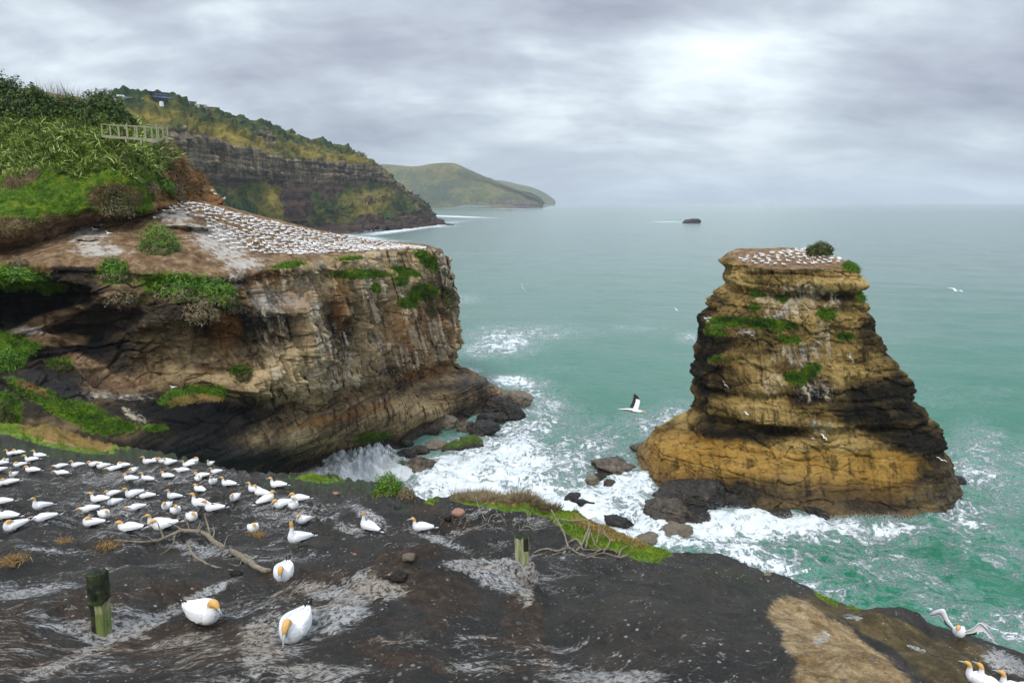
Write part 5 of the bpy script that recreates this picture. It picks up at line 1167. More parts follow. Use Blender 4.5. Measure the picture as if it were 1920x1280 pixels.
for k, (px, py, w_, h_, gu, lab) in enumerate([(352, 428, 76, 14, 1.0, 'flat rock slab with white top beside the round green cushion shrub'), (318, 399, 24, 10, 1.0, 'pale guano covered rock at the top left of the packed colony'), (276, 400, 26, 12, .3, 'dark brown rock with a gannet on it at the foot of the green slope'), (318, 474, 9, 6, .6, 'small grey stone under the round green cushion shrub'), (180, 425, 40, 10, .9, 'whitened rock ledge left of the cushion shrub'), (165, 450, 50, 9, .9, 'lower whitened rock ledge left of the cushion shrub'), (235, 408, 40, 8, .4, 'brown rock ledge under the green slope')]):
    Pq = cast(HEAD_T, px, py); sx_ = w_ * Pq.y / F / 2; sz_ = h_ * Pq.y / F / 2; V, Fc = rock_mesh(600 + k, 5, (sx_, sx_ * .7, sz_), 2.0, 22)
    o = mesh_obj('rock', V, Fc, M['cliff'], attrs=dict(guano=np.full(len(V), gu), soil=np.full(len(V), .25) * sstep(0, .5, V[:, 2] / sz_), tone=np.full(len(V), .5), stain_shade=np.zeros(len(V)))); o.location = (Pq.x, Pq.y + sx_ * .2, Pq.z + sz_ * .1); tag(o, lab, 'rock')
# the pool-side rubble between the boulders: nobody could count it
rv, rf = [], []; n0 = 0; base = [rock_mesh(900 + k, 2, (1, 1, .7)) for k in range(5)]
for q in range(420):
    t = random.random(); px = 725 + 190 * t + random.uniform(-12, 12); py = 872 - 62 * t + random.uniform(-26, 14); P = cast(HEAD_T, px, py) or Vector(water_at(px, py)); s = random.uniform(.15, .85)
    if P.y > 160 or P.z > 7: continue
    V, Fc = random.choice(base); a = random.uniform(0, 6.28); V = np.stack([V[:, 0] * math.cos(a) - V[:, 1] * math.sin(a), V[:, 0] * math.sin(a) + V[:, 1] * math.cos(a), V[:, 2]], -1) * s + np.array([P.x, P.y, P.z + .1 * s])
    rv.append(V); rf += [tuple(n0 + k for k in f) for f in Fc]; n0 += len(V)
rv = np.concatenate(rv); tag(mesh_obj('rubble', rv, rf, M['boulder'], attrs=dict(tone=.45 + .3 * perlin(rv / 3), wet=np.full(len(rv), .7), grass=.5 * sstep(0, .3, perlin(rv / 5)), dry=0 * rv[:, 0])), kind='stuff')
# pebbles and crumbs on the slab
pv, pf = [], []; n0 = 0; base = [rock_mesh(950 + k, 1, (1, 1, .6)) for k in range(5)]
for q in range(1700):
    px, py = random.uniform(0, 1900), 840 + 440 * random.random() ** .8
    if perlin(np.array([px / 90, py / 40, 0]))[()] < -.05 and random.random() < .8: continue
    P = cast(SLAB_T, px, py)
    if not P or P.y > 60: continue
    s = random.uniform(.004, .011) * (1 + P.y / 14) * (2.6 if random.random() < .06 else 1)
    V, Fc = random.choice(base); a = random.uniform(0, 6.28); V = np.stack([V[:, 0] * math.cos(a) - V[:, 1] * math.sin(a), V[:, 0] * math.sin(a) + V[:, 1] * math.cos(a), V[:, 2]], -1) * s + np.array([P.x, P.y, P.z])
    pv.append(V); pf += [tuple(n0 + k for k in f) for f in Fc]; n0 += len(V)
M['pebble'] = flat('pebbles', (.15, .135, .11), .9, .2, .8, .9)
tag(mesh_obj('pebbles', np.concatenate(pv), pf, M['pebble']), kind='stuff')

# timber posts
P0 = cast(SLAB_T, 979, 1064)
for k, (px, py, w_, h_, gu, lab) in enumerate([(958, 1072, 62, 34, 1.1, 'guano-crusted rock lump left of the foot of the pale post'), (990, 1098, 44, 60, .95, 'dark rock with a crusted white side below the pale post'), (742, 1088, 46, 18, .2, 'crumbly brown clod beside the pale orange stone')]):
    Pq = cast(SLAB_T, px, py); sx_ = w_ * Pq.y / F / 2 / CT; sz_ = h_ * Pq.y / F / 2; V, Fc = rock_mesh(500 + k, 5, (sx_, sx_ * .8, sz_), 2.2, 22)
    o = mesh_obj('rock', V, Fc, M['slab'], attrs=dict(guano=np.full(len(V), gu), soil=np.full(len(V), .5 if gu < 1 else .1))); o.location = (Pq.x, Pq.y + sx_ * .3, Pq.z + sz_ * .15); tag(o, lab, 'rock')
def post(px_top, py_top, px_b, py_b, w_px, label, cap=False):
    P = cast(SLAB_T, px_b, py_b); Yd = P.y; T = at(px_top, py_top, Yd); w = w_px * Yd / F / CT
    h = T[2] - P.z; root = empty('timber_post', (P.x, P.y, P.z - .25)); nseg, rows = 40, 60; V, dk, gn = [], [], []
    lean = T[0] - P.x
    for i in range(rows):
        t = i / (rows - 1); z = t * (h + .25)
        for k in range(nseg):
            a = 2 * np.pi * k / nseg; c, s = math.cos(a), math.sin(a); q = max(abs(c), abs(s)) ** .8
            rr_ = w / 2 / q * (1 + .05 * perlin(np.array([c * 3, s * 3, z * .8 + px_b]))[()] + .04 * perlin(np.array([c * 9, s * 9, z * 2.5]))[()])
            if cap: rr_ *= 1.04 if t > .60 else .92
            zz_ = z + (.035 * perlin(np.array([c * 2.2, s * 2.2, px_b * 1.0]))[()] if i >= rows - 2 else 0)
            V.append((c * rr_ + lean * max(0, (z - .25) / h), s * rr_, zz_))
            dk.append((max(.95 * sstep(.58, .66, t), .42 + .3 * (c < -.2)) if cap else max(.9 * sstep(.66, .72, t) * (1 if .2 < c < .8 or s > .3 else .25), .8 * sstep(.97, 1, t), .9 * sstep(.32, .2, t))) + .0); gn.append(.9 * sstep(.55, .3, t) * (c > -.2) + (.55 if cap else 0))
    Fc = [tuple(map(int, f)) for f in grid_faces(rows, nseg, wrap=True)]; n0 = len(V)
    for rr2 in (.8, .5, .2):
        for k in range(nseg):
            v = V[(rows - 1) * nseg + k]; cx_ = lean * 1.0; V.append((cx_ + (v[0] - cx_) * rr2, v[1] * rr2, v[2] + .02 * perlin(np.array([v[0] * 30, v[1] * 30, rr2]))[()] + .004)); dk.append(.9); gn.append(.5)
    for j in range(3):
        b0 = (rows - 1 + j) * nseg
        for k in range(nseg): Fc.append((b0 + k, b0 + (k + 1) % nseg, b0 + nseg + (k + 1) % nseg, b0 + nseg + k))
    Fc.append(tuple((rows + 2) * nseg + k for k in range(nseg)))
    mesh_obj('post_timber', V, Fc, M['post'], root, attrs=dict(dark=dk, green=gn))
    if cap:   # dark charred block sits wider on the stump
        Vb, Fb = tube(np.array([(lean * .55 - .02, 0, .25 + h * .56), (lean * .6 - .02, 0, .25 + h * .58), (lean * .9 - .02, 0, .25 + h * .97), (lean - .02, 0, .25 + h * .985)]), np.array([(w * .50, w * .50), (w * .60, w * .60), (w * .58, w * .58), (w * .50, w * .50)]), 20, lat=(1, 0, 0)); Vb = Vb + .018 * np.stack([perlin(Vb * 9), perlin(Vb * 9 + 5), perlin(Vb * 9 + 11)], -1)
        mesh_obj('charred_cap', Vb, Fb, M['post'], root, attrs=dict(dark=np.ones(len(Vb)), green=np.full(len(Vb), .45)))
    tag(root, label, 'post'); return root
post(182, 1072, 191, 1180, 30, 'short mossy timber post with a blackened upper block at the left', True)
post(978, 1003, 979, 1062, 28, 'pale greenish timber post with dark rotten top in the middle of the slab')

# driftwood
def branch_tubes(list_of_paths, seg=8):
    """each path: [(px,py,lift,radius)...] resting on the slab; returns one joined mesh"""
    VV, FF = [], []; n0 = 0
    for path in list_of_paths:
        pts, rad = [], []
        for px, py, lift, r in path:
            P = cast(SLAB_T, px, py + lift * 0); r = r * (.66 if px < 600 else .5); pts.append((P.x, P.y, P.z + r * .6 + lift)); rad.append(r)
        A, t = dense(np.array(pts), 6); rr_ = np.interp(t, range(len(rad)), rad); jit = .5 * np.stack([perlin(A * 6 + 3), perlin(A * 6 + 9), .6 * perlin(A * 6 + 14)], -1) * np.minimum(rr_, .05)[:, None] * 1.6
        A = A + jit; rr_ = rr_ * (1 + .25 * perlin(A * 9)); V, Fc = tube(A, np.stack([rr_, rr_ * .9], -1), seg, lat=(.1, .2, 1)); VV.append(V); FF += [tuple(n0 + k for k in f) for f in Fc]; n0 += len(V)
    return np.concatenate(VV), FF
def driftwood(paths, label):
    """first path is the trunk, the others are side limbs (each limb a part)"""
    V, Fc = branch_tubes(paths[:1], 10); c = V.mean(0); root = empty('driftwood', tuple(c))
    mesh_obj('trunk', V - c, Fc, M['wood'], root)
    for p in paths[1:]:
        V, Fc = branch_tubes([p]); mesh_obj('limb', V - c, Fc, M['wood'], root)
    tag(root, label, 'driftwood')
driftwood([
 [(190, 1010, .0, .010), (240, 1017, .03, .030), (285, 1022, .08, .05), (310, 1020, .16, .07), (345, 1012, .26, .075), (385, 1018, .26, .085), (405, 1030, .16, .10), (440, 1042, .05, .10), (470, 1058, .0, .10), (492, 1069, -.02, .085), (508, 1070, -.03, .07)],
 [(308, 1020, .12, .05), (301, 1010, .34, .03), (299, 1008, .48, .012)], [(345, 1012, .26, .04), (330, 1006, .36, .02), (316, 1004, .42, .008)], [(358, 1014, .26, .04), (354, 1006, .44, .015), (350, 1004, .5, .008)], [(372, 1016, .26, .04), (382, 1010, .42, .015), (392, 1009, .44, .006)],
 [(396, 1026, .22, .06), (392, 1012, .42, .035), (388, 1004, .62, .02), (386, 1002, .75, .009)], [(398, 1030, .2, .05), (404, 1018, .36, .025), (401, 1012, .48, .008)],
 [(352, 1024, .10, .045), (360, 1040, .05, .055), (374, 1052, .02, .05), (400, 1062, 0, .035), (430, 1068, 0, .02), (455, 1070, 0, .012)],
 [(352, 1024, .10, .035), (354, 1030, .12, .02), (330, 1028, .02, .012), (300, 1026, 0, .006)], [(440, 1042, .05, .07), (462, 1048, .06, .05), (482, 1062, .02, .03)], [(420, 1034, .12, .03), (428, 1022, .26, .018), (440, 1018, .3, .006)], [(330, 1014, .2, .03), (322, 1028, .05, .02), (300, 1040, .0, .008)], [(370, 1014, .26, .03), (378, 1002, .4, .015), (372, 996, .46, .005)], [(455, 1050, .04, .03), (448, 1060, .0, .02), (428, 1056, 0, .007)], [(290, 1021, .1, .025), (276, 1012, .12, .014), (262, 1010, .1, .005)]], 'long bleached branch with upright twigs lying across the slab behind the near mound')
driftwood([
 [(1000, 1036, .0, .03), (1022, 1031, .03, .055), (1045, 1036, .04, .06), (1066, 1034, .10, .065), (1085, 1040, .03, .05), (1110, 1040, .02, .04), (1130, 1034, .06, .055), (1150, 1034, .03, .045), (1162, 1040, .0, .035), (1180, 1042, .0, .02)],
 [(1066, 1034, .1, .05), (1056, 1018, .35, .05), (1040, 1000, .55, .05), (1034, 992, .62, .06)], [(1060, 1022, .25, .05), (1045, 1006, .55, .045), (1070, 1006, .5, .05), (1100, 1005, .5, .055), (1104, 1012, .3, .05), (1098, 1028, .0, .07)],
 [(1104, 1010, .35, .06), (1090, 1024, .02, .06), (1080, 1032, 0, .04)], [(1104, 1012, .3, .06), (1118, 1026, .02, .06), (1132, 1032, 0, .04)], [(1118, 1026, .1, .05), (1122, 1014, .3, .03), (1120, 1006, .5, .012)], [(1085, 1040, .0, .04), (1110, 1044, .0, .035), (1138, 1047, 0, .012)],
 [(1040, 1000, .5, .04), (1024, 998, .35, .035), (1012, 999, .22, .03), (1004, 990, .3, .012)], [(1036, 1040, 0, .035), (1052, 1038, .02, .04), (1062, 1040, 0, .03)]], 'grey tangle of driftwood roots right of the pale post')
driftwood([[(1100, 1046, 0, .03), (1130, 1040, .05, .045), (1158, 1046, .02, .05), (1176, 1044, .06, .04), (1186, 1034, .10, .03)], [(1130, 1040, .05, .04), (1144, 1022, .15, .05), (1128, 1012, .25, .03), (1122, 1002, .4, .01)], [(1144, 1022, .15, .04), (1130, 1010, .3, .03), (1138, 1004, .36, .01)], [(1158, 1046, 0, .04), (1166, 1034, .08, .04), (1182, 1030, .14, .015)], [(1092, 1030, .0, .05), (1080, 1018, .12, .06), (1062, 1024, .05, .05)], [(1092, 1030, .0, .04), (1118, 1034, .04, .04), (1134, 1030, 0, .02)]], 'dark mossy root knot at the right end of the driftwood tangle')
driftwood([[(890, 944, .35, .02), (897, 958, .2, .035), (908, 974, .05, .04), (916, 984, .0, .035), (930, 990, 0, .025), (950, 990, 0, .02)], [(914, 984, .0, .03), (922, 976, .18, .03), (938, 976, .2, .025), (950, 986, .02, .015)], [(918, 986, 0, .025), (934, 991, 0, .02), (948, 992, 0, .012)]], 'thin looping dead branch at the back edge of the slab')
driftwood([[(974, 994, .0, .025), (984, 990, .05, .035), (996, 992, .05, .03), (1004, 996, 0, .025)], [(994, 990, .05, .03), (988, 976, .3, .02), (984, 970, .42, .01)], [(986, 990, .05, .02), (994, 978, .22, .018), (1000, 970, .42, .01)], [(974, 994, .0, .02), (974, 988, .08, .012)]], 'small forked stick standing behind the pale post')
for px, py, dx, dy, r, lab in [(720, 1024, 14, -6, .028, 'short brown stick lying on the open slab'), (826, 984, 8, -10, .014, 'thin pale twig near the lone sitting gannet'), (560, 1176, 20, -14, .006, 'straw stalk between the two nearest gannets'), (470, 1150, 22, -18, .005, 'green straw stalk beside the largest gannet'), (930, 1265, 26, -8, .010, 'thin twig at the bottom border of the slab')]:
    V, Fc = branch_tubes([[(px, py, 0, r), (px + dx / 2, py + dy / 2 - 1, .01, r), (px + dx, py + dy, 0, r * .6)]]); c = V.mean(0); o = mesh_obj('stick', V - c, Fc, M['wood']); o.location = c; tag(o, lab, 'stick')
P = cast(SLAB_T, 858, 965); V, Fc = rock_mesh(77, 3, (.19, .13, .13), .7, 8); o = mesh_obj('stone_block', V, Fc, M['brick']); o.location = (P.x, P.y, P.z + .08); tag(o, 'reddish square stone block at the back edge of the slab', 'stone')
for k, (px, py, s, lab) in enumerate([(665, 1040, .06, 'orange brown stone on the crumbly brown heap'), (738, 1082, .10, 'pale orange stone on top of the brown heap'), (630, 927, .16, 'flat reddish stone behind the shoreline bush'), (840, 975, .15, 'dark lump of rock beside the thin twig'), (768, 1048, .12, 'flat grey stone lying left of the pale post'), (920, 1022, .10, 'small grey stone near the pale post'), (444, 1077, .14, 'small dark stone under the end of the bleached branch'), (1440, 1078, .12, 'small pale stone on the smooth slab by the sea')]):
    P = cast(SLAB_T, px, py)
    if not P: continue
    V, Fc = rock_mesh(300 + k, 3, (s, s * .7, s * .55)); o = mesh_obj('stone', V, Fc, M['brick'] if 'orange' in lab or 'red' in lab else M['boulder'], attrs=dict(tone=np.full(len(V), .2 if 'dark' in lab else .8), wet=np.full(len(V), .3))); o.location = (P.x, P.y, P.z + s * .25); tag(o, lab, 'stone')
# ------------------------------------------------------------------ plants
def leaf_cloud(n, rad, seed, size, flat_=1.0, shell=.35, lumps=3.0, up=.3):
    """n leaf quads through the outer volume of a lumpy dome; returns verts, faces, var"""
    rg = np.random.default_rng(seed); d = rg.normal(size=(n, 3)); d[:, 2] = np.abs(d[:, 2]) * 1.0 - .25; d /= np.linalg.norm(d, axis=1)[:, None]
    lump = 1 + .30 * perlin(d * lumps + seed) + .16 * perlin(d * lumps * 2.7 + seed + 4)
    r = lump * (1 - shell * rg.random(n) ** 1.8); c = d * r[:, None] * np.array(rad)
    keep = perlin(d * 5 + seed * 1.7) > -.55; c, d, r = c[keep], d[keep], r[keep]; n = len(c)
    nrm = d + rg.normal(size=(n, 3)) * .55 + np.array([0, 0, up]); nrm /= np.linalg.norm(nrm, axis=1)[:, None]
    t = np.cross(nrm, rg.normal(size=(n, 3))); t /= np.linalg.norm(t, axis=1)[:, None]; b = np.cross(nrm, t)
    L = size * rg.uniform(.6, 1.4, n)[:, None]; Wd = L * .42
    V = np.stack([c - t * L, c + b * Wd + nrm * L * .12, c + t * L, c - b * Wd + nrm * L * .12], 1).reshape(-1, 3)
    Fc = np.arange(4 * n).reshape(-1, 4); var = np.repeat(np.clip(rg.normal(.45, .2, n) + .35 * perlin(c / max(rad) * 3.2 + seed), 0, 1), 4)
    return V, Fc, var
def shrub(px, py, wpx, hpx, label, tree, mat='leaf_bright', cat='shrub', name='shrub', n=2600, leaf=.10, under=None, group=None, Y=None, seed=0, sink=.15):
    P = (cast(tree, px, py) if tree else None) or Vector(at(px, py, Y or 80)); Yd = P.y
    if Y: P = Vector(at(px, py, Y)); Yd = Y
    rx, rz = wpx * Yd / F / 2, hpx * Yd / F
    root = empty(name, (P.x, P.y + rx * .25, P.z - sink * rz))
    V, Fc, var = leaf_cloud(n, (rx, rx * .85, rz), seed + 11, leaf)
    mesh_obj('foliage', V, Fc, M[mat], root, attrs=dict(var=var), smooth=False)
    if under:
        V, Fc, var = leaf_cloud(int(n * .5), (rx * 1.04, rx * .9, rz * .62), seed + 31, leaf * .8, shell=.2); V = V - np.array([0, rx * .12, rz * .12])
        mesh_obj('dead_twigs', V, Fc, M[under], root, attrs=dict(var=var), smooth=False)
    pv, pf = [], []; n0 = 0
    for k in range(5):
        a = 6.28 * k / 5 + seed; e = np.array([math.cos(a) * rx * .45, math.sin(a) * rx * .4, rz * .7]); v, f = tube(np.array([(0, 0, -.1 * rz), e * .5 + (0, 0, .03), e]), np.array([(.09, .09), (.05, .05), (.02, .02)]) * max(.25, rx * .35), 6, lat=(1, .3, 0)); pv.append(v); pf += [tuple(n0 + q for q in x) for x in f]; n0 += len(v)
    mesh_obj('stem', np.concatenate(pv), pf, M['stem'], root)
    tag(root, label, cat, group); return root
shrub(296, 468, 74, 54, 'round bright green cushion shrub with dry twigs beneath on the brown plateau', HEAD_T, n=5200, leaf=.12, under='leaf_dry', seed=1)
shrub(212, 512, 50, 34, 'bright green shrub on the rim left of the large hanging bush', HEAD_T, n=3000, leaf=.12, under='leaf_dry', seed=2)
shrub(330, 545, 92, 40, 'left half of the green bush hanging over the plateau rim', HEAD_T, n=4200, leaf=.14, under='leaf_dry', seed=3)
shrub(388, 556, 84, 44, 'right half of the green bush hanging over the plateau rim', HEAD_T, n=4200, leaf=.14, under='leaf_dry', seed=4)
shrub(365, 590, 80, 34, 'pale dead twiggy scrub below the hanging green bush', HEAD_T, mat='leaf_dry', n=3000, leaf=.13, seed=5)
shrub(425, 575, 50, 30, 'small mixed scrub at the lower right of the hanging bush', HEAD_T, mat='leaf_olive', n=1800, leaf=.12, under='leaf_dry', seed=6)
shrub(220, 560, 60, 26, 'brown twiggy scrub hanging under the rim at left', HEAD_T, mat='leaf_dry', n=1800, leaf=.12, seed=7)
shrub(218, 386, 56, 44, 'olive brown shrub at the lower edge of the green slope', UP_T, mat='leaf_olive', n=3200, leaf=.13, under='leaf_dry', seed=8)
shrub(303, 352, 40, 26, 'small vivid green shrub beside the brown one at the end of the slope', UP_T, n=2200, leaf=.12, seed=9)
shrub(322, 366, 38, 32, 'round dry brown shrub at the end of the green slope', UP_T, mat='leaf_dry', n=2400, leaf=.12, seed=10)
shrub(282, 356, 30, 18, 'pale dry shrub left of the vivid green one on the slope', UP_T, mat='leaf_dry', n=1400, leaf=.12, seed=12)
shrub(800, 580, 46, 42, 'round green shrub clinging to the cliff near its seaward tip', HEAD_T, n=3000, leaf=.16, mat='leaf_olive', seed=13)
shrub(838, 570, 32, 40, 'olive shrub overhanging the seaward tip of the cliff', HEAD_T, n=2400, leaf=.16, mat='leaf_olive', under='leaf_dry', seed=14)
shrub(1540, 471, 46, 20, 'single dark green cushion bush on top of the sea stack', STACK_T, n=2600, leaf=.13, mat='leaf_olive', seed=15)
shrub(728, 927, 62, 50, 'green shrub with dry stalks on the slab edge before the surf', SLAB_T, n=5200, leaf=.045, under='leaf_dry', seed=16)
shrub(762, 934, 40, 26, 'dry straw-coloured tussock right of the green edge shrub', SLAB_T, n=2200, leaf=.035, mat='leaf_dry', seed=17)
shrub(30, 520, 60, 22, 'green scrub on the ledge at the left border above the cave', HEAD_T, n=2200, leaf=.12, seed=18)
shrub(32, 500, 40, 20, 'pale dry tussock above the green scrub at the left border', HEAD_T, n=1400, leaf=.12, mat='leaf_dry', seed=19)
shrub(8, 685, 60, 44, 'bright green mound of plants at the left border below the cave', HEAD_T, n=3600, leaf=.09, seed=20)
shrub(50, 660, 30, 12, 'small flat green plant right of the mound at the left border', HEAD_T, n=1200, leaf=.08, seed=21)
shrub(112, 690, 40, 14, 'small moss green tuft on the dark shelf', HEAD_T, n=1400, leaf=.09, seed=22, mat='leaf_olive')
shrub(455, 708, 36, 20, 'olive tuft on the ledge in the middle of the cliff', HEAD_T, n=1500, leaf=.1, seed=23, mat='leaf_olive')
shrub(10, 800, 36, 60, 'pale green scrub at the left border above the orange grass', HEAD_T, n=2200, leaf=.09, seed=24, mat='leaf_olive', under='leaf_dry')
# trees and bushes on the skyline
SK = [(12, 215, 90, 74, 'tallest dark tree at the left border of the skyline'), (62, 215, 72, 52, 'dark tree right of the tallest on the skyline'), (96, 218, 56, 34, 'low dark bush with dead stalks in the middle of the near skyline'), (132, 222, 54, 42, 'dark bush left of the broad round one on the near skyline'), (190, 232, 92, 62, 'broad round dark tree above the timber platform'), (228, 236, 44, 26, 'dark bush hanging behind the left end of the platform'), (160, 226, 40, 28, 'small dark bush between two larger ones on the skyline'), (-40, 214, 90, 80, 'dark tree reaching in from beyond the left border')]
for i, (px, py, w, h, l) in enumerate(SK):
    root = shrub(px, py, w, h, l, UP_T, mat='leaf_dark', cat='tree' if 'tree' in l else 'bush', name='coastal_tree' if 'tree' in l else 'bush', n=9000 if w > 60 else 5000, leaf=.20, seed=40 + i, Y=None, sink=.1)
for i, (px, py, w, h, Yd, l) in enumerate([(203, 186, 40, 20, 720, 'dark round tree on the far ridge above the broad near tree'), (256, 186, 22, 16, 730, 'left tree beside the dark house on the far ridge'), (272, 188, 28, 17, 730, 'right tree beside the dark house on the far ridge'), (225, 192, 20, 10, 720, 'low tree in front of the white roofed house'), (545, 248, 16, 5, 1080, 'low tree on the far ridge beside the flat roofed shelter'), (510, 240, 30, 7, 1010, 'long low bush line of the far ridge'), (600, 268, 26, 7, 1120, 'bush on the descending far ridge'), (670, 292, 30, 8, 1190, 'bush near the lower end of the far ridge')]):
    shrub(px, py, w, h, l, None, mat='leaf_far', cat='tree' if 'tree' in l else 'bush', name='ridge_tree', n=1400, leaf=.9, seed=70 + i, Y=Yd, sink=.1)

# blades: grass, flax, straw
def blades(name, P, Nn, length, width, mats, kind='stuff', droop=.35, seg=2, spread=.5, seed=3, label=None):
    rg = np.random.default_rng(seed); n = len(P); up = Nn * .5 + np.array([0, 0, .7]) + rg.normal(size=(n, 3)) * spread; up /= np.linalg.norm(up, axis=1)[:, None]
    side = np.cross(up, rg.normal(size=(n, 3))); side /= np.linalg.norm(side, axis=1)[:, None]; L = length * rg.uniform(.55, 1.3, n)[:, None]; w_ = width * rg.uniform(.7, 1.3, n)[:, None]
    out = np.cross(side, up); rows = []
    for k in range(seg + 1):
        t = k / seg; c = P + up * L * t + out * L * droop * t * t - np.array([0, 0, 1]) * L * droop * .5 * t * t; ww = w_ * (1 - t ** 1.6) * .5 + w_ * .02; rows += [c - side * ww, c + side * ww]
    V = np.stack(rows, 1).reshape(-1, 3); m_ = 2 * (seg + 1); b = np.arange(n)[:, None] * m_
    Fc = np.concatenate([np.stack([b[:, 0] + 2 * k, b[:, 0] + 2 * k + 1, b[:, 0] + 2 * k + 3, b[:, 0] + 2 * k + 2], -1) for k in range(seg)])
    var = np.clip(rg.normal(.45, .18, n) + .5 * perlin(P / 1.7), 0, 1)
    if name == 'flax_stand': var = np.clip(.25 + .22 * perlin(P / 2.5) + rg.random(n) ** 3 * .85, 0, 1)
    var = np.repeat(var, m_)
    o = mesh_obj(name, V, Fc, mats, attrs=dict(var=var), smooth=False)
    return o
def sample(Gd, mask, n, seed):
    rg = np.random.default_rng(seed); N_ = grid_normals(Gd); N_ = np.where(((np.array([0, 0, CAM_Z]) - Gd) * N_).sum(-1, keepdims=True) < 0, -N_, N_)
    A_ = np.linalg.norm(np.cross(np.gradient(Gd, axis=0), np.gradient(Gd, axis=1)), axis=-1); vd = np.linalg.norm(Gd - np.array([0, 0, CAM_Z]), axis=-1)
    Wt = (mask * A_ / vd).ravel(); Wt = np.clip(Wt, 0, None); Wt /= Wt.sum(); i = rg.choice(len(Wt), n, p=Wt); j = np.stack(np.unravel_index(i, mask.shape), -1); j = np.minimum(j, np.array(mask.shape) - 2)
    a, b = rg.random(n)[:, None], rg.random(n)[:, None]; g = lambda q, r: Gd[j[:, 0] + q, j[:, 1] + r]
    P = (1 - a) * (1 - b) * g(0, 0) + a * (1 - b) * g(1, 0) + (1 - a) * b * g(0, 1) + a * b * g(1, 1)
    return P, N_[j[:, 0], j[:, 1]]
gm = lambda g, lo=.5, hi=.7: sstep(lo, hi, g)
ug_, ud_ = UGATTR['grass'], UGATTR['dry']
flaxm = blobs(UX, UY, [(30, 270, 130, 50), (130, 265, 110, 50), (230, 290, 90, 40, 15), (150, 300, 90, 24, 10), (290, 300, 26, 30, 30)]); flaxm = np.where(UY < 326 + 8 * np.sin(UX / 17), flaxm, 0)
P, Nn = sample(UG, gm(ug_) * (1 - gm(flaxm, .4, .6)) * (1 - .8 * gm(ud_)), 60000, 5); tag(blades('slope_grass', P, Nn, .42, .07, M['turf'], seed=5, spread=.7), kind='stuff')
P, Nn = sample(UG, gm(ug_, .3, .5) * gm(ud_, .3, .6), 9000, 6); tag(blades('dry_slope_grass', P, Nn, .40, .07, M['leaf_dry'], seed=6, spread=.7), kind='stuff')
P, Nn = sample(HG, gm(HGATTR['grass']) * (1 - .7 * gm(HGATTR['dry'])), 42000, 7); tag(blades('cliff_grass', P, Nn, .55, .06, M['turf'], seed=7, spread=.75), kind='stuff')
P, Nn = sample(HG, gm(HGATTR['dry']) * gm(HGATTR['grass'], .2, .5), 6000, 8); tag(blades('dry_cliff_grass', P, Nn, .32, .05, M['turf_dry'], seed=8, spread=.75), kind='stuff')
P, Nn = sample(SG, gm(SGATTR['grass']) * (1 - .7 * gm(SGATTR['dry'])), 14000, 9); tag(blades('stack_grass', P, Nn, .55, .07, M['turf'], seed=9, spread=.75), kind='stuff')
P, Nn = sample(SG, gm(SGATTR['dry'], .4, .7), 3500, 10); tag(blades('dry_stack_grass', P, Nn, .36, .07, M['turf_dry'], seed=10, spread=.75), kind='stuff')
sg_, sdr = G_SLAB['grass'], G_SLAB['dry']
P, Nn = sample(G_SLAB['G'], gm(sg_, .45, .6) * (1 - .75 * gm(sdr)), 52000, 11); tag(blades('edge_turf', P, Nn, .075, .022, M['turf_lime'], seed=11, spread=.6), kind='stuff')
P, Nn = sample(G_SLAB['G'], gm(sdr, .4, .6) * gm(sg_, .3, .5), 26000, 12); tag(blades('dry_edge_turf', P, Nn, .10, .02, M['turf_dry'], seed=12, spread=.7), kind='stuff')
spx, spy = project(G_SLAB['G']); fr = blobs(spx, spy, [(980, 941, 70, 6, 4), (1020, 950, 24, 8, 10), (900, 938, 40, 4)])
P, Nn = sample(G_SLAB['G'], gm(fr, .3, .6) * (G_SLAB['G'][..., 1] > 15), 9000, 13); tag(blades('dry_fringe', P, Nn, .42, .02, M['leaf_dry'], seed=13, spread=.75), kind='stuff')
# flax: fans of sword leaves, a closed stand nobody could count
P, Nn = sample(UG, gm(flaxm, .35, .55) * gm(ug_, .2, .4), 1900, 14); rg = np.random.default_rng(4); k_ = 20
Pf = np.repeat(P, k_, 0) + rg.normal(size=(len(P) * k_, 3)) * np.array([.22, .22, .04]); Nf = np.repeat(Nn, k_, 0)
tag(blades('flax_stand', Pf, Nf * .3, 1.15, .14, M['flax'], seed=14, spread=.62, seg=4, droop=.6), kind='stuff')
P2, N2 = sample(UG, blobs(UX, UY, [(325, 320, 16, 40, -30), (345, 350, 24, 18), (300, 290, 14, 20)]), 150, 15); Pf = np.repeat(P2, 22, 0) + rg.normal(size=(len(P2) * 22, 3)) * .2
tag(blades('withered_flax', Pf, np.repeat(N2, 22, 0) * .3, 1.5, .12, M['flax_dry'], seed=15, spread=.6, seg=4, droop=.7), kind='stuff')
P, Nn = sample(UG, blobs(UX, UY, [(110, 205, 60, 14), (60, 205, 60, 12)]), 420, 16); tag(blades('dead_flower_stalks', P, Nn * .1, 3.4, .07, M['leaf_dry'], seed=16, spread=.16, seg=2, droop=.1), kind='stuff')
# straw nests
for k, (px, py, s, n_, lab) in enumerate([(205, 1022, .26, 420, 'scrap of yellow straw below the left end of the branch'), (22, 1053, .24, 380, 'scrap of yellow straw near the left border'), (480, 1005, .20, 420, 'yellow straw nest under the gannet that looks down'), (118, 1018, .20, 260, 'thin patch of straw left of the branch')]):
    P = cast(SLAB_T, px, py); q = rg.normal(size=(n_, 3)) * np.array([s, s, .02]) * .6 + np.array([P.x, P.y, P.z + .03]); o = blades('straw_nest', q - np.array([P.x, P.y, P.z]), rg.normal(size=(n_, 3)) * np.array([1, 1, .1]) * 2, .15, .010, M['turf_dry'], seed=30 + k, spread=1.2); o.location = P; tag(o, lab, 'nest')
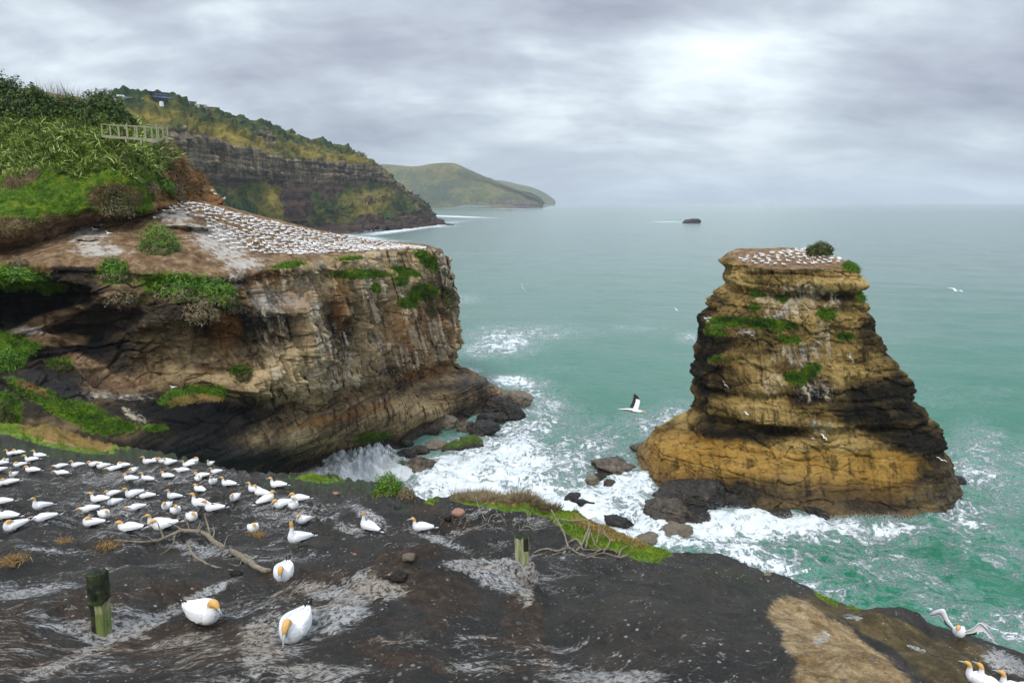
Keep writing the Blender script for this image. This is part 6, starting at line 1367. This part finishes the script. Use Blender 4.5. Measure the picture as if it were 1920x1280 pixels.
# ------------------------------------------------------------------ platform, houses, boat, spray
def beam_mesh(a, b, w, h):
    a, b = np.array(a, float), np.array(b, float); t = b - a; t /= np.linalg.norm(t); s = np.cross(t, (0, 0, 1)) if abs(t[2]) < .95 else np.array([1, 0, 0.]); s /= np.linalg.norm(s); u = np.cross(s, t)
    V = [p + s * i * w / 2 + u * j * h / 2 for p in (a, b) for i, j in ((-1, -1), (1, -1), (1, 1), (-1, 1))]
    return V, [(0, 3, 2, 1), (4, 5, 6, 7), (0, 1, 5, 4), (1, 2, 6, 5), (2, 3, 7, 6), (3, 0, 4, 7)]
def beam(name, a, b, w, h, mat, parent): return mesh_obj(name, *beam_mesh(a, b, w, h), M[mat], parent, smooth=False)
plat = empty('timber_platform', tuple(at(190, 262, 86))); O = np.array(plat.location)
rel = lambda px, py, Y: at(px, py, Y - 6) - O
front = [(190, 233, 253, 92), (206, 235, 255, 91.8), (222, 235, 256, 91.6), (238, 236, 257, 91.4), (256, 237, 258, 91.2), (272, 237.5, 260, 91.0), (284, 240, 261, 90.8), (293, 233, 259, 90.8), (304, 234, 254, 92.2), (313, 236, 257, 93.2)]
tops, bots = [], []
for px, t, b, Y in front: tops.append(rel(px, t, Y)); bots.append(rel(px + 2, b + (3 if px > 280 else 0), Y)); beam('post', bots[-1] - (0, 0, .2), tops[-1], .12, .12, 'deck', plat)
for i in range(len(tops) - 1): beam('handrail', tops[i] + (0, 0, .03), tops[i + 1] + (0, 0, .03), .13, .08, 'deck', plat)
back = [(p + np.array([-.4, 2.4, .15]), q + np.array([-.4, 2.4, .15])) for p, q in zip(tops, bots)][:8]
for p, q in back: beam('post', q, p, .09, .09, 'deck', plat)
for i in range(len(back) - 1): beam('handrail', back[i][0], back[i + 1][0], .10, .07, 'deck', plat)
beam('brace', rel(234, 240, 93), rel(238, 232, 93), .14, .14, 'deck', plat)
for i in range(len(bots) - 1):
    a, b = bots[i], bots[i + 1]; beam('deck_beam', a - (0, 0, .18), b - (0, 0, .18), .12, .2, 'deck', plat)
    bk = np.array([-.4, 2.4, .15]); V = np.array([a + (0, .1, .02), b + (0, .1, .02), b + bk, a + bk]); V = np.concatenate([V, V - (0, 0, .09)]); mesh_obj('deck_board', V, [(0, 1, 2, 3), (7, 6, 5, 4), (0, 4, 5, 1), (1, 5, 6, 2), (2, 6, 7, 3), (3, 7, 4, 0)], M['deck'], plat, smooth=False)
for px, py, Y, l in [(236, 262, 91.4, 2.4), (264, 264, 91.1, 2.6), (294, 264, 91, 2.6), (312, 262, 92.5, 2.6)]: beam('support_leg', rel(px, py - 6, Y), rel(px, py - 6, Y) - (0, 0, l * .3), .2, .2, 'deck', plat)
tag(plat, 'weathered timber viewing platform with railings on the flax slope', 'platform')

def house(px, py, wpx, Y, label, kind):
    """py = ground line; sizes measured in photo pixels at distance Y"""
    s = Y / F; P = at(px, py, Y); r = empty('house', tuple(P), -math.atan2(P[0], P[1]) + R(12)); w = wpx * s
    def bx(name, x0, x1, y0, y1, z0, z1, mat, par=r): return mesh_obj(name, [(x, y, z) for x in (x0, x1) for y in (y0, y1) for z in (z0, z1)], [(0, 1, 3, 2), (4, 6, 7, 5), (0, 4, 5, 1), (2, 3, 7, 6), (0, 2, 6, 4), (1, 5, 7, 3)], M[mat], par, smooth=False)
    if kind == 'dark':
        bx('lower_storey', -w * .40, w * .36, 0, 7, -3, 2.4, 'slate'); bx('deck', -w * .46, w * .56, -2.2, 0, -.4, .0, 'slate'); bx('balustrade', -w * .0, w * .56, -2.25, -2.1, 0, 1.0, 'glass')
        bx('upper_storey', -w * .36, w * .40, .4, 7, 2.4, 5.4, 'slate'); bx('roof', -w * .50, w * .46, -1.2, 8, 5.4, 5.8, 'slate')
        for k, (a, b, z0, z1) in enumerate([(-.30, -.16, .5, 1.9), (-.12, .02, .5, 1.9), (.06, .30, .3, 2.1), (-.26, -.10, 3.0, 4.9), (-.06, .10, 3.0, 4.9), (.13, .24, 2.9, 5.0), (.27, .37, 2.9, 5.0)]):
            yy = 0 if z1 < 2.4 else .4; f = bx('window', w * a, w * b, yy - .12, yy - .02, z0, z1, 'white_paint' if k == 9 else 'slate'); bx('pane', w * a + .12, w * b - .12, yy - .16, yy - .11, z0 + .12, z1 - .12, 'glass', f)
    elif kind == 'white':
        bx('wall', -w * .5, w * .5, 0, 6, -3, 2.4, 'white_paint'); bx('roof', -w * .54, w * .56, -1, 7, 2.4, 2.9, 'roof_pale'); bx('dormer', -w * .40, -w * .15, .5, 5, 2.9, 4.4, 'white_paint')
        for a in (-.4, -.2, 0, .2, .38): f = bx('window', w * a, w * (a + .12), -.12, -.02, .4, 1.9, 'slate'); bx('pane', w * a + .1, w * (a + .12) - .1, -.16, -.11, .5, 1.8, 'glass', f)
    elif kind == 'low':
        bx('wall', -w * .5, w * .48, 0, 6, -2, 2.2, 'wall_cream'); bx('roof', -w * .55, w * .52, -1.2, 7, 2.2, 2.6, 'roof_pale'); bx('retaining_wall', -w * .05, w * .62, -3, -2.6, -4.2, -.4, 'wall_cream')
        for a in (-.4, -.15, .12, .3): f = bx('window', w * a, w * (a + .16), -.12, -.02, .4, 1.8, 'slate'); bx('pane', w * a + .1, w * (a + .16) - .1, -.16, -.11, .5, 1.7, 'glass', f)
    else:
        bx('roof', -w * .5, w * .5, -1, 5, 2.3, 2.8, 'roof_pale'); bx('wall', -w * .4, w * .2, 1.5, 4.6, -2, 2.3, 'wall_cream')
        for a in (-.45, -.15, .15, .45): bx('post', w * a - .15, w * a + .15, -.8, -.5, -2, 2.3, 'wall_cream')
    tag(r, label, 'house'); return r
house(301, 184, 33, 725, 'dark two-storey flat roofed house on the highest point of the far ridge', 'dark')
house(242, 188, 44, 700, 'long white low house partly behind trees left of the dark house', 'white')
house(352, 194, 30, 800, 'cream low house with retaining wall right of the dark house', 'low')
house(398, 205, 26, 870, 'cream open-fronted shelter house lower down the far ridge', 'open')
house(380, 201, 16, 840, 'small pale roofed building left of the open-fronted one on the ridge', 'open')
P = at(303, 197, 700); r = empty('water_tank', tuple(P)); a = np.linspace(0, 2 * np.pi, 24, endpoint=False); V = [(2.0 * math.cos(t), 2.0 * math.sin(t), z) for z in (-1.5, 3.0) for t in a] + [(0, 0, 3.5)]; mesh_obj('tank_wall', V, [(i, (i + 1) % 24, 24 + (i + 1) % 24, 24 + i) for i in range(24)], M['white_paint'], r); mesh_obj('tank_lid', [(v[0] * 1.03, v[1] * 1.03, 3.02) for v in V[24:48]] + [(0, 0, 3.7)], [(i, (i + 1) % 24, 24) for i in range(24)] + [tuple(reversed(range(24)))], M['white_paint'], r); tag(r, 'pale round water tank on the grass below the dark house', 'water tank')
P = at(543, 249, 1065); r = empty('shelter', tuple(P)); mesh_obj('roof', *beam_mesh((-5, 0, 3), (5, 0, 3), 5, .5), M['roof_pale'], r, smooth=False)
for x in (-4, 4): mesh_obj('post', *beam_mesh((x, 0, -2), (x, 0, 2.7), .4, .4), M['deck'], r, smooth=False)
mesh_obj('mast', *beam_mesh((4.6, 1, -2), (4.6, 1, 6.5), .25, .25), M['slate'], r, smooth=False); tag(r, 'tiny flat roofed lookout shelter with a mast further along the far ridge', 'shelter')

# launch near the horizon
P = water_at(1449, 385.4); s = P[1] / F; bt = empty('motor_boat', tuple(P)); Lb = 13 * s
hull = np.array([(-.5, -.09, .0), (-.5, .09, .0), (.3, .09, 0), (.3, -.09, 0), (.5, 0, .02), (-.5, -.11, .09), (-.5, .11, .09), (.3, .11, .10), (.3, -.11, .10), (.56, 0, .14)]) * Lb
mesh_obj('hull', hull, [(0, 1, 2, 3), (3, 2, 4), (0, 5, 6, 1), (1, 6, 7, 2), (2, 7, 9, 4), (3, 4, 9, 8), (0, 3, 8, 5), (5, 8, 7, 6), (8, 9, 7)], M['white_paint'], bt, smooth=False)
V, Fc = beam_mesh((-.30 * Lb, 0, .14 * Lb), (.12 * Lb, 0, .14 * Lb), .16 * Lb, .11 * Lb); cb = mesh_obj('cabin', V, Fc, M['white_paint'], bt, smooth=False); V, Fc = beam_mesh((-.28 * Lb, 0, .155 * Lb), (.10 * Lb, 0, .155 * Lb), .17 * Lb, .03 * Lb); mesh_obj('window_band', V, Fc, M['slate'], cb, smooth=False)
V, Fc = beam_mesh((-.1 * Lb, 0, .2 * Lb), (-.1 * Lb, 0, .32 * Lb), .015 * Lb, .015 * Lb); mesh_obj('mast', V, Fc, M['white_paint'], bt, smooth=False); tag(bt, 'tiny white motor boat on the horizon beyond the sea stack', 'boat')

# the wave breaking in the cove: a heap of froth with fine drops flung off it
rg = np.random.default_rng(9)
def froth(px, py, Y, wx, wy, h, n, seed):
    P0 = at(px, py, Y); nx, ny = n, max(30, n // 3); u, v = np.meshgrid(np.linspace(-1, 1, nx), np.linspace(-1, 1, ny)); x = P0[0] + u * wx; y = P0[1] + v * wy
    Q = np.stack([x, y, 0 * x], -1) + seed; env = np.clip(1 - u ** 2, 0, 1) ** .7 * np.clip(1 - v ** 2, 0, 1) ** .6
    top = .35 + .9 * np.clip(fbm(sc3(Q, wx * .34), 2) + .35, 0, 1.4) * np.exp(-((u - .35) / .75) ** 2)
    z = P0[2] - .3 + env * h * (top + .38 * np.abs(fbm(sc3(Q, 1.5), 4)) + .16 * ridged(sc3(Q, .55), 3))
    G = np.stack([x + .25 * fbm(sc3(Q, .9) + 5, 3), y + .25 * fbm(sc3(Q, .9) + 9, 3), z], -1); return G
Wy = water_at(660, 880)[1] - 3
HEAPS = [froth(668, 888, Wy, 9.5, 2.6, 2.3, 260, 1), froth(704, 884, Wy + 1, 3.4, 2.0, 3.3, 150, 5), froth(612, 892, Wy - 2, 6, 2.2, 1.3, 180, 8)]
VV = np.concatenate([g.reshape(-1, 3) for g in HEAPS]); FF = []; n0 = 0
for g in HEAPS: FF.append(grid_faces(*g.shape[:2]) + n0); n0 += g.shape[0] * g.shape[1]
tag(mesh_obj('breaking_wave', VV, np.concatenate(FF), M['froth'], attrs=dict(var=.6 + .4 * perlin(VV * 2))), kind='stuff')
dv, ds = [], []
def fling(G, n, hmax, lean, s0, pw):
    i = rg.integers(0, G.shape[0], n); j = rg.integers(0, G.shape[1], n); b = G[i, j]; act = np.clip(fbm(np.stack([b[:, 0] / 1.7, b[:, 0] * 0 + 3, b[:, 0] * 0], -1), 3) + .45, .05, 1.3)
    t = rg.random(n) ** pw; hh = hmax * act * t; dv.append(b + np.stack([hh * lean + rg.normal(0, .10, n) * (1 + hh), rg.normal(0, .2, n), hh - .1], -1)); ds.append(s0 * rg.uniform(.3, 1.3, n) * (1.25 - .8 * t))
fling(HEAPS[0], 26000, 1.5, .12, .040, 2.6); fling(HEAPS[1], 24000, 2.9, .30, .042, 2.2); fling(HEAPS[2], 8000, .9, -.2, .040, 2.6)
for px, py, w_, n_, h_ in [(850, 868, 3.2, 3000, .9), (812, 885, 1.6, 1800, .9), (1420, 975, 4, 2200, .7), (1370, 965, 1.5, 1200, 1.0), (1190, 925, 3, 1600, .6), (1650, 975, 4, 1500, .5)]:
    P0 = water_at(px, py); v = rg.random(n_) ** 2.2 * h_; dv.append(np.stack([P0[0] + rg.normal(0, w_, n_), P0[1] + rg.normal(0, .8, n_), .3 + v], -1)); ds.append(.035 * rg.uniform(.4, 1.4, n_))
D = np.concatenate(dv); S = np.concatenate(ds); n = len(D); off = np.array([(1, 0, -.5), (-.5, .87, -.5), (-.5, -.87, -.5), (0, 0, 1)]); q = rg.normal(size=(n, 3)) * .2
V = (D[:, None, :] + off[None] * S[:, None, None] * (1 + q[:, None, :])).reshape(-1, 3); b = np.arange(n)[:, None] * 4; Fc = np.concatenate([b + np.array(t)[None] for t in ((0, 1, 3), (1, 2, 3), (2, 0, 3), (0, 2, 1))])
tag(mesh_obj('spray', V, Fc, M['froth'], smooth=False, attrs=dict(var=np.full(len(V), .8))), kind='stuff')
# ------------------------------------------------------------------ world, sun, air, render settings
SUN_EL, SUN_AZ = 52, 205     # behind the viewer's right shoulder, veiled
w = bpy.data.worlds.new('World'); SC.world = w; w.use_nodes = True; t = w.node_tree; t.nodes.clear()
class WT(NT):
    def __init__(s, tree): s.t = tree
W = WT(t); out = t.nodes.new('ShaderNodeOutputWorld')
sky = W.n('ShaderNodeTexSky', sky_type='NISHITA', sun_disc=False, sun_elevation=R(SUN_EL), sun_rotation=R(SUN_AZ))
d = W.n('ShaderNodeTexCoord').outputs['Generated']
sx = W.n('ShaderNodeSeparateXYZ', {0: d}).outputs
zz = W.math('MAXIMUM', sx[2], 0.0)
den = W.add(zz, .30)
cp = W.n('ShaderNodeCombineXYZ', {0: W.math('DIVIDE', sx[0], den), 1: W.math('DIVIDE', sx[1], den), 2: .3}).outputs[0]
wp = W.vmath('ADD', cp, W.vmath('MULTIPLY', W.ncol(cp, .8, 3), (.55, .4, 0)))
n1 = W.noise(wp, 1.0, 7, .54); n2 = W.noise(W.vmath('MULTIPLY', wp, (.7, 1.3, 1)), 2.6, 7, .58)
def lobe(px, py, width, wz=None):
    """soft patch of sky around a fixed compass direction"""
    v = ray(px, py); v = v / np.linalg.norm(v)
    q = W.vmath('SUBTRACT', d, tuple(v)); q = W.vmath('MULTIPLY', q, (1, 1, width / (wz or width)))
    L = W.n('ShaderNodeVectorMath', {0: q}, operation='LENGTH').outputs['Value']
    return W.math('SUBTRACT', 1, W.step(L, 0, width))
val = W.math('SUBTRACT', W.math('MULTIPLY_ADD', n1, .80, W.mul(n2, .62)), .155)
val = W.math('MULTIPLY_ADD', lobe(1130, 150, .48, .18), .13, val)
val = W.math('MULTIPLY_ADD', lobe(1380, 265, .36, .07), .13, val)
val = W.math('MULTIPLY_ADD', lobe(1440, 90, .28, .12), .07, val)
val = W.math('MULTIPLY_ADD', lobe(1880, 255, .20, .05), .13, val)
val = W.math('MULTIPLY_ADD', lobe(640, 60, .40, .14), .07, val)
val = W.math('MULTIPLY_ADD', lobe(960, 255, .30, .045), .06, val)
val = W.math('MULTIPLY_ADD', lobe(1250, 30, .25, .05), -.10, val)
val = W.math('MULTIPLY_ADD', lobe(300, 120, .50, .14), .05, val)
val = W.math('MULTIPLY_ADD', lobe(1800, 150, .35, .13), -.06, val)
val = W.math('MULTIPLY_ADD', lobe(1250, 225, .30, .035), -.07, val)
cloud = W.ramp(val, [(.40, (.265, .292, .365)), (.52, (.385, .418, .495)), (.62, (.490, .550, .620)), (.74, (.72, .80, .85)), (.88, (.95, 1.0, 1.03))])
hz = W.math('SUBTRACT', 1, W.step(sx[2], .0, .16))
cloud = W.mix(W.mul(hz, .50), cloud, (.31, .37, .455))
cloud = W.mix(1, cloud, W.ramp(sx[2], [(0, (.44, .44, .44)), (.30, (.47, .47, .47)), (.62, (1, 1, 1))]), 'MULTIPLY')
b1 = W.n('ShaderNodeBackground', {'Color': sky.outputs[0], 'Strength': .09}); b2 = W.n('ShaderNodeBackground', {'Color': cloud, 'Strength': 2.15})
mx = W.n('ShaderNodeMixShader', {0: .95, 1: b1.outputs[0], 2: b2.outputs[0]}); t.links.new(mx.outputs[0], out.inputs[0])
sl = bpy.data.lights.new('sun', 'SUN'); sl.energy = 1.5; sl.angle = R(11); sl.color = (1.0, .965, .90)
so = bpy.data.objects.new('sun', sl); C.objects.link(so)
az = R(SUN_AZ); sd_ = Vector((math.sin(az) * math.cos(R(SUN_EL)), math.cos(az) * math.cos(R(SUN_EL)), math.sin(R(SUN_EL))))
so.rotation_euler = sd_.to_track_quat('Z', 'Y').to_euler(); so.location = (30, -30, 120)

hm = bpy.data.materials.new('sea haze'); hm.use_nodes = True; ht = hm.node_tree; ht.nodes.clear()
ho = ht.nodes.new('ShaderNodeOutputMaterial'); hv = ht.nodes.new('ShaderNodeVolumePrincipled')
hv.inputs['Color'].default_value = (.86, .91, 1, 1); hv.inputs['Density'].default_value = HAZE; hv.inputs['Anisotropy'].default_value = 0
ht.links.new(hv.outputs[0], ho.inputs['Volume'])
if HAZE > 0:
    bv = [(x, y, z) for x in (-12900, 12900) for y in (-60, 12900) for z in (-40, 420)]
    o = mesh_obj('haze', bv, [(0, 1, 3, 2), (4, 6, 7, 5), (0, 4, 5, 1), (2, 3, 7, 6), (0, 2, 6, 4), (1, 5, 7, 3)], hm, smooth=False); tag(o, kind='stuff')
vs = SC.view_settings; vs.view_transform = 'Standard'; vs.look = 'None'; vs.gamma = 1; vs.exposure = 0.34
try: SC.cycles.use_denoising = True
except Exception: pass
SC.cycles.max_bounces = 6; SC.cycles.diffuse_bounces = 3; SC.cycles.glossy_bounces = 2; SC.cycles.transmission_bounces = 2; SC.cycles.volume_bounces = 1; SC.cycles.transparent_max_bounces = 4
SC.cycles.sample_clamp_indirect = 6
